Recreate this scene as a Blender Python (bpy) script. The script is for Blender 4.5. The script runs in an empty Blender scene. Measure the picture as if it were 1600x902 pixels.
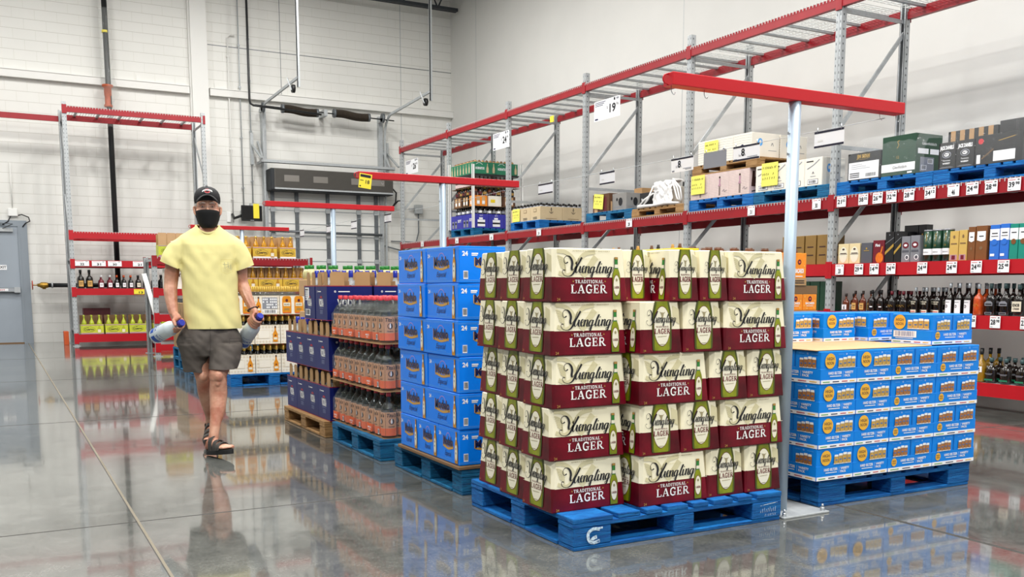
import bpy, bmesh, math, random
from math import sin, cos, pi, radians, atan2, hypot, sqrt
from mathutils import Vector, Matrix, Euler, noise
random.seed(7)
SC = bpy.context.scene
COL = SC.collection

# ---------------------------------------------------------------- camera
# world: x runs along the back wall (to the right), y runs away along the big rack, z up, metres
F_PX, CY_PX, YAW, PITCH, CAM_H = 1473.4, 626.9, 0.4992, -0.1202, 1.15
cam_data = bpy.data.cameras.new('camera')
cam = bpy.data.objects.new('camera', cam_data)
COL.objects.link(cam)
cam_data.sensor_fit = 'HORIZONTAL'
cam_data.sensor_width = 36.0
cam_data.lens = 36.0 * F_PX / 1600.0
cam_data.shift_y = (CY_PX - 451.0) / 1600.0
cam_data.clip_end = 200
cam.location = (0, 0, CAM_H)
cam.rotation_euler = (pi / 2 + PITCH, 0, -YAW)
SC.camera = cam

# ---------------------------------------------------------------- light and exposure
SC.view_settings.view_transform = 'Standard'
SC.view_settings.look = 'None'
SC.view_settings.gamma = 1.0
SC.view_settings.use_curve_mapping = False
SC.view_settings.exposure = 0.0
SC.cycles.max_bounces = 8
SC.cycles.diffuse_bounces = 4
SC.cycles.glossy_bounces = 4
SC.cycles.transparent_max_bounces = 12
SC.cycles.caustics_reflective = False
SC.cycles.caustics_refractive = False
SC.cycles.sample_clamp_indirect = 4.0

world = bpy.data.worlds.new('world')
SC.world = world
world.use_nodes = True
WB = world.node_tree.nodes['Background']
WB.inputs['Color'].default_value = (0.90, 0.95, 1.0, 1)
WB.inputs['Strength'].default_value = 0.38

LAMPS = [(-3.5, 2.0, 8.0), (0.2, 2.0, 8.0), (4.2, 2.0, 8.0), (6.3, 2.0, 8.0),
         (-3.5, 8.0, 8.0), (0.2, 8.0, 8.0), (4.2, 8.0, 8.0), (6.3, 8.0, 8.0),
         (-3.5, 14.0, 8.0), (0.2, 14.0, 8.0), (4.2, 14.0, 8.0), (6.3, 14.0, 8.0),
         (-3.5, 17.6, 8.0), (0.2, 17.6, 8.0), (4.2, 17.6, 8.0), (6.3, 17.6, 8.0),
         (-3.5, -4.0, 8.0), (0.2, -4.0, 8.0), (4.2, -4.0, 8.0), (6.3, -4.0, 8.0)]
LAMP_POWER = 178.0

def area_lamp(x, y, z, sx, sy, power, parent=None):
    d = bpy.data.lights.new('lamp_light', 'AREA')
    d.shape = 'RECTANGLE'; d.size = sx; d.size_y = sy
    d.energy = power; d.color = (1.0, 0.99, 0.965)
    o = bpy.data.objects.new('lamp_light', d)
    COL.objects.link(o); o.location = (x, y, z)
    if parent: o.parent = parent
    return o

# ---------------------------------------------------------------- materials
def lin(h):
    h = h.lstrip('#')
    out = []
    for i in (0, 2, 4):
        c = int(h[i:i + 2], 16) / 255.0
        out.append(c / 12.92 if c <= 0.04045 else ((c + 0.055) / 1.055) ** 2.4)
    return tuple(out) + (1.0,)

MATS = {}
def mat(name, col, rough=0.5, metal=0.0, var=0.0, vscale=8.0, bump=0.0, bscale=40.0, coat=0.0, emit=0.0, alpha=1.0, trans=0.0, spec=0.5, stretch=None):
    if name in MATS: return MATS[name]
    m = bpy.data.materials.new(name); m.use_nodes = True
    nt = m.node_tree; b = nt.nodes['Principled BSDF']
    c = lin(col) if isinstance(col, str) else tuple(col) + (1.0,)
    b.inputs['Base Color'].default_value = c
    b.inputs['Roughness'].default_value = rough
    b.inputs['Metallic'].default_value = metal
    b.inputs['Specular IOR Level'].default_value = spec
    b.inputs['Coat Weight'].default_value = coat
    b.inputs['Coat Roughness'].default_value = 0.12
    b.inputs['Alpha'].default_value = alpha
    b.inputs['Transmission Weight'].default_value = trans
    if emit:
        b.inputs['Emission Color'].default_value = c
        b.inputs['Emission Strength'].default_value = emit
    if var or bump:
        tc = nt.nodes.new('ShaderNodeTexCoord')
        mp = nt.nodes.new('ShaderNodeMapping')
        if stretch: mp.inputs['Scale'].default_value = stretch
        nt.links.new(tc.outputs['Object'], mp.inputs['Vector'])
    if var:
        n = nt.nodes.new('ShaderNodeTexNoise'); n.inputs['Scale'].default_value = vscale; n.inputs['Detail'].default_value = 5
        nt.links.new(mp.outputs[0], n.inputs['Vector'])
        mx = nt.nodes.new('ShaderNodeMix'); mx.data_type = 'RGBA'
        mx.inputs['A'].default_value = tuple(x * (1 - var) for x in c[:3]) + (1,)
        mx.inputs['B'].default_value = tuple(min(1, x * (1 + var)) for x in c[:3]) + (1,)
        rmp = nt.nodes.new('ShaderNodeMapRange'); rmp.inputs['From Min'].default_value = 0.3; rmp.inputs['From Max'].default_value = 0.7
        nt.links.new(n.outputs['Fac'], rmp.inputs['Value'])
        nt.links.new(rmp.outputs[0], mx.inputs['Factor'])
        nt.links.new(mx.outputs['Result'], b.inputs['Base Color'])
    if bump:
        n2 = nt.nodes.new('ShaderNodeTexNoise'); n2.inputs['Scale'].default_value = bscale; n2.inputs['Detail'].default_value = 4
        nt.links.new(mp.outputs[0], n2.inputs['Vector'])
        bp = nt.nodes.new('ShaderNodeBump'); bp.inputs['Strength'].default_value = bump; bp.inputs['Distance'].default_value = 0.01
        nt.links.new(n2.outputs['Fac'], bp.inputs['Height'])
        nt.links.new(bp.outputs[0], b.inputs['Normal'])
    MATS[name] = m
    return m

# ---------------------------------------------------------------- mesh builder
class MB:
    def __init__(s):
        s.v = []; s.f = []; s.mi = []; s.mats = []; s.sm = []; s.M = Matrix.Identity(4)
    def slot(s, m):
        if isinstance(m, str): m = MATS[m]
        if m not in s.mats: s.mats.append(m)
        return s.mats.index(m)
    def add(s, vs, fs, m, smooth=False):
        k = len(s.v); M = s.M
        s.v += [tuple(M @ Vector(p)) for p in vs]
        i = s.slot(m)
        for f in fs:
            s.f.append(tuple(a + k for a in f)); s.mi.append(i); s.sm.append(smooth)
    def box(s, x0, x1, y0, y1, z0, z1, m):
        vs = [(x, y, z) for z in (z0, z1) for y in (y0, y1) for x in (x0, x1)]
        s.add(vs, [(0, 2, 3, 1), (4, 5, 7, 6), (0, 1, 5, 4), (2, 6, 7, 3), (0, 4, 6, 2), (1, 3, 7, 5)], m)
    def cbox(s, x0, x1, y0, y1, z0, z1, c, m):
        # box with chamfered edges (size c)
        c = min(c, (x1 - x0) / 2.01, (y1 - y0) / 2.01, (z1 - z0) / 2.01)
        bm = bmesh.new()
        bmesh.ops.create_cube(bm, size=1)
        bmesh.ops.scale(bm, vec=(x1 - x0, y1 - y0, z1 - z0), verts=bm.verts)
        bmesh.ops.translate(bm, vec=((x0 + x1) / 2, (y0 + y1) / 2, (z0 + z1) / 2), verts=bm.verts)
        bmesh.ops.bevel(bm, geom=list(bm.edges), offset=c, segments=1, affect='EDGES')
        s.from_bm(bm, m)
    def from_bm(s, bm, m, smooth=False):
        bm.verts.ensure_lookup_table()
        for i, v in enumerate(bm.verts): v.index = i
        s.add([v.co[:] for v in bm.verts], [tuple(v.index for v in f.verts) for f in bm.faces], m, smooth)
        bm.free()
    def bar(s, p0, p1, w, h, m, up=(0, 0, 1)):
        p0 = Vector(p0); p1 = Vector(p1); d = (p1 - p0).normalized(); u = Vector(up)
        if abs(d.dot(u)) > 0.99: u = Vector((0, 1, 0))
        a = d.cross(u).normalized(); b = a.cross(d).normalized()
        vs = []
        for p in (p0, p1):
            for sa, sb in ((-1, -1), (1, -1), (1, 1), (-1, 1)):
                vs.append(p + a * sa * w / 2 + b * sb * h / 2)
        s.add(vs, [(3, 2, 1, 0), (4, 5, 6, 7), (0, 1, 5, 4), (1, 2, 6, 5), (2, 3, 7, 6), (3, 0, 4, 7)], m)
    def tube(s, pts, r, m, n=8, cap=True, smooth=True):
        pts = [Vector(p) for p in pts]
        rs = r if isinstance(r, (list, tuple)) else [r] * len(pts)
        rings = []; a = None
        for i, p in enumerate(pts):
            d = (pts[min(i + 1, len(pts) - 1)] - pts[max(i - 1, 0)]).normalized()
            if a is None:
                a = d.orthogonal().normalized()
            else:
                a = (a - d * a.dot(d)).normalized()
            b = d.cross(a)
            rings.append([p + (a * cos(2 * pi * k / n) + b * sin(2 * pi * k / n)) * rs[i] for k in range(n)])
        s.loft(rings, m, cap, smooth)
    def loft(s, rings, m, cap=True, smooth=True):
        n = len(rings[0]); vs = [p for r in rings for p in r]; fs = []
        for i in range(len(rings) - 1):
            for k in range(n):
                a = i * n + k; b = i * n + (k + 1) % n
                fs.append((a, b, b + n, a + n))
        s.add(vs, fs, m, smooth)
        if cap:
            k0 = len(s.v) - len(vs)
            i = s.slot(m)
            s.f.append(tuple(k0 + k for k in reversed(range(n)))); s.mi.append(i); s.sm.append(False)
            e = k0 + len(vs) - n
            s.f.append(tuple(e + k for k in range(n))); s.mi.append(i); s.sm.append(False)
    def lathe(s, prof, m, c=(0, 0, 0), n=12, smooth=True, sx=1, sy=1):
        rings = [[(c[0] + r * sx * cos(2 * pi * k / n), c[1] + r * sy * sin(2 * pi * k / n), c[2] + z) for k in range(n)] for r, z in prof]
        s.loft(rings, m, True, smooth)
    def poly(s, pts, m):
        s.add(pts, [tuple(range(len(pts)))], m)
    def build(s, name, parent=None, loc=None, rotz=0.0, auto=False):
        me = bpy.data.meshes.new(name)
        me.from_pydata([tuple(v) for v in s.v], [], s.f)
        for m in s.mats: me.materials.append(m)
        me.polygons.foreach_set('material_index', s.mi)
        me.polygons.foreach_set('use_smooth', s.sm)
        me.update()
        o = bpy.data.objects.new(name, me); COL.objects.link(o)
        if parent is not None: o.parent = parent
        if loc is not None: o.location = loc
        if rotz: o.rotation_euler = (0, 0, rotz)
        return o

def thing(name, label, cat, loc=(0, 0, 0), rotz=0.0, group=None):
    o = bpy.data.objects.new(name, None); COL.objects.link(o)
    o.empty_display_size = 0.1
    o.location = loc; o.rotation_euler = (0, 0, rotz)
    o['label'] = label; o['category'] = cat
    if group: o['group'] = group
    return o
def tag(o, label, cat, group=None):
    o['label'] = label; o['category'] = cat
    if group: o['group'] = group
    return o
def struct(o):
    o['kind'] = 'structure'; return o
KIDS = {}
def dup(root, loc, rotz=None, label=None, group=None):
    if root.name not in KIDS: KIDS[root.name] = [(c, list(c.children)) for c in root.children]
    r = root.copy(); COL.objects.link(r); r.location = loc
    if rotz is not None: r.rotation_euler = (0, 0, rotz)
    if label: r['label'] = label
    if group: r['group'] = group
    for ch, gs in KIDS[root.name]:
        c = ch.copy(); COL.objects.link(c); c.parent = r
        for g in gs:
            d = g.copy(); COL.objects.link(d); d.parent = c
    return r
ORD = ('first', 'second', 'third', 'fourth', 'fifth', 'sixth', 'seventh', 'eighth', 'ninth', 'tenth', 'eleventh', 'twelfth', 'thirteenth', 'fourteenth', 'fifteenth', 'sixteenth', 'seventeenth', 'eighteenth', 'nineteenth', 'twentieth')
class Kind:
    """first placement moves the source thing itself, later ones copy it"""
    def __init__(s, make): s.make = make; s.src = None; s.used = False
    def put(s, loc, rotz, label, group=None):
        if s.src is None: s.src = s.make()
        if not s.used:
            s.used = True; r = s.src
            r.location = loc; r.rotation_euler = (0, 0, rotz); r['label'] = label
            if group: r['group'] = group
            return r
        return dup(s.src, loc, rotz, label, group)

# ---------------------------------------------------------------- flat printing on a face
class Print:
    """draws 2-D artwork in metres on the plane O + x*U + y*V, lifted off the surface by thin layers"""
    def __init__(s, mb, O, U, V, step=0.0007):
        s.mb = mb; s.O = Vector(O); s.U = Vector(U).normalized(); s.V = Vector(V).normalized()
        s.N = s.U.cross(s.V).normalized(); s.step = step
        s.sx = 1.0; s.sy = 1.0; s.shear = 0.0
    def P(s, x, y, k): return s.O + s.U * (x * s.sx) + s.V * (y * s.sy + x * s.shear) + s.N * (s.step * k)
    def poly(s, pts, m, k=1): s.mb.poly([s.P(x, y, k) for x, y in pts], m)
    def rect(s, x0, y0, x1, y1, m, k=1): s.poly([(x0, y0), (x1, y0), (x1, y1), (x0, y1)], m, k)
    def ell(s, cx, cy, rx, ry, m, k=1, n=20): s.poly([(cx + rx * cos(2 * pi * i / n), cy + ry * sin(2 * pi * i / n)) for i in range(n)], m, k)
    def sym(s, prof, cx, m, k=1):
        # prof: list of (halfwidth, y) from bottom to top -> mirrored outline
        pts = [(cx + w, y) for w, y in prof] + [(cx - w, y) for w, y in reversed(prof)]
        s.strip([( cx - w, y, cx + w) for w, y in prof], m, k)
    def strip(s, rows, m, k=1):
        vs = []
        for a, y, b in rows: vs += [s.P(a, y, k), s.P(b, y, k)]
        s.mb.add(vs, [(2 * i, 2 * i + 1, 2 * i + 3, 2 * i + 2) for i in range(len(rows) - 1)], m)
    def stroke(s, pts, w, m, k=1, smooth=True, wv=0.0):
        """ribbon along pts; wv adds width on downward strokes"""
        if smooth and len(pts) > 2:
            q = []
            P = [pts[0]] + list(pts) + [pts[-1]]
            for i in range(1, len(P) - 2):
                for t in range(4):
                    t /= 4.0
                    p0, p1, p2, p3 = P[i - 1], P[i], P[i + 1], P[i + 2]
                    q.append(tuple(0.5 * ((2 * p1[j]) + (-p0[j] + p2[j]) * t + (2 * p0[j] - 5 * p1[j] + 4 * p2[j] - p3[j]) * t * t + (-p0[j] + 3 * p1[j] - 3 * p2[j] + p3[j]) * t ** 3) for j in (0, 1)))
            q.append(pts[-1]); pts = q
        vs = []; n = len(pts)
        for i, p in enumerate(pts):
            a = pts[max(i - 1, 0)]; b = pts[min(i + 1, n - 1)]
            dx, dy = b[0] - a[0], b[1] - a[1]; L = hypot(dx, dy) or 1
            dx /= L; dy /= L
            ww = w / 2 + (wv / 2) * max(0.0, -dy) ** 1.5
            vs += [s.P(p[0] + dy * ww, p[1] - dx * ww, k), s.P(p[0] - dy * ww, p[1] + dx * ww, k)]
        s.mb.add(vs, [(2 * i, 2 * i + 2, 2 * i + 3, 2 * i + 1) for i in range(n - 1)], m)
    def text(s, txt, x, y, h, m, k=1, align='C', bold=0.0, shear=0.0, w=None, serif=False):
        """text of cap height h whose baseline starts at x,y; w squeezes or stretches it to that width"""
        V, Fc, x0, x1 = text_mesh(txt, bold, shear)
        sc = h / 0.70
        scx = sc if w is None else w / max(1e-6, (x1 - x0))
        ox = {'L': x - x0 * scx, 'C': x - (x0 + x1) / 2 * scx, 'R': x - x1 * scx}[align]
        s.mb.add([s.P(ox + a * scx, y + b * sc, k) for a, b in V], Fc, m)
    def slab(s, txt, x, y, h, m, k=1, w=None, align='C', st=0.2):
        """roman capitals with serifs"""
        pos = 0; parts = []
        for ch in txt:
            g = SERIF.get(ch)
            if g is None: pos += 0.45; continue
            parts.append((pos, g)); pos += g[0] + 0.10
        tot = pos - 0.10; sc = h; scx = h if w is None else w / tot
        ox = x - (tot / 2 * scx if align == 'C' else 0)
        for p, (gw, strokes) in parts:
            for wd, pts, smo in strokes:
                s.stroke([(ox + (p + a) * scx, y + b * sc) for a, b in pts], wd * h, m, k, smo)
T, t_ = 0.20, 0.09
def _sf(x, y, l=0.17): return (t_, [(x - l, y), (x + l, y)], False)
SERIF = {
    'L': (0.66, [(T, [(0.17, 0.02), (0.17, 0.98)], False), (t_, [(0.02, 0.045), (0.64, 0.045)], False), (t_, [(0.02, 0.955), (0.36, 0.955)], False), (0.08, [(0.61, 0.0), (0.61, 0.28)], False)]),
    'A': (0.86, [(0.09, [(0.12, 0.05), (0.42, 0.98)], False), (T, [(0.44, 0.98), (0.72, 0.05)], False), (0.07, [(0.22, 0.33), (0.62, 0.33)], False), _sf(0.13, 0.045, 0.13), _sf(0.70, 0.045, 0.16)]),
    'G': (0.82, [(0.17, [(0.70, 0.74), (0.58, 0.92), (0.38, 0.95), (0.18, 0.80), (0.12, 0.50), (0.18, 0.18), (0.38, 0.05), (0.56, 0.08), (0.68, 0.2)], True), (0.17, [(0.66, 0.03), (0.66, 0.42)], False), (t_, [(0.46, 0.42), (0.80, 0.42)], False), (0.07, [(0.72, 0.70), (0.72, 0.98)], False)]),
    'E': (0.68, [(T, [(0.17, 0.02), (0.17, 0.98)], False), (t_, [(0.02, 0.045), (0.64, 0.045)], False), (t_, [(0.02, 0.955), (0.62, 0.955)], False), (t_, [(0.2, 0.51), (0.5, 0.51)], False), (0.07, [(0.50, 0.36), (0.50, 0.66)], False), (0.07, [(0.62, 0.0), (0.62, 0.27)], False), (0.07, [(0.60, 0.75), (0.60, 1.0)], False)]),
    'R': (0.82, [(T, [(0.17, 0.02), (0.17, 0.98)], False), (0.12, [(0.1, 0.94), (0.42, 0.94), (0.58, 0.86), (0.60, 0.74), (0.56, 0.58), (0.42, 0.50), (0.2, 0.50)], True), (0.18, [(0.38, 0.50), (0.70, 0.05)], False), _sf(0.17, 0.045, 0.15), (t_, [(0.58, 0.045), (0.86, 0.045)], False)]),
    'T': (0.74, [(T, [(0.37, 0.02), (0.37, 0.98)], False), (t_, [(0.03, 0.955), (0.71, 0.955)], False), (0.08, [(0.06, 0.72), (0.06, 1.0)], False), (0.08, [(0.68, 0.72), (0.68, 1.0)], False), _sf(0.37, 0.045, 0.16)]),
    'D': (0.80, [(T, [(0.17, 0.02), (0.17, 0.98)], False), (0.13, [(0.05, 0.05), (0.38, 0.06), (0.60, 0.2), (0.68, 0.5), (0.60, 0.8), (0.38, 0.94), (0.05, 0.95)], True)]),
    'I': (0.36, [(T, [(0.18, 0.02), (0.18, 0.98)], False), _sf(0.18, 0.045, 0.16), _sf(0.18, 0.955, 0.16)]),
    'O': (0.80, [(0.16, [(0.40, 0.95), (0.18, 0.82), (0.12, 0.50), (0.18, 0.18), (0.40, 0.05), (0.62, 0.18), (0.68, 0.50), (0.62, 0.82), (0.40, 0.95)], True)]),
    'N': (0.84, [(0.09, [(0.15, 0.02), (0.15, 0.98)], False), (T, [(0.16, 0.95), (0.66, 0.05)], False), (0.09, [(0.68, 0.02), (0.68, 0.98)], False), _sf(0.15, 0.045, 0.12), _sf(0.68, 0.955, 0.12), _sf(0.1, 0.955, 0.1)]),
}
_TXT = {}
def text_mesh(txt, bold, shear):
    key = (txt, bold, shear)
    if key in _TXT: return _TXT[key]
    cu = bpy.data.curves.new('t', 'FONT'); cu.body = txt; cu.resolution_u = 2
    cu.offset = bold; cu.shear = shear; cu.size = 1.0; cu.fill_mode = 'FRONT'
    o = bpy.data.objects.new('t', cu); COL.objects.link(o)
    dg = bpy.context.evaluated_depsgraph_get(); dg.update()
    me = o.evaluated_get(dg).to_mesh()
    V = [(v.co.x, v.co.y) for v in me.vertices]; Fc = []
    for p in me.polygons:
        f = tuple(p.vertices)
        if p.normal.z < 0: f = tuple(reversed(f))
        Fc.append(f)
    xs = [v[0] for v in V] or [0, 1]
    o.evaluated_get(dg).to_mesh_clear()
    COL.objects.unlink(o); bpy.data.objects.remove(o); bpy.data.curves.remove(cu)
    _TXT[key] = (V, Fc, min(xs), max(xs))
    return _TXT[key]

# common materials
mat('galv', '#b4b8ba', 0.45, 0.30, var=0.08, vscale=30)
mat('galv_dark', '#6b7074', 0.5, 0.5, var=0.15, vscale=20)
mat('slot_dark', '#43474a', 0.8)
mat('red_paint', '#b4081a', 0.38, var=0.05, vscale=5)
mat('red_deep', '#960a1a', 0.42, var=0.08, vscale=5)
mat('wire_white', '#d9dbd9', 0.4, 0.3)
mat('white', '#f2f2ef', 0.5)
mat('paper', '#f4f4f6', 0.6)
mat('paper_yellow', '#f4e13c', 0.6)
mat('note_yellow', '#f3ec6a', 0.6)
mat('black', '#0c0c0e', 0.45)
mat('ink', '#14141a', 0.6)
mat('ink_blue', '#1e1e4c', 0.6)
mat('ink_grey', '#8a8d95', 0.6)
mat('dark_navy', '#17152c', 0.5)
mat('kraft', '#b08a5e', 0.75, var=0.06, vscale=6)
mat('kraft_light', '#c9a276', 0.75, var=0.05, vscale=6)
mat('kraft_dark', '#7d5f40', 0.8)
mat('steel', '#c4c8cc', 0.3, 0.9)
# ================================================================ the setting
WALL_Y, WALL_X, CEIL = 22.0, 10.27, 8.9
def floor_material():
    m = bpy.data.materials.new('polished_concrete'); m.use_nodes = True; nt = m.node_tree; b = nt.nodes['Principled BSDF']
    tc = nt.nodes.new('ShaderNodeTexCoord')
    def noi(sc, det, rough=0.6, src=None, dist=0.0):
        n = nt.nodes.new('ShaderNodeTexNoise'); n.inputs['Scale'].default_value = sc; n.inputs['Detail'].default_value = det; n.inputs['Roughness'].default_value = rough
        n.inputs['Distortion'].default_value = dist
        nt.links.new(src or tc.outputs['Object'], n.inputs['Vector']); return n
    big = noi(0.7, 4, 0.6, None, 0.6); mid = noi(6, 8, 0.75, None, 0.6); fine = noi(75, 4, 0.7)
    add = nt.nodes.new('ShaderNodeMath'); add.operation = 'MULTIPLY_ADD'; add.inputs[1].default_value = 0.25
    nt.links.new(big.outputs['Fac'], add.inputs[0])
    m2 = nt.nodes.new('ShaderNodeMath'); m2.operation = 'MULTIPLY_ADD'; m2.inputs[1].default_value = 0.36
    nt.links.new(mid.outputs['Fac'], m2.inputs[0]); 
    m3 = nt.nodes.new('ShaderNodeMath'); m3.operation = 'MULTIPLY'; m3.inputs[1].default_value = 0.34
    nt.links.new(fine.outputs['Fac'], m3.inputs[0]); nt.links.new(m3.outputs[0], m2.inputs[2]); nt.links.new(m2.outputs[0], add.inputs[2])
    cr = nt.nodes.new('ShaderNodeValToRGB')
    cr.color_ramp.elements[0].position = 0.38; cr.color_ramp.elements[0].color = lin('#464845')
    cr.color_ramp.elements[1].position = 0.66; cr.color_ramp.elements[1].color = lin('#83847f')
    nt.links.new(add.outputs[0], cr.inputs[0]); nt.links.new(cr.outputs[0], b.inputs['Base Color'])
    rr = nt.nodes.new('ShaderNodeMapRange'); rr.inputs['To Min'].default_value = 0.04; rr.inputs['To Max'].default_value = 0.12
    nt.links.new(mid.outputs['Fac'], rr.inputs['Value']); nt.links.new(rr.outputs[0], b.inputs['Roughness'])
    bp = nt.nodes.new('ShaderNodeBump'); bp.inputs['Strength'].default_value = 0.05; bp.inputs['Distance'].default_value = 0.004
    w = noi(2.5, 3); nt.links.new(w.outputs['Fac'], bp.inputs['Height']); nt.links.new(bp.outputs[0], b.inputs['Normal'])
    b.inputs['Specular IOR Level'].default_value = 0.75
    b.inputs['Coat Weight'].default_value = 0.3; b.inputs['Coat Roughness'].default_value = 0.03
    MATS['floor'] = m; return m
def block_material():
    m = bpy.data.materials.new('painted_block'); m.use_nodes = True; nt = m.node_tree; b = nt.nodes['Principled BSDF']
    tc = nt.nodes.new('ShaderNodeTexCoord'); sep = nt.nodes.new('ShaderNodeSeparateXYZ'); com = nt.nodes.new('ShaderNodeCombineXYZ')
    nt.links.new(tc.outputs['Object'], sep.inputs[0]); nt.links.new(sep.outputs['X'], com.inputs['X']); nt.links.new(sep.outputs['Z'], com.inputs['Y'])
    br = nt.nodes.new('ShaderNodeTexBrick'); br.inputs['Scale'].default_value = 1.0
    br.inputs['Brick Width'].default_value = 0.41; br.inputs['Row Height'].default_value = 0.2032
    br.inputs['Mortar Size'].default_value = 0.006; br.inputs['Mortar Smooth'].default_value = 0.3
    nt.links.new(com.outputs[0], br.inputs['Vector'])
    mx = nt.nodes.new('ShaderNodeMix'); mx.data_type = 'RGBA'
    n = nt.nodes.new('ShaderNodeTexNoise'); n.inputs['Scale'].default_value = 1.2; n.inputs['Detail'].default_value = 6
    nt.links.new(tc.outputs['Object'], n.inputs['Vector'])
    mx.inputs['A'].default_value = lin('#dfded9'); mx.inputs['B'].default_value = lin('#e8e7e2')
    nt.links.new(n.outputs['Fac'], mx.inputs['Factor'])
    mm0 = nt.nodes.new('ShaderNodeMix'); mm0.data_type = 'RGBA'; mm0.inputs['B'].default_value = lin('#dbdad3')
    nt.links.new(mx.outputs['Result'], mm0.inputs['A']); nt.links.new(br.outputs['Fac'], mm0.inputs['Factor'])
    b2 = nt.nodes.new('ShaderNodeTexBrick'); b2.inputs['Scale'].default_value = 1.0; b2.inputs['Brick Width'].default_value = 400; b2.inputs['Row Height'].default_value = 0.2032
    b2.inputs['Mortar Size'].default_value = 0.006; b2.inputs['Mortar Smooth'].default_value = 0.3; nt.links.new(com.outputs[0], b2.inputs['Vector'])
    mm = nt.nodes.new('ShaderNodeMix'); mm.data_type = 'RGBA'; mm.inputs['B'].default_value = lin('#cbc9c2')
    nt.links.new(mm0.outputs['Result'], mm.inputs['A']); nt.links.new(b2.outputs['Fac'], mm.inputs['Factor'])
    nt.links.new(mm.outputs['Result'], b.inputs['Base Color'])
    bp = nt.nodes.new('ShaderNodeBump'); bp.invert = True; bp.inputs['Strength'].default_value = 0.3; bp.inputs['Distance'].default_value = 0.006
    nt.links.new(br.outputs['Fac'], bp.inputs['Height']); nt.links.new(bp.outputs[0], b.inputs['Normal'])
    b.inputs['Roughness'].default_value = 0.6
    MATS['block'] = m; return m
floor_material(); block_material()
mat('wall_paint', '#d8d7d3', 0.65, var=0.02, vscale=1.5)
mat('trim_paint', '#e4e3df', 0.55)
mat('joint', '#4a4744', 0.9)
mat('joint_light', '#7d7565', 0.8)
mat('ceiling_paint', '#d8d8d4', 0.8)

mb = MB(); mb.box(-14, WALL_X, -8, WALL_Y, -0.2, 0, 'floor')
struct(mb.build('floor'))
def joint(name, x0, x1, y0, y1, m):
    b = MB(); b.box(x0, x1, y0, y1, -0.01, 0.0012, m); struct(b.build(name))
mb = MB()
mb.box(0.553, 0.565, -8, WALL_Y, -0.001, 0.0012, 'joint_light')
mb.box(0.549, 0.553, -8, WALL_Y, -0.001, 0.001, 'joint'); mb.box(3.856, 3.864, -8, WALL_Y, -0.001, 0.0011, 'joint'); mb.box(3.872, 3.878, -8, WALL_Y, -0.001, 0.0011, 'joint')
for y in (0.9, 4.88, 8.86, 13.0, 17.1): mb.box(-14, WALL_X, y - 0.004, y + 0.004, -0.001, 0.001, 'joint')
mb.box(7.16, 7.17, -8, WALL_Y, -0.001, 0.0011, 'joint'); mb.box(-2.7, -2.69, -8, WALL_Y, -0.001, 0.0011, 'joint')
struct(mb.build('trim_0'))
mb = MB(); mb.box(-14, WALL_X + 0.2, WALL_Y, WALL_Y + 0.2, -0.2, CEIL, 'block'); struct(mb.build('wall_back'))
mb = MB(); mb.box(WALL_X, WALL_X + 0.2, -8, WALL_Y, -0.2, CEIL, 'wall_paint')
for y in (12.9, 5.1, 20.6): mb.box(WALL_X - 0.002, WALL_X, y - 0.006, y + 0.006, 0, CEIL, 'galv')
struct(mb.build('wall_right'))
mb = MB(); mb.box(-14, WALL_X, -8, WALL_Y, CEIL, CEIL + 0.1, 'ceiling_paint'); struct(mb.build('ceiling'))
# pilaster
mb = MB(); mb.box(4.02, 4.36, WALL_Y - 0.16, WALL_Y, 0, CEIL, 'trim_paint'); mb.box(3.985, 4.02, WALL_Y - 0.09, WALL_Y, 0, CEIL, 'trim_paint')
mb.box(4.36, 4.375, WALL_Y - 0.09, WALL_Y, 0, CEIL, 'trim_paint')
struct(mb.build('column_back'))
# ledge angles on the wall
for i, (a, b_) in enumerate(((-8, 3.97), (4.40, WALL_X))):
    mb = MB()
    mb.box(a, b_, WALL_Y - 0.12, WALL_Y, 5.33, 5.48, 'trim_paint')
    mb.box(a, b_, WALL_Y - 0.135, WALL_Y, 5.475, 5.49, 'trim_paint')
    if i == 0: mb.box(2.9, 3.0, WALL_Y - 0.02, WALL_Y, 5.5, 5.62, 'trim_paint'); 
    else:
        mb.box(4.52, 4.55, WALL_Y - 0.02, WALL_Y, 5.5, 5.62, 'trim_paint'); mb.box(9.7, 9.95, WALL_Y - 0.02, WALL_Y, 5.5, 5.62, 'trim_paint')
    struct(mb.build('trim_%d' % (i + 1)))
# wall control joints
mb = MB()
mb.box(4.4, WALL_X, WALL_Y - 0.004, WALL_Y, 6.42, 6.435, 'galv_dark')
mb.box(8.92, 8.935, WALL_Y - 0.003, WALL_Y, 3.0, CEIL, 'galv'); mb.box(6.0, 6.012, WALL_Y - 0.003, WALL_Y, 5.5, CEIL, 'galv_dark')
struct(mb.build('trim_3'))
# roof joist along the back wall
jb = thing('roof_joist', 'dark grey steel bar joist under the roof, crossing the back corner', 'joist', (8.5, 21.5, 7.75))
mb = MB(); mb.box(-4.2, 1.7, -0.06, 0.06, 0, 0.07, 'galv_dark'); mat('joist_grey', '#3d4146', 0.55, 0.3)
mb = MB(); mb.box(-6.2, 1.7, -0.08, -0.015, 0, 0.07, 'joist_grey'); mb.box(-6.2, 1.7, 0.015, 0.08, 0, 0.07, 'joist_grey'); mb.build('bottom_chord', jb)
mb = MB(); mb.box(-6.2, 1.7, -0.08, 0.08, 0.98, 1.05, 'joist_grey'); mb.build('top_chord', jb)
mb = MB()
x = -6.0; up = True
while x < 1.5:
    mb.tube([(x, 0, 0.03 if up else 1.0), (x + 0.45, 0, 1.0 if up else 0.03)], 0.018, 'joist_grey', 6); x += 0.45; up = not up
mb.build('web', jb)
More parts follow.
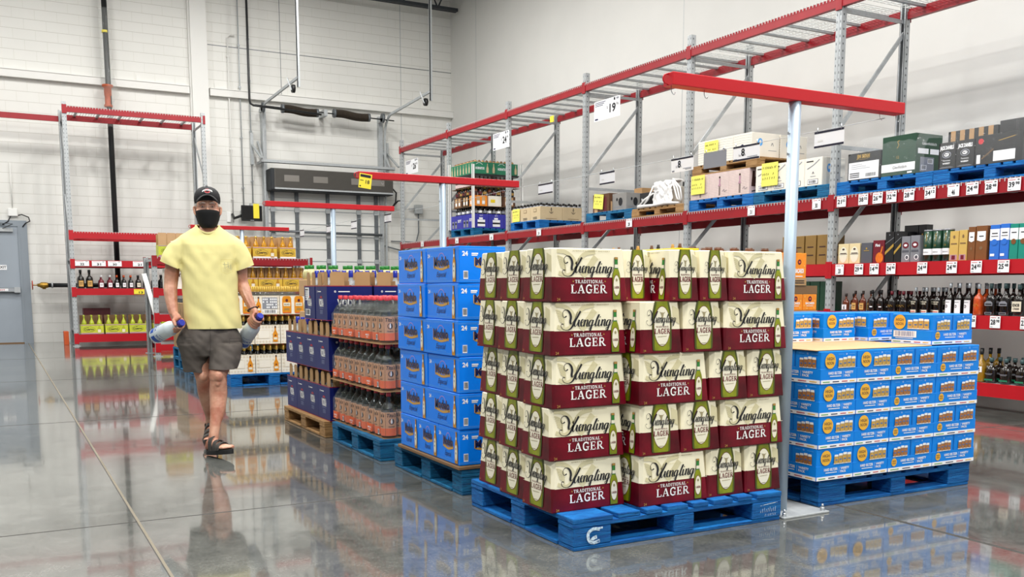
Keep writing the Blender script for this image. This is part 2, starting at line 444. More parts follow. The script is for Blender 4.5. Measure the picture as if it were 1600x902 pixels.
# ceiling lamps
mat('lamp_lens', '#fffaf0', 0.4, emit=6.0)
def make_lamp():
    r = thing('ceiling_lamp', '', 'lamp')
    b = MB(); b.cbox(-0.3, 0.3, -0.62, 0.62, 0.02, 0.10, 0.02, 'white'); b.tube([(0, -0.4, 0.1), (0, -0.4, 0.86)], 0.004, 'steel', 5); b.tube([(0, 0.4, 0.1), (0, 0.4, 0.86)], 0.004, 'steel', 5); b.build('housing', r)
    b = MB(); b.box(-0.27, 0.27, -0.59, 0.59, 0.005, 0.02, 'lamp_lens'); b.build('lens', r)
    return r
KL = Kind(make_lamp)
for (x, y, z) in LAMPS:
    KL.put((x, y, z), 0, 'white high bay lamp hanging from the ceiling above the shop floor', 'high bay ceiling lamps')
    area_lamp(x, y, z - 0.02, 0.54, 1.18, LAMP_POWER * (0.85 if y > 16 else 1.0 if y > 5 else 1.5) * (0.82 if x > 6 else 1.0))

# ---------------------------------------------------------------- door at the left
mat('door_grey', '#9aa3ad', 0.5, var=0.03, vscale=3)
mat('frame_grey', '#8d969f', 0.5)
d = bpy.data.objects.new('door_1', None); COL.objects.link(d); d['kind'] = 'structure'; d.location = (0.0, WALL_Y, 0)
mb = MB()
mb.box(0.50, 0.66, -0.06, 0, 0, 2.50, 'frame_grey'); mb.box(-0.52, -0.40, -0.06, 0, 0, 2.50, 'frame_grey'); mb.box(-0.40, 0.50, -0.06, 0, 2.38, 2.50, 'frame_grey')
mb.box(0.49, 0.52, -0.075, -0.06, 0, 2.40, 'frame_grey'); mb.build('door_frame', d)
mb = MB(); mb.box(-0.40, 0.49, -0.045, -0.005, 0.01, 2.38, 'door_grey'); mb.box(-0.4, 0.49, -0.05, -0.045, 0.0, 0.02, 'kraft_dark'); lf = mb.build('door_leaf', d)
mb = MB(); mb.cbox(-0.40, 0.44, -0.13, -0.08, 1.05, 1.14, 0.01, 'steel'); mb.box(0.36, 0.47, -0.14, -0.045, 1.04, 1.15, 'galv'); 
P = Print(mb, (-0.3, -0.131, 1.05), (1, 0, 0), (0, 0, 1)); mat('print_red', '#c8202a', 0.5)
P.rect(0.0, 0.025, 0.55, 0.07, 'paper', 1); P.text('PUSH TO EXIT', 0.27, 0.03, 0.03, 'print_red', 2, bold=0.01, w=0.45)
mb.build('push_bar', lf)
mb = MB(); mb.box(0.05, 0.40, -0.10, -0.045, 2.27, 2.34, 'galv'); mb.bar((0.22, -0.09, 2.33), (0.40, -0.2, 2.42), 0.03, 0.012, 'galv_dark'); mb.bar((0.40, -0.2, 2.42), (0.10, -0.06, 2.44), 0.03, 0.012, 'galv_dark'); mb.build('door_closer', lf)
mb = MB(); mb.box(0.02, 0.25, -0.05, -0.046, 1.50, 1.60, 'paper'); P = Print(mb, (0.02, -0.051, 1.5), (1, 0, 0), (0, 0, 1)); P.text('EXIT', 0.15, 0.03, 0.05, 'ink', 1, bold=0.02); mb.build('sign_plate', lf)
# alarm box over the door with its cable
al = thing('door_alarm', 'small white alarm box with looping black cable above the grey exit door', 'alarm', (0.42, WALL_Y - 0.01, 2.55))
mb = MB(); mb.cbox(-0.09, 0.09, -0.07, 0, 0.03, 0.19, 0.012, 'white'); mb.tube([(0, -0.03, 0.19), (0, -0.03, 1.1)], 0.012, 'trim_paint', 6); mb.build('housing', al)
mb = MB(); mb.tube([(0.04, -0.04, 0.04), (0.16, -0.06, 0.07), (0.28, -0.06, 0.02), (0.30, -0.06, -0.06), (0.22, -0.06, -0.1), (0.16, -0.06, -0.18)], 0.012, 'black', 6)
mb.tube([(-0.04, -0.04, 0.04), (-0.10, -0.06, -0.08), (-0.2, -0.06, -0.14)], 0.012, 'black', 6); mb.build('cable', al)

# ---------------------------------------------------------------- standpipe valve
mat('brass', '#b08a3c', 0.35, 0.8); mat('valve_red', '#b5452e', 0.5); mat('pipe_black', '#17181a', 0.4, var=0.2, vscale=20)
v = thing('standpipe_valve', 'brass hose valve with small red wheel on a black pipe beside the exit door', 'valve', (0.72, 21.72, 1.19))
mb = MB(); mb.tube([(0.25, 0, 0), (1.62, 0, 0)], 0.045, 'pipe_black', 12); mb.tube([(0.32, 0, 0), (0.35, 0, 0)], 0.06, 'galv', 12); mb.tube([(1.6, 0, 0), (1.62, 0.2, 0)], 0.045, 'pipe_black', 12); mb.build('pipe', v)
mb = MB(); mb.tube([(0.06, 0, 0), (0.10, 0, 0), (0.13, 0, 0), (0.22, 0, 0), (0.24, 0, 0), (0.26, 0, 0)], [0.03, 0.04, 0.062, 0.062, 0.055, 0.055], 'brass', 12); mb.tube([(0.18, 0, -0.0), (0.18, 0, -0.08)], 0.035, 'brass', 10); mb.build('valve_body', v)
mb = MB(); mb.tube([(0.07, 0, 0), (-0.03, 0, 0)], 0.012, 'brass', 6)
mb.tube([(-0.03, 0.085 * cos(a * pi / 8), 0.085 * sin(a * pi / 8)) for a in range(17)], 0.01, 'valve_red', 6)
for a in range(4): mb.tube([(-0.03, 0, 0), (-0.03, 0.085 * cos(a * pi / 2), 0.085 * sin(a * pi / 2))], 0.008, 'valve_red', 5)
mb.build('hand_wheel', v)
# ---------------------------------------------------------------- black riser pipe wrapped in film
mat('film', '#e8ece8', 0.1, alpha=0.10); mat('coupling', '#b0502a', 0.5, var=0.15, vscale=30)
rp = thing('fire_riser_pipe', 'tall black riser pipe with orange coupling on the block wall behind the left rack', 'pipe', (2.30, 21.72, 0))
mb = MB(); mb.tube([(0.02, 0, 1.19), (0.02, 0, 4.6), (0.0, 0, CEIL)], 0.055, 'pipe_black', 12); mb.build('pipe', rp)
mb = MB(); mb.tube([(0, 0, 4.86), (0, 0, 4.9), (0, 0, 4.92), (0, 0, 5.08), (0, 0, 5.1), (0, 0, 5.25), (0, 0, 5.27), (0, 0, 5.31)], [0.08, 0.085, 0.065, 0.065, 0.075, 0.075, 0.11, 0.11], 'coupling', 12); mb.build('coupling', rp)
mb = MB(); random.seed(3)
rings = []
for i in range(15):
    z = 4.45 + i * 0.17; rr = 0.075 + 0.03 * random.random() + (0.1 if i == 0 else 0) + (0.04 if i in (4, 5, 6) else 0)
    rings.append([(rr * cos(k * pi / 6) * (1 + 0.25 * random.random()) + (0.05 if i in (4, 5) else 0), rr * sin(k * pi / 6), z) for k in range(12)])
mb.loft(rings, 'film', False); mb.build('film_wrap', rp, None)
mb = MB(); mb.tube([(0.0, 0, 6.35), (0, 0, 6.4)], 0.062, 'paper_yellow', 12); mb.build('tape_band', rp)

# ---------------------------------------------------------------- conduits by the column
def conduit(x, z0, z1, label, r=0.014, y=WALL_Y - 0.06, extra=None, box=False, m='trim_paint'):
    c = thing('conduit', label, 'conduit', (x, y, z0))
    b = MB(); b.tube([(0, 0, 0), (0, 0, z1 - z0)], r, m, 6)
    for z in (0.5, 1.6, 2.7, 3.6): 
        if z < z1 - z0: b.box(-0.03, 0.03, -0.01, 0.03, z, z + 0.03, m)
    if extra: b.tube(extra, r, m, 6)
    b.build('tube', c)
    if box: b = MB(); b.cbox(-0.08, 0.08, -0.06, 0.03, -0.14, 0.02, 0.01, 'galv'); b.build('junction_box', c)
conduit(5.06, 2.86, CEIL, 'thin painted conduit ending in a grey box, left of the wall screen', box=True, m='galv')
conduit(4.82, 2.6, 6.6, 'thin white conduit bending over at the top beside the wall column', extra=[(0, 0, 4.0), (0.05, 0, 4.07), (0.16, 0, 4.07)])
conduit(5.27, 3.02, CEIL, 'thin grey conduit running down to a grey box above the wall screen', box=True, m='galv')
# small wall screen
tv = thing('wall_monitor', 'small black wall screen with a yellow note, left of the loading door', 'monitor', (5.23, 21.6, 2.78))
mb = MB(); mb.cbox(-0.31, 0.15, -0.03, 0.03, -0.16, 0.18, 0.012, 'black'); mat('screen_black', '#050507', 0.15); mb.box(-0.29, 0.13, -0.034, -0.03, -0.13, 0.16, 'screen_black'); mb.box(-0.12, -0.04, -0.036, -0.033, -0.15, -0.14, 'galv'); mb.build('screen', tv)
mb = MB(); mb.bar((0, 0.03, 0), (0, 0.38, 0), 0.06, 0.06, 'black'); mb.box(-0.1, 0.1, 0.37, 0.4, -0.1, 0.1, 'black'); mb.tube([(-0.31, 0.0, -0.05), (-0.42, 0.2, -0.1), (-0.42, 0.38, 0.0)], 0.03, 'black', 6); mb.build('wall_arm', tv)
mb = MB(); mb.box(-0.05, 0.08, -0.040, -0.037, -0.10, 0.22, 'paper_yellow'); mb.build('yellow_note', tv)
# thermostat and small plates
sp = MB(); sp.cbox(-0.05, 0.05, -0.03, 0, -0.12, 0.12, 0.01, 'white'); tag(sp.build('switch_plate', None, (4.73, WALL_Y, 2.72)), 'small white switch plate on block wall left of the wall screen', 'switch plate')

# ---------------------------------------------------------------- loading door: panel, tracks, spring shaft, air curtain
ld = bpy.data.objects.new('door_2', None); COL.objects.link(ld); ld['kind'] = 'structure'; ld.location = (6.92, WALL_Y, 0)
mat('panel_white', '#e4e4e0', 0.5)
mb = MB(); 
for k in range(6):
    z0 = 0.02 + k * 0.58; mb.box(-1.32, 1.38, -0.08, -0.03, z0, z0 + 0.555, 'panel_white'); mb.box(-1.32, 1.38, -0.07, -0.03, z0 + 0.555, z0 + 0.58, 'galv')
    mb.box(-1.32, 1.38, -0.095, -0.08, z0 + 0.27, z0 + 0.28, 'galv')
mb.build('door_panel', ld)
for dx in (-1.22, -0.66, 0.08, 0.84, 1.28):
    mb = MB(); mb.box(dx - 0.04, dx + 0.04, -0.13, -0.08, 0.02, 3.45, 'galv_dark'); 
    for k in range(7): mb.box(dx - 0.055, dx + 0.055, -0.14, -0.08, 0.02 + k * 0.58 - 0.05, 0.02 + k * 0.58 + 0.05, 'galv')
    mb.build('stile', ld)
mb = MB(); mb.tube([(-1.33, -0.2, 2.43), (1.39, -0.2, 2.40)], 0.03, 'galv_dark', 8); mb.build('cross_bar', ld)
mb = MB(); mb.box(-1.42, -1.32, -0.12, 0, 0, 5.2, 'galv'); mb.box(1.38, 1.48, -0.12, 0, 0, 5.2, 'galv'); mb.build('jamb_track', ld)
# curved tracks, hangers
for sx, xw in ((-1, 5.50), (1, 8.40)):
    t = thing('door_track', 'galvanised lift track curving from the %s side of the loading door' % ('left' if sx < 0 else 'right'), 'track', (xw, 21.8, 0))
    b = MB(); pts = [(0, -0.05, 0.1), (0, -0.05, 4.75)]
    for k in range(1, 9):
        a = k / 8 * radians(76); pts.append((sx * 0.02 * k / 8, -0.05 - 0.45 * (1 - cos(a)), 4.75 + 0.45 * sin(a)))
    y0 = pts[-1][1]; pts.append((0.32 if sx < 0 else 0.42, -1.8, 5.5))
    for i in range(len(pts) - 1): b.bar(pts[i], pts[i + 1], 0.055, 0.035, 'galv', (1, 0, 0))
    b.build('rail', t)
    b = MB(); hx = 0.33 if sx < 0 else 0.44
    b.box(hx - 0.025, hx + 0.025, -1.83, -1.79, 5.3, CEIL, 'galv'); b.box(hx - 0.025, hx - 0.018, -1.83, -1.76, 5.3, CEIL, 'galv'); b.build('hanger', t)
    b = MB(); b.tube([(hx - 0.12, -1.7, 5.28), (hx - 0.06, -1.7, 5.28)], 0.085, 'black', 12); b.bar((hx - 0.2, -1.65, 5.5), (hx - 0.12, -1.7, 5.25), 0.05, 0.02, 'galv'); b.build('bumper', t)
    b = MB(); bx = -0.22 if sx < 0 else 0.12
    b.box(bx - 0.03, bx + 0.03, 0.1, 0.2, 3.9, 4.6, 'galv'); b.bar((bx, 0.12, 4.35), (bx + 0.08, -0.4, 3.98), 0.05, 0.03, 'galv'); b.build('bracket', t)
sh = thing('spring_shaft', 'black steel shaft with two coiled door springs above the loading door', 'spring shaft', (6.92, 21.6, 5.1))
mb = MB(); mb.tube([(-1.62, 0, 0.06), (1.66, 0, -0.02)], 0.014, 'black', 8); mb.build('shaft', sh)
mat('spring_steel', '#4d443b', 0.5, 0.4)
for x0, x1 in ((-1.0, -0.22), (0.2, 1.02)):
    b = MB(); pts = []; rs = []; n = 46
    for i in range(n * 2 + 1):
        t = i / (n * 2); pts.append((x0 + (x1 - x0) * t, 0, 0.03 - 0.04 * t + 0.012 * sin(t * 7))); rs.append(0.095 if i % 2 else 0.080)
    b.tube(pts, rs, 'spring_steel', 14, smooth=False)
    b.tube([(x0 - 0.03, 0, 0.03), (x0 + 0.02, 0, 0.03)], 0.1, 'galv_dark', 14); b.tube([(x1 - 0.02, 0, 0), (x1 + 0.03, 0, 0)], 0.095, 'galv_dark', 14)
    b.build('coil_spring', sh)
mb = MB(); mb.box(-0.06, 0.02, -0.05, 0.39, -0.05, 0.09, 'galv'); mb.build('centre_bracket', sh)
for x in (-1.47, 1.35): b = MB(); b.tube([(x, 0, 0.02), (x + 0.05, 0, 0.02)], 0.11, 'galv_dark', 16); b.box(x, x + 0.04, -0.05, 0.28, -0.06, 0.02, 'galv'); b.build('cable_drum', sh)
gp = thing('gas_pipe', 'thin black pipe dropping from the roof and turning along the wall above the loading door', 'pipe', (5.11, 21.3, 0))
mb = MB(); mb.tube([(0, 0, CEIL), (0, 0, 5.2), (0.02, 0, 5.12), (0.08, 0, 5.09), (1.6, 0, 5.02)], 0.025, 'pipe_black', 8); mb.build('pipe', gp)
# steel angle above air curtain
an = thing('support_angle', 'grey steel support angle just above the air curtain', 'bracket', (6.92, 21.5, 3.92))
mb = MB(); mb.box(-1.55, 1.62, -0.03, 0.03, -0.01, 0.0, 'galv'); mb.box(-1.55, 1.62, -0.03, -0.02, -0.01, 0.06, 'galv'); mb.box(-1.55, 1.62, 0.02, 0.03, -0.01, 0.06, 'galv'); mb.build('channel', an)
mb = MB()
for x in (-1.5, 1.5): mb = MB(); mb.bar((x, 0.0, 0.02), (x, 0.45, 0.02), 0.05, 0.05, 'galv'); mb.bar((x, -0.02, 0.02), (x, 0.45, 0.5), 0.04, 0.03, 'galv'); mb.build('bracket_arm', an)
mat('vent_grey', '#5d5a55', 0.5, 0.3, var=0.06, vscale=3); mat('vent_side', '#22262a', 0.5); mat('vent_slot', '#45423e', 0.7); mat('vent_patch', '#86827c', 0.4, 0.3)
ac = thing('air_curtain', 'long grey louvred air curtain unit mounted over the loading door', 'air curtain', (6.99, 21.5, 3.32))
mb = MB(); mb.cbox(-1.42, 1.50, -0.02, 0.45, 0, 0.48, 0.015, 'vent_side'); mb.build('housing', ac)
mb = MB(); mb.box(-1.34, 1.49, -0.035, -0.02, 0.05, 0.48, 'vent_grey')
for k in range(26): mb.box(-1.32, 1.47, -0.039, -0.035, 0.065 + k * 0.0155, 0.070 + k * 0.0155, 'vent_slot')
for x in (-0.95, -0.28, 0.62, 1.1): mb.box(x - 0.17, x + 0.17, -0.042, -0.039, 0.20, 0.34, 'vent_patch')
mb.box(-1.34, 1.49, -0.05, -0.02, 0.02, 0.055, 'galv'); mb.build('louvre_panel', ac)
mb = MB(); mb.tube([(0, 0, 0), (0.12, 0.0, -0.12), (0.1, 0, -0.35), (0.02, 0.1, -0.5)], 0.018, 'black', 6)
mb.tube([(0.02, 0.1, -0.5), (0.2, .1, -.3), (.35, .1, -.28)], 0.018, 'black', 6)
mb.build('power_cable', ac, (1.5, 0.1, 0.2))
jbx = thing('junction_box', 'grey junction box with looped conduit on wall behind the end rack upright', 'junction box', (9.32, WALL_Y - 0.07, 3.05))
mb = MB(); mb.cbox(-0.1, 0.1, -0.06, 0.05, -0.1, 0.12, 0.01, 'galv'); mb.build('housing', jbx)
mb = MB(); mb.tube([(0, 0, -0.1), (0.0, 0, -0.55), (-0.1, 0, -0.9), (-0.4, 0, -1.02), (-0.9, 0, -0.9)], 0.016, 'galv_dark', 6); mb.tube([(-0.1, 0, 0.02), (-0.25, 0, 0.02)], 0.02, 'galv', 6); mb.build('loop_conduit', jbx)
wr = thing('wall_rail', 'thin grey pipe rail along the block wall behind the end rack upright', 'rail', (9.5, WALL_Y - 0.04, 2.25))
mb = MB(); mb.tube([(-0.9, 0, 0.02), (0.75, 0, 0.0)], 0.012, 'galv_dark', 6); mb.build('rail', wr)
pl = MB(); pl.box(-0.11, 0.11, -0.004, 0, -0.16, 0.16, 'paper'); P = Print(pl, (-0.11, -0.004, -0.16), (1, 0, 0), (0, 0, 1), 0.002); P.rect(0, 0.22, 0.22, 0.32, 'ink', 1); P.text('10', 0.11, 0.05, 0.12, 'ink', 1, bold=0.02)
tag(pl.build('door_number_sign', None, (8.93, WALL_Y, 1.72)), 'small white number 10 sign beside the loading door', 'sign')
# ================================================================ pallet racks
def post_mesh(h, face='x'):
    """upright post, hollow channel with rows of slots; front face points -x (face='x') or -y (face='y')"""
    b = MB(); w, d = 0.078, 0.07
    b.box(-w / 2, w / 2, -0.004, 0.0, 0, h, 'galv'); b.box(-w / 2, -w / 2 + 0.004, 0, d, 0, h, 'galv'); b.box(w / 2 - 0.004, w / 2, 0, d, 0, h, 'galv')
    b.box(-w / 2, -w / 2 + 0.02, d - 0.004, d, 0, h, 'galv'); b.box(w / 2 - 0.02, w / 2, d - 0.004, d, 0, h, 'galv')
    b.box(-0.007, 0.007, -0.007, -0.004, 0, h, 'galv')
    n = int(h / 0.076)
    for k in range(n):
        z = 0.03 + k * 0.076
        for sx in (-0.024, 0.024): b.add([(sx - 0.0045, -0.0048, z), (sx + 0.0045, -0.0048, z), (sx + 0.003, -0.0048, z + 0.026), (sx - 0.003, -0.0048, z + 0.026)], [(0, 1, 2, 3)], 'slot_dark')
        for e in (-1, 1):
            x = e * (w / 2 + 0.0008)
            q = [(x, 0.024, z), (x, 0.038, z), (x, 0.038, z + 0.02), (x, 0.024, z + 0.02)]
            b.add(q if e > 0 else q[::-1], [(0, 1, 2, 3)], 'slot_dark')
    b.box(-0.07, 0.07, -0.03, 0.1, 0, 0.008, 'galv')
    return b
def mk(b, name, parent, loc, rotz=0.0): return b.build(name, parent, loc, rotz)
def rack(name, label, origin, rotz, bays, depth, bay_w, height, levels, deck_levels, skip_posts=(), brace_up=True, braces=None, beam_h=0.11, rear_up=1.0):
    """local: x along the beams, y = depth (0 front .. depth rear). levels: list of (top z, first bay, last bay, height)"""
    R = thing(name, label, 'rack', origin, rotz)
    pm = None
    for i in range(bays + 1):
        for rear in (0, 1):
            if pm is None:
                pm = post_mesh(height); o = pm.build('upright_post', R); pd = o.data
            else:
                o = bpy.data.objects.new('upright_post', pd); COL.objects.link(o); o.parent = R
            o.location = (i * bay_w, depth if rear else 0, 0)
            if rear: o.rotation_euler = (0, 0, pi)
        # bracing of the end frame
        for (kind, z0, z1) in braces:
            b = MB()
            if kind == 'h': b.bar((0, 0.03, z0), (0, depth - 0.03, z0), 0.02, 0.04, 'galv')
            else: b.bar((0, 0.04, z0), (0, depth - 0.04, z1), 0.02, 0.045, 'galv')
            mk(b, 'brace', R, (i * bay_w, 0, 0))
    cache = {}
    for (zt, b0, b1, bh, style) in levels:
        for i in range(b0, b1 + 1):
            for rear in (0, 1):
                key = ('beam', bh, style)
                if key not in cache:
                    b = MB(); m = 'red_paint' if style == 1 else 'red_deep'
                    L = bay_w - 0.082
                    b.box(0.041, 0.041 + L, -0.012, 0.03, -bh, 0, m)
                    if style != 2: b.box(0.041, 0.041 + L, 0.03, 0.045, -bh, -0.03, m)
                    for e in (0, 1):
                        xx = -0.040 if e == 0 else bay_w - 0.005
                        b.box(xx if e == 0 else bay_w - 0.005, (0.045 if e == 0 else bay_w + 0.040), -0.020, -0.009, -bh - 0.03, 0.025, m)
                    o = mk(b, 'beam', R, (i * bay_w, 0, zt)); cache[key] = o.data
                else:
                    o = bpy.data.objects.new('beam', cache[key]); COL.objects.link(o); o.parent = R
                if rear: o.location = ((i + 1) * bay_w, depth, zt); o.rotation_euler = (0, 0, pi)
                else: o.location = (i * bay_w, 0, zt)
            if zt in deck_levels:
                if 'deck' not in cache:
                    b = MB(); L = bay_w - 0.1
                    for p in range(2):
                        x0 = 0.05 + p * (L / 2); x1 = x0 + L / 2 - 0.02
                        n = 24
                        for k in range(n + 1):
                            xx = x0 + (x1 - x0) * k / n
                            b.box(xx - 0.003, xx + 0.003, -0.018, depth + 0.018, 0.002, 0.008, 'wire_white')
                            b.box(xx - 0.003, xx + 0.003, -0.022, -0.016, -0.025, 0.008, 'wire_white')
                        for k in range(11):
                            yy = 0.0 + depth * k / 10
                            b.box(x0, x1, yy - 0.003, yy + 0.003, -0.004, 0.002, 'wire_white')
                    o = mk(b, 'wire_deck', R, (i * bay_w, 0, zt)); cache['deck'] = o.data
                    b = MB()
                    for k in range(6):
                        xx = 0.25 + k * (bay_w - 0.5) / 5
                        b.box(xx - 0.022, xx + 0.022, -0.0, depth, -0.030, -0.005, 'galv')
                    o = mk(b, 'deck_support', R, (i * bay_w, 0, zt)); cache['sup'] = o.data
                else:
                    for nm, ky in (('wire_deck', 'deck'), ('deck_support', 'sup')):
                        o = bpy.data.objects.new(nm, cache[ky]); COL.objects.link(o); o.parent = R; o.location = (i * bay_w, 0, zt)
            else:
                if 'shelf' not in cache:
                    b = MB(); b.box(0.05, bay_w - 0.05, 0.03, depth - 0.03, -0.02, -0.004, 'galv'); o = mk(b, 'shelf_panel', R, (i * bay_w, 0, zt)); cache['shelf'] = o.data
                else:
                    o = bpy.data.objects.new('shelf_panel', cache['shelf']); COL.objects.link(o); o.parent = R; o.location = (i * bay_w, 0, zt)
    return R
# big rack along the right wall; local x -> world -y (rotz=-90deg): local (x,y) -> world (y, -x)
RX, RD, BW = 8.17, 1.07, 2.52
RY0 = 20.21
BR = rack('pallet_rack', 'long galvanised pallet rack with red beams along the right wall, loaded with liquor', (RX, RY0, 0), -pi / 2, 6, RD, BW, 4.42,
     [(4.255, 0, 5, 0.11, 0), (2.135, 0, 5, 0.125, 0), (1.405, 3, 5, 0.13, 1), (0.885, 3, 5, 0.128, 1), (0.25, 3, 5, 0.125, 1)],
     (4.255, 2.135), braces=[('h', 0.2, 0), ('d', 0.35, 1.35), ('d', 1.6, 2.6), ('h', 2.68, 0), ('d', 2.85, 4.0), ('h', 4.12, 0)])
# left rack by the back wall
LR = rack('display_rack', 'tall rack with red shelves standing by the block wall behind the man', (1.36, 20.30, 0), 0, 1, 1.07, 2.56, 4.66,
     [(4.58, 0, 0, 0.11, 0), (2.22, 0, 0, 0.13, 1), (1.67, 0, 0, 0.13, 1), (1.125, 0, 0, 0.13, 1), (0.225, 0, 0, 0.15, 1)],
     (4.58, 2.22), braces=[('h', 0.3, 0), ('d', 0.4, 1.6), ('h', 1.7, 0), ('d', 1.8, 3.0), ('d', 3.3, 4.3), ('h', 4.45, 0)])
b = MB(); b.box(-1.9, 0.0, 0, 0.04, -0.11, 0, 'red_deep'); tag(b.build('rack_beam', None, (1.32, 21.37, 4.55)), 'single red beam reaching from the tall left rack out of frame', 'rack beam')
# low rack in the middle
MR = rack('low_rack', 'low steel rack with red beams carrying gold tequila packs behind the man', (2.34, 16.6, 0), 0, 1, 1.0, 2.62, 1.66,
     [(1.645, 0, 0, 0.12, 0), (1.12, 0, 0, 0.11, 1), (0.70, 0, 0, 0.12, 1), (0.2, 0, 0, 0.1, 1)], (1.645,), braces=[('h', 0.3, 0), ('h', 1.6, 0)])
b = MB(); b.bar((-0.05, 0.9, 1.38), (0.05, 0.05, 0.45), 0.075, 0.012, 'white', (0, -1, 1)); b.build('white_brace', MR)

# ---------------------------------------------------------------- T-shaped sign stands
mat('stand_red', '#bd0719', 0.4)
mat('stand_steel', '#a4b4c3', 0.42, 0.3)
def make_stand():
    r = thing('sign_stand', '', 'sign stand')
    b = MB(); b.tube([(0, 0, 0.01), (0, 0, 2.056)], 0.030, 'stand_steel', 20, smooth=True); b.build('pole', r)
    b = MB(); b.cbox(-0.78, 0.75, -0.035, 0.035, 2.052, 2.110, 0.003, 'stand_red'); bm_ = b.build('crossbar', r)
    b = MB()
    pts = [(-0.78 - 0.028 * sin(a * pi / 8), 0, 2.081 + 0.024 * cos(a * pi / 8)) for a in range(9)]
    b.tube(pts, 0.0035, 'red_paint', 5); b.build('end_ring', bm_)
    for x in (-0.76, -0.57, 0.60, 0.725):
        b = MB(); b.tube([(x, 0, 2.052), (x, 0, 2.032), (x + 0.008, 0, 2.019), (x + 0.018, 0, 2.017), (x + 0.022, 0, 2.027)], 0.0018, 'steel', 5); b.build('hook', bm_)
    b = MB(); b.cbox(-0.115, 0.20, -0.14, 0.17, 0, 0.01, 0.002, 'galv'); b.build('base_plate', r)
    for x, y in ((-0.09, -0.115), (0.175, -0.115), (-0.09, 0.145), (0.175, 0.145)):
        b = MB(); b.tube([(x, y, 0.01), (x, y, 0.028)], 0.012, 'steel', 6); b.tube([(x, y, 0.02), (x, y, 0.045)], 0.006, 'steel', 6); b.build('anchor_bolt', r)
    b = MB()
    for z in (1.9, 1.8, 0.1): b.tube([(-0.03, 0, z), (-0.038, 0, z)], 0.007, 'steel', 6)
    b.build('pole_bolt', r)
    return r
KS = Kind(make_stand)
SX, T2Y, T3Y, T4Y = 3.50, 7.69, 10.76, 15.37
KS.put((SX, 3.52, 0), 0, 'nearest red-topped steel sign stand, rising beside the corner of the lager stack', 'sign stands')
KS.put((SX, T2Y, 0), 0, 'second red-topped sign stand, rising behind the blue beer boxes', 'sign stands')
KS.put((SX, T3Y, 0), 0, 'third red-topped sign stand, in front of the grey air curtain', 'sign stands')
KS.put((SX, T4Y, 0), 0, 'farthest red-topped sign stand, just behind the shoulder of the man', 'sign stands')
KS.src['group'] = 'sign stands'
# ================================================================ pallets
def painted_wood(name, c1, c2, chip, chip_pos=0.66):
    m = bpy.data.materials.new(name); m.use_nodes = True; nt = m.node_tree; b = nt.nodes['Principled BSDF']
    tc = nt.nodes.new('ShaderNodeTexCoord'); oi = nt.nodes.new('ShaderNodeObjectInfo')
    ad = nt.nodes.new('ShaderNodeVectorMath'); ad.operation = 'ADD'; nt.links.new(tc.outputs['Object'], ad.inputs[0]); nt.links.new(oi.outputs['Location'], ad.inputs[1])
    mp = nt.nodes.new('ShaderNodeMapping'); mp.inputs['Scale'].default_value = (1.0, 3.0, 16.0); nt.links.new(ad.outputs[0], mp.inputs[0])
    n = nt.nodes.new('ShaderNodeTexNoise'); n.inputs['Scale'].default_value = 5; n.inputs['Detail'].default_value = 6; n.inputs['Roughness'].default_value = 0.65; nt.links.new(mp.outputs[0], n.inputs['Vector'])
    n2 = nt.nodes.new('ShaderNodeTexNoise'); n2.inputs['Scale'].default_value = 9; n2.inputs['Detail'].default_value = 6; n2.inputs['Roughness'].default_value = 0.75; nt.links.new(mp.outputs[0], n2.inputs['Vector'])
    mx = nt.nodes.new('ShaderNodeMix'); mx.data_type = 'RGBA'; mx.inputs['A'].default_value = lin(c1); mx.inputs['B'].default_value = lin(c2)
    r = nt.nodes.new('ShaderNodeMapRange'); r.inputs['From Min'].default_value = 0.35; r.inputs['From Max'].default_value = 0.65; nt.links.new(n.outputs['Fac'], r.inputs['Value']); nt.links.new(r.outputs[0], mx.inputs['Factor'])
    r2 = nt.nodes.new('ShaderNodeMapRange'); r2.inputs['From Min'].default_value = chip_pos; r2.inputs['From Max'].default_value = chip_pos + 0.03; nt.links.new(n2.outputs['Fac'], r2.inputs['Value'])
    m2 = nt.nodes.new('ShaderNodeMix'); m2.data_type = 'RGBA'; m2.inputs['B'].default_value = lin(chip); nt.links.new(mx.outputs['Result'], m2.inputs['A']); nt.links.new(r2.outputs[0], m2.inputs['Factor'])
    nt.links.new(m2.outputs['Result'], b.inputs['Base Color']); b.inputs['Roughness'].default_value = 0.65; b.inputs['Specular IOR Level'].default_value = 0.25
    bp = nt.nodes.new('ShaderNodeBump'); bp.inputs['Strength'].default_value = 1.0; bp.inputs['Distance'].default_value = 0.02; nt.links.new(n2.outputs['Fac'], bp.inputs['Height'])
    r3 = nt.nodes.new('ShaderNodeMapRange'); r3.inputs['From Min'].default_value = 0.40; r3.inputs['From Max'].default_value = 0.30; nt.links.new(n2.outputs['Fac'], r3.inputs['Value'])
    m3 = nt.nodes.new('ShaderNodeMix'); m3.data_type = 'RGBA'; m3.inputs['B'].default_value = tuple(x * 0.30 for x in lin(c1)[:3]) + (1,); nt.links.new(m2.outputs['Result'], m3.inputs['A']); nt.links.new(r3.outputs[0], m3.inputs['Factor'])
    nt.links.new(m3.outputs['Result'], b.inputs['Base Color']); nt.links.new(bp.outputs[0], b.inputs['Normal'])
    MATS[name] = m
painted_wood('pallet_blue', '#0c57a6', '#1c86d6', '#33424f', 0.64)
painted_wood('pallet_teal', '#0e5584', '#1a7fb0', '#4d4a40', 0.61)
painted_wood('raw_wood', '#9a7348', '#c49a66', '#6a4c2e', 0.70)
mat('spray_white', '#cfe4f2', 0.6)
_n = MATS['spray_white'].node_tree; _t = _n.nodes.new('ShaderNodeTexNoise'); _t.inputs['Scale'].default_value = 55; _t.inputs['Detail'].default_value = 5
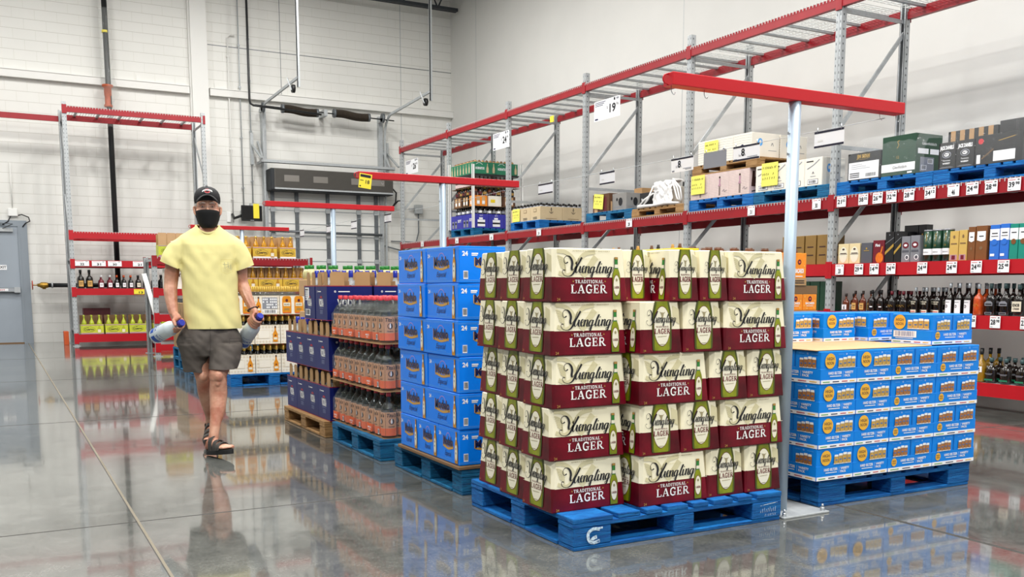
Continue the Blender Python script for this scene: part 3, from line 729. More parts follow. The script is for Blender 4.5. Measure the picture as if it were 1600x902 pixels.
_r = _n.nodes.new('ShaderNodeMapRange'); _r.inputs['From Min'].default_value = 0.30; _r.inputs['From Max'].default_value = 0.52; _c = _n.nodes.new('ShaderNodeTexCoord')
_n.links.new(_c.outputs['Object'], _t.inputs['Vector']); _n.links.new(_t.outputs['Fac'], _r.inputs['Value']); _n.links.new(_r.outputs[0], _n.nodes['Principled BSDF'].inputs['Alpha'])
def make_pallet(m, mark=False, W=1.22, D=1.02, Hh=0.144):
    def f():
        r = thing('pallet', '', 'pallet'); rnd = random.Random(5)
        x0, y0 = -W / 2, -D / 2
        ws = [0.21, 0.12, 0.09, 0.12, 0.09, 0.12, 0.09, 0.16]; gap = (W - sum(ws)) / (len(ws) - 1); x = x0
        for w in ws:
            b = MB(); b.cbox(x, x + w, y0 + rnd.uniform(0, 0.006), -y0 - rnd.uniform(0, 0.008), Hh - 0.022 + rnd.uniform(-0.002, 0), Hh, 0.003, m); b.build('deck_board', r); x += w + gap
        for y in (y0, -0.07, -y0 - 0.14):
            b = MB(); b.cbox(x0, -x0, y + 0.004, y + 0.136, Hh - 0.043, Hh - 0.0225, 0.003, m); b.build('stringer_board', r)
            b = MB(); b.cbox(x0 + 0.004, -x0 - 0.004, y + 0.004, y + 0.136, 0.0, 0.018, 0.003, m); b.build('base_board', r)
            for xb, wb in ((x0, 0.20), (-0.06, 0.12), (-x0 - 0.19, 0.19)):
                b = MB(); b.cbox(xb + 0.003, xb + wb, y + 0.002 + rnd.uniform(0, 0.004), y + 0.138, 0.0185, Hh - 0.0435, 0.004, m)
                if mark and y == y0 and wb == 0.20:
                    P = Print(b, (xb, y - 0.0005, 0), (1, 0, 0), (0, 0, 1), 0.0006)
                    P.stroke([(0.135, 0.088), (0.10, 0.092), (0.075, 0.075), (0.078, 0.045), (0.10, 0.03), (0.135, 0.036)], 0.015, 'spray_white', 1)
                    P.stroke([(0.12, 0.055), (0.10, 0.05), (0.095, 0.042)], 0.016, 'spray_white', 2); P.stroke([(0.09, 0.09), (0.15, 0.094)], 0.009, 'spray_white', 3)
                if mark and y == y0 and wb == 0.19:
                    P = Print(b, (xb, y - 0.0005, 0), (1, 0, 0), (0, 0, 1), 0.0006)
                    P.stroke([(0.05, 0.085), (0.10, 0.09), (0.16, 0.094)], 0.003, 'spray_white', 1)
                    for i in range(9): P.stroke([(0.05 + i * 0.012, 0.05), (0.053 + i * 0.012, 0.066 + 0.004 * (i % 3))], 0.002, 'spray_white', 1)
                    for i in range(7): P.stroke([(0.08 + i * 0.011, 0.03), (0.085 + i * 0.011, 0.042)], 0.002, 'spray_white', 1)
                b.build('block', r)
        for xb in (x0, -x0 - 0.13):
            b = MB(); b.cbox(xb, xb + 0.13, y0 + 0.142, -0.075, 0.001, 0.018, 0.003, m); b.build('base_lead_board', r)
            b = MB(); b.cbox(xb, xb + 0.13, 0.075, -y0 - 0.142, 0.001, 0.018, 0.003, m); b.build('base_lead_board', r)
        return r
    return f
KPB = Kind(make_pallet('pallet_blue')); KPM = Kind(make_pallet('pallet_blue', True)); KPT = Kind(make_pallet('pallet_teal')); KPW = Kind(make_pallet('raw_wood', False, 1.22, 1.16, 0.125))
G_FLOOR = 'blue pallets on the shop floor'
KPM.put((2.765, 3.90, 0), 0, 'blue pallet with a sprayed white C, under the maroon and cream lager packs')
KPT.put((2.82, 5.14, 0), 0, 'worn teal blue pallet under the bright blue beer boxes', G_FLOOR)
KPT.put((2.79, 6.33, 0), 0, 'worn teal blue pallet under the bottles with red caps', G_FLOOR)
KPB.put((4.35, 4.00, 0), 0, 'blue pallet under the light blue seltzer cases', G_FLOOR)
KPB.put((4.36, 5.25, 0), 0, 'blue pallet hidden under the orange rum cartons behind the seltzer', G_FLOOR)
KPB.put((4.36, 6.50, 0), 0, 'blue pallet hidden under the yellow cartons behind the lager', G_FLOOR)
KPW.put((2.77, 7.54, 0), 0, 'bare wooden pallet under the navy vodka cartons')
KPB.put((2.85, 11.70, 0), pi / 2, 'blue pallet under the white patterned rum cases behind the man', G_FLOOR)
for i, z in enumerate((0, 0.146)):
    KPT.put((2.85, 12.83, z), 0, ("blue pallet on the floor under the red cartons by the hip of the man", "upper blue pallet of two, under the red cartons by the hip of the man")[i], "two stacked blue pallets")
    KPT.put((2.85, 13.95, z), 0, ('blue pallet flat on the floor under the brown cartons left of the man', 'blue pallet on top of another one, right under the brown cartons left of the man')[i], 'two blue pallets behind the man')
# ================================================================ lager packs
mat('lager_cream', '#f3ebcd', 0.34, var=0.03, vscale=9, bump=0.05, bscale=14, coat=0.25)
mat('lager_red', '#660418', 0.36, var=0.6, vscale=6, bump=0.05, bscale=14, coat=0.1, spec=0.3)
mat('lager_wing', '#d3caa2', 0.38); mat('bottle_olive', '#7d8410', 0.3, var=0.35, vscale=14); mat('bottle_shade', '#4a5210', 0.35); mat('bottle_rim', '#2c2a12', 0.4); mat('bottle_green', '#2f7a34', 0.3, var=0.2, vscale=30)
mat('label_cream', '#e9e3cc', 0.45); mat('label_red', '#6a1420', 0.5); mat('gold_ink', '#a8813f', 0.5); mat('eagle', '#9a8f6c', 0.5)
YS = [[(590, 285), (560, 300), (540, 280), (545, 240), (575, 218), (610, 225), (637, 258), (645, 300), (637, 350), (650, 372), (690, 330), (735, 240)],
      [(772, 232), (735, 290), (690, 355), (650, 415), (600, 440), (545, 432), (517, 400), (525, 372), (550, 375)],
      [(700, 330), (690, 385), (705, 400), (728, 370), (753, 328)], [(753, 328), (741, 385), (755, 400), (778, 382)],
      [(780, 372), (810, 340), (798, 325), (776, 360), (784, 400), (816, 385)],
      [(832, 328), (812, 402)], [(820, 372), (850, 332), (866, 340), (852, 390), (866, 402), (885, 385)],
      [(938, 335), (905, 338), (882, 375), (892, 402), (918, 378), (940, 333)], [(940, 333), (912, 410), (895, 450), (883, 428), (935, 393), (955, 380)],
      [(952, 385), (1000, 320), (1024, 280), (1012, 280), (982, 340), (968, 385), (975, 402), (996, 388)],
      [(1022, 330), (1006, 388), (1018, 402), (1038, 385)], [(1065, 328), (1045, 402)], [(1053, 372), (1085, 330), (1098, 342), (1084, 390), (1098, 402), (1112, 385)],
      [(1170, 335), (1138, 338), (1115, 375), (1124, 402), (1150, 378), (1172, 333)], [(1172, 333), (1144, 410), (1122, 452), (1108, 430), (1165, 393), (1200, 335)]]
def script_name(P, x0, y0, w, m, k=2, lw=1.0, vs=1.0):
    """handwritten brewery lettering inside width w, baseline y0"""
    sc = w / 690.0
    for i, st in enumerate(YS):
        pts = [(x0 + (a - 515) * sc, y0 + (402 - b) * sc * vs) for a, b in st]
        big = i in (0, 1)
        P.stroke(pts, 0.0026 * lw * w / 0.28, m, k, True, wv=0.0075 * lw * w / 0.28 * (1.15 if big else 0.85))
    P.ell(x0 + (1033 - 515) * sc, y0 + (402 - 300) * sc * vs, 0.003 * w / 0.28, 0.003 * w / 0.28, m, k, 8)
def small_bottle(P, cx, y0, h, k=2, glass='bottle_green', cap='gold_ink', lab='label_cream', txt=None, rim='bottle_rim', liquid=None):
    s_ = h / 0.19
    prof = [(0.0185, 0), (0.020, 0.004), (0.020, 0.105), (0.0170, 0.12), (0.0098, 0.138), (0.0078, 0.15), (0.0075, 0.178), (0.0085, 0.18), (0.0085, 0.19)]
    P.sym([((w + 0.0015) * s_, y0 + (z - 0.001) * s_) for w, z in prof], cx, rim, k)
    P.sym([(w * s_, y0 + z * s_) for w, z in prof], cx, glass, k + 1)
    if glass == 'bottle_green':
        P.sym([(0.0185 * s_, y0 + 0.001 * s_), (0.020 * s_, y0 + 0.105 * s_), (0.0170 * s_, y0 + 0.12 * s_), (0.0092 * s_, y0 + 0.137 * s_)], cx, 'bottle_olive', k + 1.5)
    P.rect(cx - 0.0085 * s_, y0 + 0.18 * s_, cx + 0.0085 * s_, y0 + 0.19 * s_, cap, k + 2)
    if lab:
        P.ell(cx, y0 + 0.064 * s_, 0.0185 * s_, 0.048 * s_, 'label_red' if glass != 'amber_print' else lab, k + 2, 14)
        P.ell(cx, y0 + 0.064 * s_, 0.0168 * s_, 0.045 * s_, lab, k + 3, 14)
        P.rect(cx - 0.0085 * s_, y0 + 0.142 * s_, cx + 0.0085 * s_, y0 + 0.157 * s_, lab, k + 2)
        P.ell(cx, y0 + 0.088 * s_, 0.006 * s_, 0.007 * s_, 'eagle', k + 4, 8)
    if txt: P.slab(txt, cx, y0 + 0.050 * s_, 0.010 * s_, 'label_red', k + 4, w=0.026 * s_)
def star(P, cx, cy, r, m, k): P.poly([(cx + (r if i % 2 == 0 else r * 0.4) * sin(i * pi / 5), cy + (r if i % 2 == 0 else r * 0.4) * cos(i * pi / 5)) for i in range(10)], m, k)
def lager_wide(P, W, Hh):
    def A(px, py): return ((px - 385) / 1000.0 * W, (815 - py) / 765.0 * Hh)
    def S(l): return [A(*p) for p in l]
    P.stroke(S([(470, 400), (590, 440), (690, 330), (660, 200), (560, 110), (450, 95)]), 0.018, 'lager_wing', 1)
    P.stroke(S([(700, 290), (800, 140), (950, 95)]), 0.020, 'lager_wing', 1); P.stroke(S([(780, 450), (880, 300), (960, 170)]), 0.030, 'lager_wing', 1)
    for i in range(6): P.stroke(S([(455 + 8 * i, 160 + 30 * i), (520 + 6 * i, 190 + 34 * i), (560, 250 + 30 * i)]), 0.006, 'lager_wing', 1)
    P.stroke(S([(430, 462), (1370, 462)]), 0.0018, 'lager_cream', 2, False)
    x, y = A(900, 98); P.text("AMERICA'S OLDEST BREWERY", x, y, 0.0052, 'eagle', 2, w=0.20)
    x, y = A(880, 208); P.text('ESTABLISHED 1829', x, y, 0.0042, 'lager_wing', 2, w=0.11)
    x, y = A(515, 402); script_name(P, x, y, 0.275 * W / 0.40, 'ink', 3)
    x, y = A(865, 552); P.slab('TRADITIONAL', x, y, 0.0155, 'white', 2, w=0.150 * W / 0.4)
    x, y = A(860, 695); P.slab('LAGER', x, y, 0.038, 'white', 2, w=0.190 * W / 0.4)
    for px in (655, 1078): x, y = A(px, 524); star(P, x, y, 0.0055, 'gold_ink', 2)
    x, y = A(462, 800); P.text('24', x, y, 0.012, 'gold_ink', 2, bold=0.01)
    x, y = A(1228, 790); small_bottle(P, x, y, 0.190, 4, txt='LAGER')
def lager_narrow(P, D, Hh):
    c = D / 2; f = D / 0.268
    P.poly([(c + 0.07 * f, 0.15), (c + 0.115 * f, 0.13), (c + 0.11 * f, 0.20), (c + 0.07 * f, 0.215)], 'lager_wing', 1)
    out = [(0.054 * f, 0.012), (0.059 * f, 0.018), (0.0605 * f, 0.06), (0.060 * f, 0.15), (0.056 * f, 0.19), (0.048 * f, 0.218), (0.044 * f, 0.235)]
    P.sym([(w + 0.002, y) for w, y in out], c, 'bottle_rim', 2); P.sym(out, c, 'bottle_shade', 3); P.sym([(w - 0.011 * f, y) for w, y in out], c, 'bottle_olive', 3.5)
    P.ell(c, 0.122, 0.053 * f, 0.092, 'label_red', 4, 28); P.ell(c, 0.122, 0.0505 * f, 0.089, 'label_cream', 5, 28)
    P.poly([(c + a * f, b) for a, b in ((-0.018, 0.190), (-0.006, 0.184), (0.0, 0.186), (0.006, 0.183), (0.020, 0.188), (0.010, 0.178), (0.006, 0.164), (0.009, 0.158), (-0.008, 0.158), (-0.004, 0.168), (-0.008, 0.178))], 'eagle', 6)
    script_name(P, c - 0.102 * f, 0.139, 0.196 * f, 'ink', 7, 1.0, 1.25)
    P.slab('TRADITIONAL', c, 0.1165, 0.0075, 'label_red', 6, w=0.085 * f); P.slab('LAGER', c, 0.088, 0.0235, 'label_red', 6, w=0.098 * f)
    P.stroke([(c - 0.03 * f, 0.075), (c + 0.028 * f, 0.077)], 0.0022, 'eagle', 6, False); P.ell(c, 0.04, 0.02 * f, 0.0016, 'eagle', 6, 8)
    P.text('24', 0.02, 0.008, 0.010, 'gold_ink', 2, bold=0.01)
def make_lager(W, D, seed=0):
    def f():
        Hh = 0.234; r = thing('beer_pack', '', 'beer pack')
        b = MB(); tp = 0.010
        def ring(z, tx, ty, c):
            x, y = W / 2 - tx, D / 2 - ty
            return [(-x + c, -y, z), (x - c, -y, z), (x, -y + c, z), (x, y - c, z), (x - c, y, z), (-x + c, y, z), (-x, y - c, z), (-x, -y + c, z)]
        zs = 0.108
        k = zs / Hh
        b.loft([ring(0, 0.001, 0.001, 0.004), ring(0.004, 0, 0, 0.005), ring(zs, tp * k, tp * k, 0.005 + 0.014 * k)], 'lager_red', True, False)
        b.loft([ring(zs, tp * k, tp * k, 0.005 + 0.014 * k), ring(Hh - 0.004, tp, tp, 0.019), ring(Hh, tp + 0.004, tp + 0.004, 0.019)], 'lager_cream', True, False)
        t = 0.010 / Hh
        lager_wide(Print(b, (-W / 2, -D / 2 - 0.0006, 0), (1, 0, 0), (0, t, 1)), W, Hh)
        lager_narrow(Print(b, (-W / 2 - 0.0006, D / 2, 0), (0, -1, 0), (t, 0, 1)), D, Hh)
        lager_narrow(Print(b, (W / 2 + 0.0006, -D / 2, 0), (0, 1, 0), (-t, 0, 1)), D, Hh)
        lager_wide(Print(b, (W / 2, D / 2 + 0.0006, 0), (-1, 0, 0), (0, -t, 1)), W, Hh)
        b.build('carton', r)
        return r
    return f
KL24 = Kind(make_lager(0.40, 0.268)); KL12 = Kind(make_lager(0.40, 0.234)); KL10 = Kind(make_lager(0.40, 0.168)); KLW = Kind(make_lager(0.36, 0.268))
GL = 'maroon and cream lager packs'
LN = ('bottom', 'second', 'middle', 'fourth', 'top')
rnd = random.Random(11)
def jit(a): return rnd.uniform(-a, a)
Z0 = 0.1445; LH = 0.2355
def put_lager(K, x, y, layer, rot, label):
    K.put((x + jit(0.004), y + jit(0.004), Z0 + LH * layer), rot + jit(0.012), label, GL)
for L in range(5):
    off = (0, -0.004, 0.002, -0.008, 0.0)[L]
    put_lager(KL24, 2.328 + off, 3.67, L, 0, 'maroon and cream 24-bottle lager pack at the near corner, %s layer' % LN[L])
    put_lager(KL24, 2.352 + off, 3.945, L, 0, 'maroon and cream lager pack second from the near corner, %s layer, end face out' % LN[L])
    put_lager(KL24, 2.378 + off, 4.22, L, 0, 'maroon and cream lager pack third from the near corner, %s layer, beside the blue boxes' % LN[L])
    # front row to the right of the corner pack
    if L in (0, 2):
        put_lager(KL24, 2.745, 3.582, L, 0, 'lager pack wide face out, just right of the corner pack, %s layer' % LN[L])
        put_lager(KL12, 3.066, 3.648, L, pi / 2, 'lager pack end face out, between a wide pack and another end, %s layer' % LN[L])
        put_lager(KL24, 3.300 - 0.03 + 0.005, 3.622, L, pi / 2, 'lager pack end face out, beside the steel pole, %s layer' % LN[L]) if False else KL12.put((3.304, 3.648, Z0 + LH * L), pi / 2, 'lager pack end face out, right beside the steel pole, %s layer' % LN[L], GL)
    elif L in (1, 3):
        put_lager(KL12, 2.665, 3.648, L, pi / 2, 'lager pack end face out, just right of the corner pack, %s layer' % LN[L])
        KL12.put((2.902, 3.648, Z0 + LH * L), pi / 2, 'lager pack end face out, second right of the corner pack, %s layer' % LN[L], GL)
        put_lager(KL24, 3.225, 3.582, L, 0, 'lager pack wide face out beside the steel pole, %s layer' % LN[L])
    else:
        KL10.put((2.618, 3.785, Z0 + LH * L), pi / 2, 'lager pack end face out, half hidden behind the corner pack, top layer', GL)
        KL10.put((2.787, 3.65, Z0 + LH * L), pi / 2, 'lager pack end face out just right of the gap, top layer', GL)
        KL10.put((2.962, 3.648, Z0 + LH * L), pi / 2, 'lager pack end face out left of the wide pack, top layer', GL)
        put_lager(KLW, 3.235, 3.582, L, 0, 'lager pack wide face out beside the steel pole, top layer')
    for i, x in enumerate((2.795, 3.20)):
        if L == 4 and i == 0: continue
        put_lager(KL24, x, 4.04 + (0.10 if L == 4 else 0), L, 0, 'lager pack inside the stack behind the front row, %s layer, %s' % (LN[L], ('nearer the corner column', 'nearer the steel pole')[i]))

# ================================================================ blue beer boxes
mat('beer_blue', '#0080f4', 0.36, coat=0.08, spec=0.3, bump=0.03, bscale=12); mat('beer_light', '#5aa8ee', 0.4); mat('beer_navy', '#101c4e', 0.4); mat('beer_gold', '#c8994a', 0.4); mat('amber_print', '#c98a1e', 0.35, var=0.2, vscale=40); mat('beer_pink', '#a48ad0', 0.4)
def blackletter(P, x, y, h, k, w):
    P.text('Modelo', x - w * 0.008, y - h * 0.05, h, 'beer_gold', k, bold=0.05, w=w * 1.04)
    P.text('Modelo', x, y, h, 'beer_navy', k + 1, bold=0.035, w=w)
def cursive(P, txt, x, y, h, m, k, w): P.text(txt, x, y, h, m, k, shear=0.45, w=w)
def barcode(P, x, y, w, h, k, n=14, m='ink', bg='paper'):
    P.rect(x, y, x + w, y + h, bg, k); r = random.Random(n)
    xx = x + w * 0.08
    while xx < x + w * 0.9:
        d = r.choice((0.02, 0.035, 0.05)) * w; P.rect(xx, y + h * 0.15, xx + d, y + h * 0.92, m, k + 1); xx += d + r.choice((0.025, 0.04)) * w
def modelo_side(P, W, Hh):
    f = W / 0.43
    for y in (0.008, 0.014): P.rect(0, y, W, y + 0.0016, 'beer_light', 1)
    for y in (Hh - 0.012, Hh - 0.018): P.rect(0, y, W, y + 0.0016, 'beer_light', 1)
    P.text('24', 0.035 * f, Hh - 0.055, 0.020, 'white', 1, bold=0.03); P.rect(0.06 * f, Hh - 0.050, 0.085 * f, Hh - 0.046, 'beer_light', 1)
    c = 0.205 * f
    P.stroke([(c - 0.05 * f, 0.135), (c - 0.02 * f, 0.163), (c + 0.02 * f, 0.163), (c + 0.05 * f, 0.135)], 0.005, 'beer_pink', 1)
    P.stroke([(c - 0.09 * f, 0.090), (c, 0.078), (c + 0.09 * f, 0.090)], 0.014, 'beer_gold', 1)
    P.poly([(c - 0.09 * f, 0.10), (c - 0.11 * f, 0.096), (c - 0.10 * f, 0.086), (c - 0.112 * f, 0.080), (c - 0.08 * f, 0.085)], 'beer_gold', 1); P.poly([(c + 0.08 * f, 0.085), (c + 0.112 * f, 0.080), (c + 0.10 * f, 0.086), (c + 0.11 * f, 0.096), (c + 0.09 * f, 0.10)], 'beer_gold', 1)
    blackletter(P, c, 0.096, 0.050, 2, 0.195 * f)
    cursive(P, 'Especial', c, 0.035, 0.030, 'beer_navy', 2, 0.13 * f)
    P.rect(c - 0.06 * f, 0.022, c + 0.07 * f, 0.0245, 'beer_light', 1)
    small_bottle(P, 0.372 * f, 0.008, 0.178, 3, 'amber_print', 'gold_ink', 'label_cream', None, 'beer_navy')
    P.text('M', 0.372 * f, 0.06, 0.012, 'beer_navy', 8)
def modelo_front(P, W, Hh):
    for y in (0.010, 0.016, Hh - 0.014, Hh - 0.020): P.rect(0, y, W, y + 0.0018, 'beer_light', 1)
    P.text('24', 0.018, Hh - 0.052, 0.024, 'white', 1, 'L', bold=0.04); P.rect(0.075, Hh - 0.044, 0.115, Hh - 0.036, 'white', 1); P.rect(0.075, Hh - 0.052, 0.11, Hh - 0.047, 'white', 1)
    P.ell(0.165, Hh - 0.058, 0.022, 0.016, 'black', 1, 12)
    P.stroke([(0.10, 0.092), (0.18, 0.080), (0.26, 0.092)], 0.012, 'beer_gold', 1)
    blackletter(P, 0.18, 0.096, 0.042, 2, 0.17)
    P.stroke([(0.16, 0.137), (0.19, 0.150), (0.22, 0.150), (0.245, 0.137)], 0.004, 'beer_pink', 1)
    cursive(P, 'Especial', 0.20, 0.045, 0.020, 'beer_navy', 2, 0.10)
    barcode(P, 0.025, 0.022, 0.028, 0.044, 1, 8)
def make_modelo(W):
    def f():
        r = thing('beer_box', '', 'beer box'); b = MB(); D = 0.285; Hh = 0.199
        # wide face points to -x here: local x = depth (0.285), local y = width
        b.cbox(-D / 2, D / 2, -W / 2, W / 2, 0, Hh, 0.003, 'beer_blue')
        modelo_side(Print(b, (-D / 2 - 0.0003, W / 2, 0), (0, -1, 0), (0, 0, 1)), W, Hh)
        modelo_side(Print(b, (D / 2 + 0.0003, -W / 2, 0), (0, 1, 0), (0, 0, 1)), W, Hh)
        modelo_front(Print(b, (-D / 2, -W / 2 - 0.0003, 0), (1, 0, 0), (0, 0, 1)), D, Hh)
        b.build('carton', r); return r
    return f
def make_modelo_end():
    r = thing('beer_box', '', 'beer box'); b = MB(); D, W, Hh = 0.43, 0.283, 0.199
    b.cbox(-D / 2, D / 2, -W / 2, W / 2, 0, Hh, 0.003, 'beer_blue')
    modelo_side(Print(b, (-D / 2 - 0.0003, W / 2, 0), (0, -1, 0), (0, 0, 1)), W, Hh)
    modelo_front(Print(b, (-D / 2, -W / 2 - 0.0003, 0), (1, 0, 0), (0, 0, 1)), D, Hh)
    b.build('carton', r); return r
KMO = Kind(make_modelo(0.43)); KME = Kind(make_modelo_end)
GM = 'bright blue 24-bottle beer boxes'
RN = ('lowest', 'second lowest', 'third lowest', 'third highest', 'second highest', 'topmost')
for L in range(6):
    z = Z0 + 0.022 + L * 0.2012
    if L == 0:
        for i in range(3):
            KME.put((2.42, 4.79 + i * 0.288, z), 0, 'bright blue beer box in the bottom layer, narrow end out, %s the lager stack' % ('nearest', 'second from', 'third from')[i], GM)
            KME.put((2.86, 4.79 + i * 0.288, z), 0, 'hidden blue beer box in the bottom layer, inner column, %s the lager stack' % ('nearest', 'second from', 'third from')[i], GM) if i == 0 else None
    else:
        for i in range(2):
            KMO.put((2.345 + jit(0.006), 4.86 + i * 0.436 + jit(0.004), z), jit(0.012), 'bright blue beer box, %s wide one of the %s column' % (RN[L], ('near', 'far')[i]), GM)
            if i == 0 and L < 5: KMO.put((2.635, 4.86, z), 0, 'bright blue beer box behind the near column, %s wide one' % RN[L], GM)
cs = MB(); cs.cbox(2.19, 3.0, 4.63, 5.53, Z0 + 0.001, Z0 + 0.02, 0.003, 'kraft_dark'); tag(cs.build('cardboard_sheet'), 'grey-brown cardboard sheet under the blue beer boxes on the teal pallet', 'cardboard sheet')

# ================================================================ spirit bottles
def lathe_bottle(b, prof, mats_z, n=14, c=(0, 0, 0), sx=1, sy=1):
    """prof (r,z) list; mats_z: list of (ztop, material) colouring bands"""
    z0 = prof[0][1]
    def rad(z):
        for (r0, a), (r1, e) in zip(prof, prof[1:]):
            if a <= z <= e: return r0 + (r1 - r0) * (z - a) / max(e - a, 1e-6)
        return prof[-1][0]
    lo = z0
    for zt, m in mats_z:
        seg = [(rad(lo + 1e-5), lo)] + [(r, z) for r, z in prof if lo + 1e-4 < z < zt - 1e-4] + [(rad(zt - 1e-5), zt)]
        b.lathe(seg, m, c, n, True, sx, sy); lo = zt
class CylPrint(Print):
    def rect(s, x0, y0, x1, y1, m, k=1):
        n = max(1, int(math.ceil((x1 - x0) / 0.009))); s.mb.add([s.P(x0 + (x1 - x0) * i / n, y, k) for i in range(n + 1) for y in (y0, y1)], [(2 * i, 2 * i + 2, 2 * i + 3, 2 * i + 1) for i in range(n)], m)
    def __init__(s, mb, r, ang, z0, step=0.0006, sy=1.0):
        s.mb = mb; s.r = r; s.ang = ang; s.z0 = z0; s.step = step; s.sx = 1; s.sy = 1; s.shear = 0; s.fy = sy
    def P(s, x, y, k):
        a = s.ang + x / s.r; rr = s.r + s.step * k
        return Vector((rr * cos(a), rr * sin(a) * s.fy, s.z0 + y))
mat('clear_glass', '#3d4542', 0.05, alpha=0.42, spec=1.0); mat('frost_glass', '#94989a', 0.45); mat('cap_blue', '#1428a0', 0.3, coat=0.4); mat('cap_red', '#d8404a', 0.35)
mat('tan_label', '#c08c66', 0.6, var=0.05, vscale=20); mat('orange_label', '#e0602c', 0.55); mat('label_brown', '#3a1c10', 0.6); mat('shrink_film', '#d8dcdc', 0.06, alpha=0.09, spec=1.0)
mat('dark_liquor', '#17100c', 0.12, spec=0.7)
def make_red_cap_case():
    r = thing('bottle_case', '', 'bottle case')
    pr = [(0.050, 0.004), (0.053, 0.012), (0.053, 0.185), (0.050, 0.200), (0.036, 0.222), (0.018, 0.240), (0.0145, 0.262), (0.0145, 0.285)]
    bd = cd = None
    for ix in range(2):
        for iy in range(3):
            loc = (-0.057 + ix * 0.114, -0.118 + iy * 0.118, 0.004)
            if bd is None:
                b = MB(); lathe_bottle(b, pr, [(0.285, 'clear_glass')])
                for a in (pi, 1.5 * pi):
                    P = CylPrint(b, 0.0534, a, 0, 0.0009); P.rect(-0.041, 0.016, 0.041, 0.172, 'tan_label', 0); P.rect(-0.041, 0.014, 0.041, 0.064, 'orange_label', 0.6)
                    P.ell(0, 0.110, 0.020, 0.020, 'label_brown', 1, 14); P.ell(0, 0.108, 0.005, 0.013, 'paper', 2, 8); P.rect(-0.003, 0.105, 0.003, 0.128, 'paper', 2)
                    P.text("Tito's", 0, 0.140, 0.024, 'label_brown', 1, shear=0.2, bold=0.03, w=0.066)
                    P.text('Handmade', 0, 0.072, 0.009, 'label_brown', 1, shear=0.25, bold=0.02, w=0.046)
                    P.poly([(0.035, 0.055), (0.035, 0.030), (-0.015, 0.030), (0.005, 0.043), (-0.015, 0.055)], 'tan_label', 1)
                o = b.build('bottle', r, loc); bd = o.data
                b = MB(); b.lathe([(0.016, 0.275), (0.017, 0.28), (0.017, 0.302), (0.015, 0.304)], 'cap_red', n=12); c = b.build('cap', o); cd = c.data
            else:
                o = bpy.data.objects.new('bottle', bd); COL.objects.link(o); o.parent = r; o.location = loc
                c = bpy.data.objects.new('cap', cd); COL.objects.link(c); c.parent = o
    b = MB(); b.cbox(-0.116, 0.116, -0.178, 0.178, 0.001, 0.192, 0.02, 'shrink_film'); b.build('film_wrap', r)
    b = MB(); b.box(-0.118, 0.118, -0.18, 0.18, 0, 0.003, 'kraft_dark')
    P = Print(b, (-0.1165, 0.17, 0), (0, -1, 0), (0, 0, 1), 0.0008)
    P.rect(0.02, 0.02, 0.12, 0.075, 'orange_label', 1); P.text("AMERICA'S", 0.07, 0.042, 0.012, 'paper', 2, bold=0.02, w=0.07); P.rect(0.05, 0.030, 0.09, 0.034, 'paper', 2)
    barcode(P, 0.235, 0.022, 0.028, 0.036, 1, 9)
    b.build('tray', r)
    return r
KT = Kind(make_red_cap_case); GT = 'film-wrapped cases of bottles with tan labels and red caps'
for L in range(3):
    for i in range(3):
        for j in range(2):
            KT.put((2.335 + j * 0.24 + jit(0.004), 6.03 + i * 0.362 + jit(0.004), Z0 + L * 0.318), jit(0.015), 'film-wrapped case of tan-labelled bottles, %s tier, %s, %s' % (('lowest', 'middle', 'top')[L], ('next to the blue boxes', 'middle of the row', 'next to the navy cartons')[i], ('aisle side', 'inner side')[j]), GT)
    if L < 2:
        b = MB(); b.box(2.21, 2.70, 5.85, 6.94, Z0 + (L + 1) * 0.318 - 0.006, Z0 + (L + 1) * 0.318 - 0.001, 'kraft'); tag(b.build('tier_sheet'), 'cardboard sheet under the %s tier of red-capped bottles' % ('middle', 'top')[L], 'cardboard sheet')
# ================================================================ navy vodka cartons
mat('navy_carton', '#0c1a62', 0.45, var=0.05, vscale=6, spec=0.3); mat('carton_red', '#a32035', 0.5); mat('navy_grey', '#7c86a8', 0.5)
def vodka_face(P, W, Hh, wide=False, sticker=None):
    P.rect(0, Hh - 0.006, W, Hh, 'carton_red', 1); P.rect(0, 0, W, 0.004, 'carton_red', 1)
    c = W * 0.5
    P.ell(W * 0.18, Hh - 0.045, 0.008, 0.008, 'white', 1, 10); P.ell(W * 0.18, Hh - 0.045, 0.004, 0.004, 'navy_carton', 2, 8)
    P.rect(W * 0.25, Hh - 0.049, W * 0.5, Hh - 0.042, 'white', 1)
    P.text('NEW AMSTERDAM', c, Hh - 0.088, 0.008, 'carton_red', 1, w=W * 0.35) if False else P.poly([(c - 0.035, Hh - 0.095), (c + 0.035, Hh - 0.095), (c + 0.02, Hh - 0.080), (c - 0.02, Hh - 0.080)], 'carton_red', 1)
    P.text('VODKA', c, 0.106, 0.056, 'white', 1, bold=0.035, w=0.115 if not wide else 0.2)
    P.rect(c - 0.05, 0.090, c + 0.05, 0.0935, 'navy_grey', 1)
    for k in range(4): P.rect(c - 0.035, 0.050 + k * 0.008, c + 0.035, 0.053 + k * 0.008, 'navy_grey', 1)
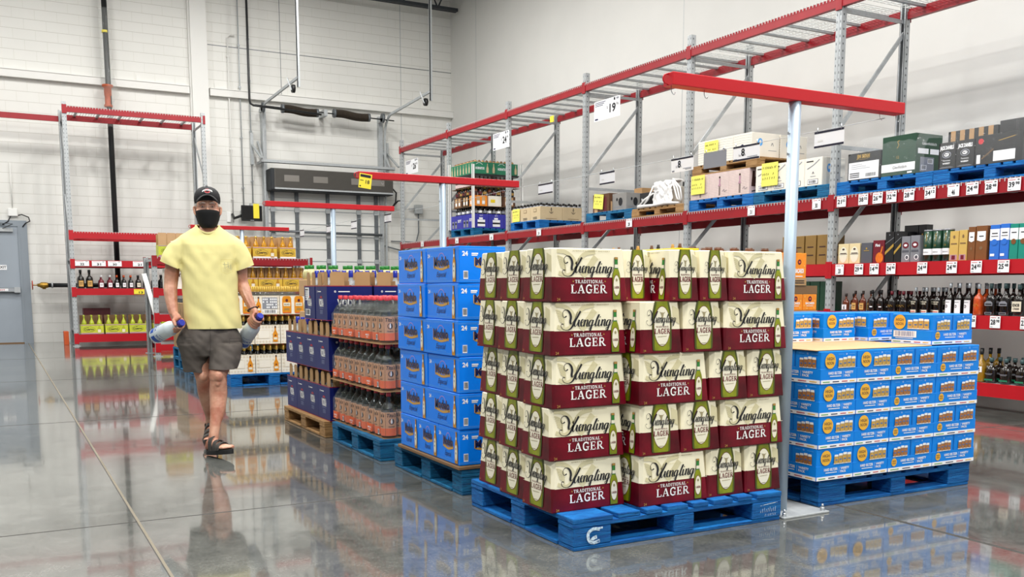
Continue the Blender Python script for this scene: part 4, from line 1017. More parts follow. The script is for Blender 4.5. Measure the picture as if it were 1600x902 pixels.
def make_vodka_carton(Wy, stick=0, Dx=0.27):
    def f():
        r = thing('bottle_carton', '', 'carton'); Hh = 0.265
        b = MB(); x, y = Dx / 2, Wy / 2; t = 0.004
        b.box(-x, -x + t, -y, y, 0, Hh, 'navy_carton'); b.box(x - t, x, -y, y, 0, Hh, 'navy_carton'); b.box(-x + t, x - t, -y, -y + t, 0, Hh, 'navy_carton'); b.box(-x + t, x - t, y - t, y, 0, Hh, 'navy_carton'); b.box(-x + t, x - t, -y + t, y - t, 0, 0.004, 'kraft')
        P = Print(b, (-x - 0.0004, y, 0), (0, -1, 0), (0, 0, 1)); vodka_face(P, Wy, Hh)
        if stick: 
            P.rect(Wy * 0.12, 0.15, Wy * 0.5, 0.25, 'paper', 3); 
            r2 = random.Random(4)
            for a in range(5):
                for c in range(5):
                    if r2.random() < 0.5: P.rect(Wy * 0.14 + a * Wy * 0.07, 0.155 + c * 0.018, Wy * 0.19 + a * Wy * 0.07, 0.168 + c * 0.018, 'ink', 4)
            barcode(P, Wy * 0.12, 0.03, Wy * 0.45, 0.05, 3, 12)
        P = Print(b, (-x, -y - 0.0004, 0), (1, 0, 0), (0, 0, 1)); vodka_face(P, Dx, Hh, True)
        if stick == 2: P.rect(Dx * 0.1, 0.17, Dx * 0.98, 0.24, 'paper', 3)
        b.build('carton', r)
        for k in range(2):
            yy = -y + (k + 0.5) * Wy / 2
            b = MB(); b.box(-x + 0.006, x - 0.006, yy + Wy / 4 - 0.006, yy + Wy / 4 - 0.003, 0.005, 0.27, 'kraft') if k < 1 else b.box(-0.003, 0.0, -y + 0.006, y - 0.006, 0.005, 0.30, 'kraft')
            b.build('divider', r)
        for sx in (-1, 1):
            b = MB()
            for k in range(2):
                yy = -y + (k + 0.5) * Wy / 2; hw = Wy / 4 - 0.018
                b.add([(sx * (x - 0.008), yy - hw - 0.012, 0.2), (sx * (x - 0.008), yy + hw * 0.3, 0.2), (sx * (x - 0.008), yy + hw * 0.3, 0.355), (sx * (x - 0.008), yy + hw * 0.3 - 0.012, 0.37), (sx * (x - 0.008), yy - hw, 0.37), (sx * (x - 0.008), yy - hw - 0.012, 0.355)], [(0, 1, 2, 3, 4, 5)], 'kraft')
                b.add([(sx * (x - 0.011), yy - hw - 0.012, 0.2), (sx * (x - 0.011), yy + hw * 0.3, 0.2), (sx * (x - 0.011), yy + hw * 0.3, 0.355), (sx * (x - 0.011), yy - hw - 0.012, 0.355)], [(0, 1, 2, 3)], 'kraft_light')
            b.build('divider', r)
        b = MB()
        for xa, xb in ((-x + 0.03, -x * 0.22), (x * 0.25, x - 0.01)):
            for e in (-y + 0.008, -y + 0.011): b.add([(xa, e, 0.2), (xb, e, 0.2), (xb, e, 0.355), (xb - 0.014, e, 0.37), (xa + 0.014, e, 0.37), (xa, e, 0.355)], [(0, 1, 2, 3, 4, 5)], 'kraft')
        b.build('divider', r)
        bd = None
        for ix in (-1, 1):
            for k in range(2):
                loc = (ix * Dx / 4, -y + (k + 0.5) * Wy / 2 + 0.012, 0.005)
                if bd is None:
                    b = MB(); lathe_bottle(b, [(0.05, 0), (0.052, 0.01), (0.052, 0.235), (0.046, 0.262), (0.028, 0.290), (0.018, 0.308), (0.016, 0.33), (0.016, 0.338)], [(0.338, 'frost_glass')], 12); o = b.build('bottle', r, loc); bd = o.data
                    b = MB(); b.lathe([(0.0175, 0.325), (0.0185, 0.33), (0.0185, 0.378), (0.016, 0.381)], 'cap_blue', n=12); c = b.build('cap', o); cd = c.data
                else:
                    o = bpy.data.objects.new('bottle', bd); COL.objects.link(o); o.parent = r; o.location = loc
                    c = bpy.data.objects.new('cap', cd); COL.objects.link(c); c.parent = o
        return r
    return f
KV1 = Kind(make_vodka_carton(0.294, 0, 0.36)); KV2 = Kind(make_vodka_carton(0.28, 1, 0.36)); GV = 'navy vodka cartons with kraft dividers'
VZ = 0.127
for L in range(3):
    n = (4, 4, 2)[L]
    for i in range(n):
        K = KV1
        y = 7.10 + i * 0.30
        if L == 2: y = 7.11 + i * 0.31
        for j in range(2 if L < 2 else 3):
            if L == 2 and i == 1 and j == 0: K = KV2
            elif L == 2: K = KV1
            K.put((2.385 + j * 0.375, y, VZ + L * 0.385), jit(0.012), 'navy vodka carton, %s tier, place %s from the red-capped bottles, %s row' % (('lowest', 'middle', 'top')[L], ('first', 'second', 'third', 'fourth')[i], ('aisle', 'second', 'third')[j]), GV)
st = MB(); P = Print(st, (0, 0, 0), (0, -1, 0), (0, 0, 1)); 
# brown cartons of green-capped bottles behind the vodka
mat('cap_green', '#1d7a2c', 0.35); mat('pale_juice', '#cfc690', 0.2, spec=0.7)
def make_green_case():
    r = thing('bottle_case', '', 'bottle case'); b = MB(); b.cbox(-0.19, 0.19, -0.13, 0.13, 0, 0.16, 0.004, 'kraft_light'); P = Print(b, (-0.19, -0.1305, 0), (1, 0, 0), (0, 0, 1)); P.text('MARGARITA', 0.12, 0.10, 0.012, 'ink', 1, w=0.09); P.rect(0.20, 0.04, 0.33, 0.06, 'kraft_dark', 1); b.build('carton', r)
    bd = None
    for ix in range(3):
        for iy in range(2):
            loc = (-0.12 + ix * 0.12, -0.06 + iy * 0.12, 0.0)
            if bd is None:
                b = MB(); b.lathe([(0.05, 0.15), (0.05, 0.225), (0.04, 0.25), (0.025, 0.265)], 'pale_juice', n=12); o = b.build('bottle', r, loc); bd = o.data
                b = MB(); b.lathe([(0.027, 0.26), (0.03, 0.265), (0.03, 0.298), (0.026, 0.30)], 'cap_green', n=12); c = b.build('cap', o); cd = c.data
            else:
                o = bpy.data.objects.new('bottle', bd); COL.objects.link(o); o.parent = r; o.location = loc; c = bpy.data.objects.new('cap', cd); COL.objects.link(c); c.parent = o
    return r
KG = Kind(make_green_case)
KPB.put((3.42, 9.2, 0), 0, 'blue pallet hidden behind the navy vodka cartons', G_FLOOR)
for j in range(4):
    for L in range(4): 
        KG.put((2.83 + j * 0.39, 9.1, Z0 + L * 0.306), 0, 'kraft case of green-capped bottles behind the navy cartons, %s tier, %s in the row' % (('lowest', 'second', 'third', 'top')[L], ('first', 'second', 'third', 'fourth')[j]), 'kraft cases of green-capped bottles')

# ================================================================ seltzer cases
mat('seltzer_blue', '#0784e4', 0.4, spec=0.3, var=0.04, vscale=6); mat('seltzer_dark', '#0f6cb8', 0.4); mat('sun_yellow', '#f0b63a', 0.45); mat('can_gold', '#c79f52', 0.4, var=0.2, vscale=60); mat('can_brown', '#a8703e', 0.4, var=0.2, vscale=60); mat('foil_red', '#cc4a55', 0.5); mat('foil_green', '#6ea860', 0.5)
def cans(P, x, y, w, h, k, m='can_gold', n=4):
    cw = w / n
    P.rect(x, y - 0.004, x + w, y + 0.002, 'white', k)
    for i in range(n):
        cx = x + (i + 0.5) * cw; hh = h * (0.84, 0.92, 1.0, 0.96)[i % 4]
        P.sym([(cw * 0.40, y), (cw * 0.46, y + hh * 0.1), (cw * 0.46, y + hh * 0.82), (cw * 0.36, y + hh * 0.9)], cx, m, k + 1)
        P.sym([(cw * 0.44, y + hh * 0.78), (cw * 0.44, y + hh * 0.92), (cw * 0.38, y + hh)], cx, 'white', k + 2)
        P.rect(cx - cw * 0.25, y + hh * 0.35, cx + cw * 0.25, y + hh * 0.45, 'seltzer_dark', k + 3)
def strip_text(P, W, k=1):
    P.rect(0, 0, W, 0.020, 'paper', k)
    for f0, f1, m in ((0.05, 0.24, 'foil_green'), (0.32, 0.50, 'ink_blue'), (0.58, 0.74, 'foil_red'), (0.80, 0.94, 'sun_yellow')): P.rect(W * f0, 0.007, W * f1, 0.012, m, k + 1)
def sun(P, cx, cy, r, k):
    P.ell(cx, cy, r, r * 1.05, 'sun_yellow', k, 22)
    if r > 0.02:
        P.text('HIGH', cx, cy + r * 0.12, r * 0.42, 'kraft_dark', k + 1, bold=0.02, w=r * 1.3); P.text('NOON', cx, cy - r * 0.48, r * 0.42, 'kraft_dark', k + 1, bold=0.02, w=r * 1.3)
def tray_words(P, x, y, w, k):
    P.text('HARD SELTZER', x, y + 0.016, 0.0135, 'white', k, 'L', bold=0.03, w=w * 0.52); P.rect(x + w * 0.06, y + 0.004, x + w * 0.5, y + 0.008, 'white', k)
    P.rect(x + w * 0.575, y, x + w * 0.58, y + 0.032, 'white', k)
    P.text('VARIETY', x + w * 0.63, y + 0.018, 0.012, 'white', k, 'L', bold=0.03, w=w * 0.34); P.text('PACK', x + w * 0.63, y + 0.001, 0.012, 'white', k, 'L', bold=0.03, w=w * 0.22)
def seltzer_end(P, W, Hh):
    strip_text(P, W); P.rect(0, 0.078, W, 0.0795, 'seltzer_dark', 1)
    sun(P, W * 0.24, 0.118, 0.038, 2); cans(P, W * 0.46, 0.084, W * 0.48, 0.056, 2); P.rect(W * 0.46, Hh - 0.018, W * 0.62, Hh - 0.0155, 'beer_light', 1); P.rect(W * 0.76, Hh - 0.018, W * 0.92, Hh - 0.0155, 'beer_light', 1); P.text('24', W * 0.69, Hh - 0.020, 0.008, 'white', 1)
    tray_words(P, W * 0.20, 0.032, W * 0.72, 1)
def seltzer_side(P, W, Hh, m='can_gold'):
    strip_text(P, W); P.rect(0, 0.078, W, 0.0795, 'seltzer_dark', 1); P.rect(W * 0.5 - 0.002, 0.079, W * 0.5 + 0.002, Hh, 'seltzer_dark', 1)
    for o in (0.0, 0.5):
        cans(P, W * (o + 0.10), 0.083, W * 0.32, 0.056, 2, m); P.rect(W * (o + 0.08), Hh - 0.016, W * (o + 0.18), Hh - 0.0135, 'beer_light', 1); P.rect(W * (o + 0.32), Hh - 0.016, W * (o + 0.44), Hh - 0.0135, 'beer_light', 1)
        P.text('12', W * (o + 0.25), Hh - 0.018, 0.008, 'white', 1)
    sun(P, W * 0.13, 0.050, 0.021, 2); tray_words(P, W * 0.28, 0.032, W * 0.60, 1)
def seltzer_barcode(P, W, Hh):
    strip_text(P, W); P.rect(0, 0.078, W, 0.0795, 'seltzer_dark', 1)
    sun(P, W * 0.2, 0.122, 0.040, 2); cans(P, W * 0.40, 0.088, W * 0.54, 0.056, 2)
    barcode(P, W * 0.05, 0.036, W * 0.58, 0.036, 1, 22, 'navy_grey'); P.rect(W * 0.1, 0.028, W * 0.55, 0.031, 'paper', 1)
def make_seltzer(mode, half=False):
    def f():
        r = thing('seltzer_case', '', 'seltzer case'); Hh = 0.168
        W, D = (0.262, 0.36)
        b = MB(); b.cbox(-W / 2 - 0.002, W / 2 + 0.002, -D / 2 - 0.002, D / 2 + 0.002, 0, 0.078, 0.002, 'seltzer_blue'); b.build('tray', r)
        b.mats and None
        b = MB(); e = 0.0028
        fr = Print(b, (-W / 2, -D / 2 - e, 0), (1, 0, 0), (0, 0, 1)); lf = Print(b, (-W / 2 - e, D / 2, 0), (0, -1, 0), (0, 0, 1)); rt = Print(b, (W / 2 + e, -D / 2, 0), (0, 1, 0), (0, 0, 1)); bk = Print(b, (W / 2, D / 2 + e, 0), (-1, 0, 0), (0, 0, 1))
        b.cbox(-W / 2, W / 2, -D / 2, -0.0015, 0.004, Hh, 0.003, 'seltzer_blue'); b.cbox(-W / 2, W / 2, 0.0015, D / 2, 0.004, Hh, 0.003, 'seltzer_blue')
        (seltzer_barcode if mode else seltzer_end)(fr, W, Hh); seltzer_side(lf, D, Hh, 'can_brown' if not mode else 'can_gold'); seltzer_side(rt, D, Hh); seltzer_end(bk, W, Hh)
        b.build('twelve_packs', r)
        return r
    return f
KSE = Kind(make_seltzer(0)); KSB = Kind(make_seltzer(1)); GS = 'light blue seltzer cases'
TN = ('lowest', 'second', 'third', 'top full')
for L in range(4):
    z = Z0 + L * 0.1695
    for i in range(2): KSE.put((3.70 + 0.134 + i * 0.268, 3.66, z), jit(0.008), 'light blue seltzer case, %s tier, sun disc end out, %s from the steel pole' % (TN[L], ('first', 'second')[i]), GS)
    for i in range(2): KSE.put((4.236 + 0.182 + i * 0.366, 3.61, z), pi / 2 + jit(0.008), 'light blue seltzer case, %s tier, long side out, %s' % (TN[L], ('next to the sun disc ends', 'at the far corner')[i]), GS)
    for i in range(2): KSE.put((3.70 + 0.134, 4.03 + i * 0.366, z), jit(0.006), 'light blue seltzer case on the pole side, %s tier, %s in from the corner' % (TN[L], ('second', 'third')[i]), GS)
    for i in range(2): KSE.put((4.17 + i * 0.5, 4.05, z), jit(0.006), 'inner light blue seltzer case, %s tier, %s' % (TN[L], ('middle of the pallet', 'rack side of the pallet')[i]), GS)
z = Z0 + 4 * 0.1695
b = MB(); b.cbox(3.69, 4.58, 3.50, 4.5, z, z + 0.006, 0.002, 'kraft_light'); tag(b.build('cardboard_sheet'), 'flat kraft cardboard sheet over the full seltzer tiers', 'cardboard sheet')
z += 0.0065
KSB.put((4.78, 3.66, z), -pi / 2 + 0.03, 'light blue seltzer case with a barcode on its end, topmost on the cardboard sheet', GS)
KSB.put((4.79, 4.10, z), -pi / 2, 'light blue seltzer case with barcode, just behind the topmost front one', GS)
KSE.put((4.13, 4.26, z), 0.0, 'light blue seltzer case on the cardboard sheet, nearest the steel pole', GS)
KSE.put((4.43, 4.21, z), 0.0, 'light blue seltzer case on the cardboard sheet, right of the gap beside the pole', GS)
# ================================================================ generic boxed goods
def carton(name, label, cat, loc, size, base, art_left=None, art_front=None, rotz=0.0, group=None, lid=None, cham=0.003):
    """loc = centre of the base; art_left is printed on the -x face, art_front on the -y face (local)"""
    r = thing(name, label, cat, loc, rotz, group); sx, sy, sz = size
    b = MB(); b.cbox(-sx / 2, sx / 2, -sy / 2, sy / 2, 0, sz, cham, base)
    if art_left: art_left(Print(b, (-sx / 2 - 0.0008, sy / 2, 0), (0, -1, 0), (0, 0, 1), 0.001), sy, sz)
    if art_front: art_front(Print(b, (-sx / 2, -sy / 2 - 0.0008, 0), (1, 0, 0), (0, 0, 1), 0.001), sx, sz)
    b.build('carton', r)
    return r
def copy_to(src, loc, label, rotz=None): return dup(src, loc, rotz, label)
def words(lines, m='ink'):
    """lines: (text, cx frac, y frac, h frac, w frac[, material])"""
    def f(P, W, H):
        for ln in lines: P.text(ln[0], W * ln[1], H * ln[2], H * ln[3], ln[5] if len(ln) > 5 else m, 2, bold=0.02, w=W * ln[4])
    return f
def artlist(*fs):
    def f(P, W, H):
        for g in fs: g(P, W, H)
    return f
def R_(x0, y0, x1, y1, m, k=1):
    return lambda P, W, H: P.rect(W * x0, H * y0, W * x1, H * y1, m, k)
def E_(cx, cy, rx, ry, m, k=1):
    return lambda P, W, H: P.ell(W * cx, H * cy, W * rx, H * ry, m, k, 16)
def T_(t, cx, y, h, w, m='ink', k=2, shear=0.0, bold=0.02):
    return lambda P, W, H: P.text(t, W * cx, H * y, H * h, m, k, bold=bold, shear=shear, w=W * w)

# ---------------------------------------------------------------- orange and yellow cartons behind the seltzer
mat('rum_orange', '#f08c1c', 0.45, var=0.12, vscale=22); mat('rum_orange_light', '#f7b04a', 0.5); mat('bat_maroon', '#5c1420', 0.5); mat('cap_brown', '#5c3a22', 0.5, var=0.2, vscale=20); mat('bright_yellow', '#f2d21c', 0.45); mat('leaf_green', '#3ea024', 0.5)
def orange_face(P, W, H):
    P.ell(W * 0.5, H * 0.72, W * 0.13, W * 0.14, 'bat_maroon', 1, 12); P.ell(W * 0.5, H * 0.72, W * 0.07, W * 0.05, 'orange_label', 2, 10)
    P.text('BACARDI', W * 0.5, H * 0.38, H * 0.13, 'white', 1, bold=0.04, w=W * 0.62); P.rect(W * 0.25, H * 0.26, W * 0.75, H * 0.29, 'white', 1)
    for a, c in ((0.12, 0.85), (0.85, 0.6), (0.1, 0.3), (0.8, 0.15), (0.3, 0.12)): P.ell(W * a, H * c, W * 0.05, W * 0.05, 'rum_orange_light', 1, 7)
def make_orange(h, caps=False):
    def f():
        r = thing('can_carton_tray', '', 'tray'); b = MB(); b.box(-0.2, 0.2, -0.135, 0.135, 0, 0.05, 'kraft'); P = Print(b, (-0.2, -0.1355, 0), (1, 0, 0), (0, 0, 1)); P.rect(0.27, 0.028, 0.38, 0.034, 'ink', 1); P.rect(0.25, 0.014, 0.38, 0.02, 'ink', 1); b.build('tray', r)
        d = None
        for ix in range(3):
            for iy in range(2):
                loc = (-0.133 + ix * 0.133, -0.067 + iy * 0.134, 0.0505 if not caps else 0.002)
                if d is None:
                    b = MB(); b.cbox(-0.065, 0.065, -0.065, 0.065, 0, h, 0.003, 'rum_orange')
                    orange_face(Print(b, (-0.065, -0.0655, 0), (1, 0, 0), (0, 0, 1)), 0.13, h); orange_face(Print(b, (-0.0655, 0.065, 0), (0, -1, 0), (0, 0, 1)), 0.13, h)
                    if caps: b.tube([(0.02, 0.01, h), (0.02, 0.01, h + 0.028)], 0.024, 'cap_brown', 12)
                    o = b.build('can_carton', r, loc); d = o.data
                else: o = bpy.data.objects.new('can_carton', d); COL.objects.link(o); o.parent = r; o.location = loc
        return r
    return f
KOC = Kind(make_orange(0.108)); KOT = Kind(make_orange(0.215, True)); GO = 'orange rum cocktail cartons behind the seltzer'
oz = [0.145 + k * 0.159 for k in range(7)]
for i in range(2):
    for j in range(3):
        for k in range(6):
            if (i == 1 or j > 0) and k < 3 and not (i == 1 and j == 2): continue
            if j == 2 and i: continue
            KOC.put((4.77 - j * 0.41 + (0.072 if j == 2 else 0), 4.86 + i * 0.28 + (0.07 if j == 2 else 0), 0.145 + k * 0.1595), pi / 2 if j == 2 else 0, 'kraft tray of small orange cartons, %s tier, %s, %s' % (('lowest', 'second', 'third', 'fourth', 'fifth', 'sixth')[k], ('rack side', 'middle', 'pole side')[j], ('front row', 'back row')[i]), GO)
        if j == 2 and i: continue
        KOT.put((4.66 - j * 0.405 + (0.17 if j == 2 else 0.0) , 4.86 + i * 0.28 + (0.07 if j == 2 else 0), 0.145 + 6 * 0.1595 + 0.06), pi / 2 if j == 2 else 0, 'top tray of orange cartons with brown caps, %s, %s' % (('rack side', 'middle', 'pole side')[j], ('front row', 'back row')[i]), GO)
b = MB(); b.box(3.90, 4.97, 4.73, 5.28, 0.145 + 6 * 0.1595 + 0.001, 0.145 + 6 * 0.1595 + 0.058, 'kraft_dark'); tag(b.build('cardboard_tray'), 'dark kraft tray between the orange cartons and their capped top tier', 'tray')
def yellow_face(P, W, H):
    for a in (0.25, 0.75):
        for i, (y, w_) in enumerate(((0.88, 0.09), (0.80, 0.11), (0.74, 0.09), (0.66, 0.12), (0.60, 0.08))): P.rect(W * (a - w_), H * y, W * (a + w_), H * (y + 0.022), 'ink', 1)
        P.rect(W * (a - 0.2), H * 0.42, W * (a - 0.13), H * 0.54, 'ink', 1)
        P.poly([(W * a, H * 0.10), (W * (a - 0.11), H * 0.30), (W * (a - 0.09), H * 0.40), (W * a, H * 0.36), (W * (a + 0.09), H * 0.40), (W * (a + 0.11), H * 0.30)], 'leaf_green', 2)
    P.rect(0, 0, W, H * 0.24, 'paper', 1)
sy = carton('lemon_carton', 'bright yellow carton with green leaf, top tier, behind the gap in the lager stack', 'carton', (3.785, 4.86, 1.075), (0.18, 0.385, 0.315), 'bright_yellow', yellow_face, yellow_face, group='yellow cartons behind the lager')
for i in range(3):
    for k in range(4):
        if i == 0 and k == 3: continue
        copy_to(sy, (3.785, 4.86 + i * 0.39, 0.145 + k * 0.31), 'bright yellow carton with green leaf print, %s tier, %s' % (('lowest', 'second', 'third', 'top')[k], ('nearest', 'middle', 'farthest')[i]))
ky = MB(); ky.box(3.78, 3.94, 4.7, 5.75, 1.39, 1.396, 'bright_yellow')
def cork_row():
    r = thing('can_carton_tray', 'x', 'tray'); return r
# gold-topped bottles standing on the yellow cartons' row
for i in range(9):
    b = MB(); b.lathe([(0.012, 0), (0.012, 0.012), (0.009, 0.02), (0.009, 0.03)], ('cap_brown', 'gold_ink', 'ink')[i % 3], n=8)
    o = tag(b.build('bottle_stopper', None, (3.78 + (i % 2) * 0.03, 4.74 + i * 0.11, 1.392)), 'small stopper poking out over the yellow cartons, %s from the front' % ORD[i], 'stopper', 'stoppers over the yellow cartons')

# ---------------------------------------------------------------- rum cases
mat('rum_white', '#efe9dc', 0.5); mat('ornament', '#c9b48a', 0.55); mat('rum_gold', '#e09020', 0.3, var=0.12, vscale=30); mat('neck_dark', '#0f100e', 0.2); mat('neck_gold', '#c9a54a', 0.35, 0.5)
def rum_art(kind):
    def f(P, W, H):
        P.rect(0, 0, W, 0.004, 'ornament', 1); P.rect(0, H - 0.004, W, H, 'ornament', 1)
        if kind != 'big':
            for i in range(8):
                for j in range(5):
                    cx, cy = W * (0.07 + i * 0.124), H * (0.12 + j * 0.19)
                    if 0.25 < cy / H < 0.8 and 0.1 < cx / W < 0.62: continue
                    n = 8; P.stroke([(cx + 0.011 * cos(2 * pi * q / n), cy + 0.011 * sin(2 * pi * q / n)) for q in range(n + 1)], 0.0022, 'ornament', 1, False)
                    P.ell(cx, cy, 0.004, 0.004, 'ornament', 1, 6)
            if kind == 'label':
                P.rect(W * 0.32, H * 0.30, W * 0.92, H * 0.90, 'ink_grey', 2)
                rr = random.Random(2)
                for i in range(8):
                    for j in range(4):
                        if rr.random() < 0.65: P.rect(W * (0.34 + i * 0.072), H * (0.34 + j * 0.14), W * (0.39 + i * 0.072), H * (0.43 + j * 0.14), 'paper', 3)
                barcode(P, W * 0.36, H * 0.06, W * 0.54, H * 0.2, 2, 16); cx = W * 0.17
            else:
                P.rect(W * 0.12, H * 0.3, W * 0.58, H * 0.72, 'rum_white', 2); P.stroke([(W * 0.12, H * 0.3), (W * 0.58, H * 0.3), (W * 0.58, H * 0.72), (W * 0.12, H * 0.72), (W * 0.12, H * 0.3)], 0.002, 'ornament', 3, False); cx = W * 0.80
            P.sym([(0.026, H * 0.10), (0.028, H * 0.14), (0.028, H * 0.52), (0.02, H * 0.62), (0.009, H * 0.70), (0.008, H * 0.9), (0.009, H * 0.94)], cx, 'rum_gold', 3)
            P.rect(cx - 0.009, H * 0.84, cx + 0.009, H * 0.94, 'cap_brown', 4); P.ell(cx, H * 0.44, 0.009, 0.010, 'bat_maroon', 4, 10); P.rect(cx - 0.02, H * 0.22, cx + 0.02, H * 0.34, 'label_cream', 4)
        else:
            for cx in (W * 0.27, W * 0.76):
                P.sym([(0.050, H * 0.06), (0.054, H * 0.12), (0.054, H * 0.82), (0.046, H * 0.93), (0.03, H * 0.97)], cx, 'rum_gold', 2)
                P.ell(cx, H * 0.74, 0.016, 0.018, 'bat_maroon', 4, 12); P.rect(cx - 0.040, H * 0.44, cx + 0.040, H * 0.62, 'label_cream', 3); P.text('BACARDI', cx, H * 0.49, H * 0.08, 'ink', 4, w=0.06)
                P.rect(cx - 0.03, H * 0.22, cx + 0.03, H * 0.33, 'gold_ink', 3); P.rect(cx - 0.045, H * 0.06, cx + 0.045, H * 0.11, 'orange_label', 3)
    return f
def make_rum(kind, clear=False, W=0.295):
    def f():
        r = thing('rum_case', '', 'rum case'); H = 0.222; D = 0.3
        b = MB(); b.cbox(-W / 2, W / 2, -D / 2, D / 2, 0, H, 0.003, 'rum_white'); rum_art(kind)(Print(b, (-W / 2, -D / 2 - 0.0006, 0), (1, 0, 0), (0, 0, 1), 0.0012), W, H); rum_art('plain')(Print(b, (-W / 2 - 0.0006, D / 2, 0), (0, -1, 0), (0, 0, 1), 0.0012), D, H); b.build('carton', r)
        d = None
        for ix in range(4):
            for iy in range(3):
                loc = (-W / 2 + (ix + 0.5) * W / 4, -0.1 + iy * 0.1, H - 0.01)
                if d is None:
                    b = MB(); b.lathe([(0.030, 0), (0.028, 0.02), (0.014, 0.045), (0.013, 0.06)], 'clear_glass' if clear else 'neck_dark', n=10)
                    b.lathe([(0.0135, 0.055), (0.0145, 0.06), (0.0145, 0.115), (0.012, 0.117)], 'neck_gold' if (clear or kind == 'plain') else 'neck_dark', n=10)
                    o = b.build('bottle_neck', r, loc); d = o.data
                else: o = bpy.data.objects.new('bottle_neck', d); COL.objects.link(o); o.parent = r; o.location = loc
        return r
    return f
KRP = Kind(make_rum('plain')); KRL = Kind(make_rum('label', True)); KRB = Kind(make_rum('big', True)); GR = 'white patterned rum cases'
for L in range(3):
    for i in range(3):
        K = KRP if L < 2 else (KRB, KRL, KRB, KRP)[i]
        for j in range(2 if L == 2 else 1):
            K.put((2.49 + i * 0.303, 11.27 + j * 0.32, Z0 + L * 0.343), 0, 'white patterned rum case, %s tier, %s, %s' % (('lowest', 'middle', 'top')[L], ('hidden by the man', 'first right of the man', 'second right of the man', 'next to the navy cartons')[i], ('front row', 'second row')[j]), GR)
    if L: b = MB(); b.box(2.35, 3.25, 11.13, 11.9, Z0 + L * 0.343 - 0.007, Z0 + L * 0.343 - 0.002, 'kraft_dark'); tag(b.build('tier_sheet'), 'brown sheet under the %s tier of white rum cases' % ('', 'middle', 'top')[L], 'cardboard sheet')
# ---------------------------------------------------------------- tequila packs
mat('teq_gold', '#d8b23c', 0.4, var=0.08, vscale=20); mat('teq_liquor', '#b9820f', 0.12, var=0.15, vscale=20, spec=0.7); mat('teq_lime', '#c5cf3e', 0.4, var=0.08, vscale=20); mat('lime_liquor', '#b5bf3a', 0.15, spec=0.7); mat('pack_pink', '#b48a9a', 0.5)
def make_tequila(lime=False, n=3, kraft_top=False):
    def f():
        r = thing('tequila_pack', '', 'tequila pack'); W, D, H = 0.14 * n, 0.26, 0.19
        pm, lm = ('teq_lime', 'lime_liquor') if lime else ('teq_gold', 'teq_liquor')
        b = MB(); b.cbox(-W / 2, W / 2, -D / 2, D / 2, 0, H, 0.003, pm)
        P = Print(b, (-W / 2, -D / 2 - 0.0008, 0), (1, 0, 0), (0, 0, 1), 0.0012)
        P.rect(0, 0, W, 0.025, 'pack_pink' if lime else 'paper', 1); P.rect(0, H - 0.02, W, H - 0.004, 'pack_pink', 1)
        c = W * (0.36 if n > 2 else 0.5)
        P.ell(c, 0.095, 0.11, 0.052, 'ink', 2, 20); P.ell(c, 0.095, 0.105, 0.048, pm, 3, 20); P.text('Cuervo', c, 0.075, 0.042, 'ink', 4, bold=0.03, w=0.175); P.text('Jose', c - 0.02, 0.125, 0.016, 'ink', 4, shear=0.3, bold=0.02)
        if n > 2:
            P.sym([(0.03, 0.012), (0.032, 0.02), (0.032, 0.10), (0.018, 0.13), (0.012, 0.17)], W * 0.80, lm, 2); P.rect(W * 0.80 - 0.028, 0.03, W * 0.80 + 0.028, 0.09, 'label_cream', 3)
        b.build('carton', r)
        b = MB()
        kd = 'kraft_dark' if lime and not kraft_top else 'kraft'
        for yy in (-D / 2 + 0.006, 0.0, D / 2 - 0.006):
            for i in range(n):
                x0 = -W / 2 + i * W / n
                if yy == -D / 2 + 0.006: continue
                b.box(x0 + 0.006, x0 + W / n - 0.006, yy - 0.002, yy + 0.002, H, 0.37, kd)
        if kraft_top:
            for i in range(n): b.box(-W / 2 + i * W / n + 0.004, -W / 2 + (i + 1) * W / n - 0.004, -D / 2 + 0.002, -D / 2 + 0.006, H, 0.39, 'kraft_light')
        b.build('divider', r)
        d = None
        for ix in range(n):
            for iy in range(2):
                loc = (-W / 2 + (ix + 0.5) * W / n, -D / 4 + iy * D / 2, 0)
                if d is None:
                    b = MB(); b.lathe([(0.045, 0.185), (0.045, 0.22), (0.034, 0.255), (0.019, 0.285), (0.015, 0.32), (0.015, 0.335)], lm, n=12); b.lathe([(0.016, 0.33), (0.019, 0.335), (0.019, 0.37), (0.016, 0.374)], 'neck_gold' if not lime else lm, n=10)
                    o = b.build('bottle', r, loc); d = o.data
                else: o = bpy.data.objects.new('bottle', d); COL.objects.link(o); o.parent = r; o.location = loc
        return r
    return f
KQ3 = Kind(make_tequila(False, 3)); KQ2 = Kind(make_tequila(False, 2)); KQL = Kind(make_tequila(True, 3)); KQK = Kind(make_tequila(True, 3, True))
GQ = 'gold tequila packs on the low rack'
zt = 1.654
for i, (K, x) in enumerate(((KQ3, 3.42), (KQ2, 3.80), (KQ3, 4.18), (KQ2, 4.58))):
    K.put((x, 16.78, zt), 0, 'gold tequila pack on top of the low rack, %s' % ('behind the shoulder of the man', 'right at his sleeve', 'showing three bottles', 'at the right end')[i], GQ)
    K.put((x, 17.1, zt), 0, 'gold tequila pack atop the low rack, second row, %s' % ('behind the shoulder of the man', 'right at his sleeve', 'third along', 'at the right end')[i], GQ)
for i in range(4): KQ3.put((3.40 + i * 0.43, 16.78, 1.122), 0, 'gold tequila pack on the shelf under the rack top, %s' % ('hidden by the man', 'second', 'third', 'rightmost')[i], GQ)
KQK.put((2.63, 16.78, zt), 0, 'lime tequila pack with tall kraft dividers at the left end of the low rack top', 'lime tequila packs')
GQL = 'lime tequila packs'
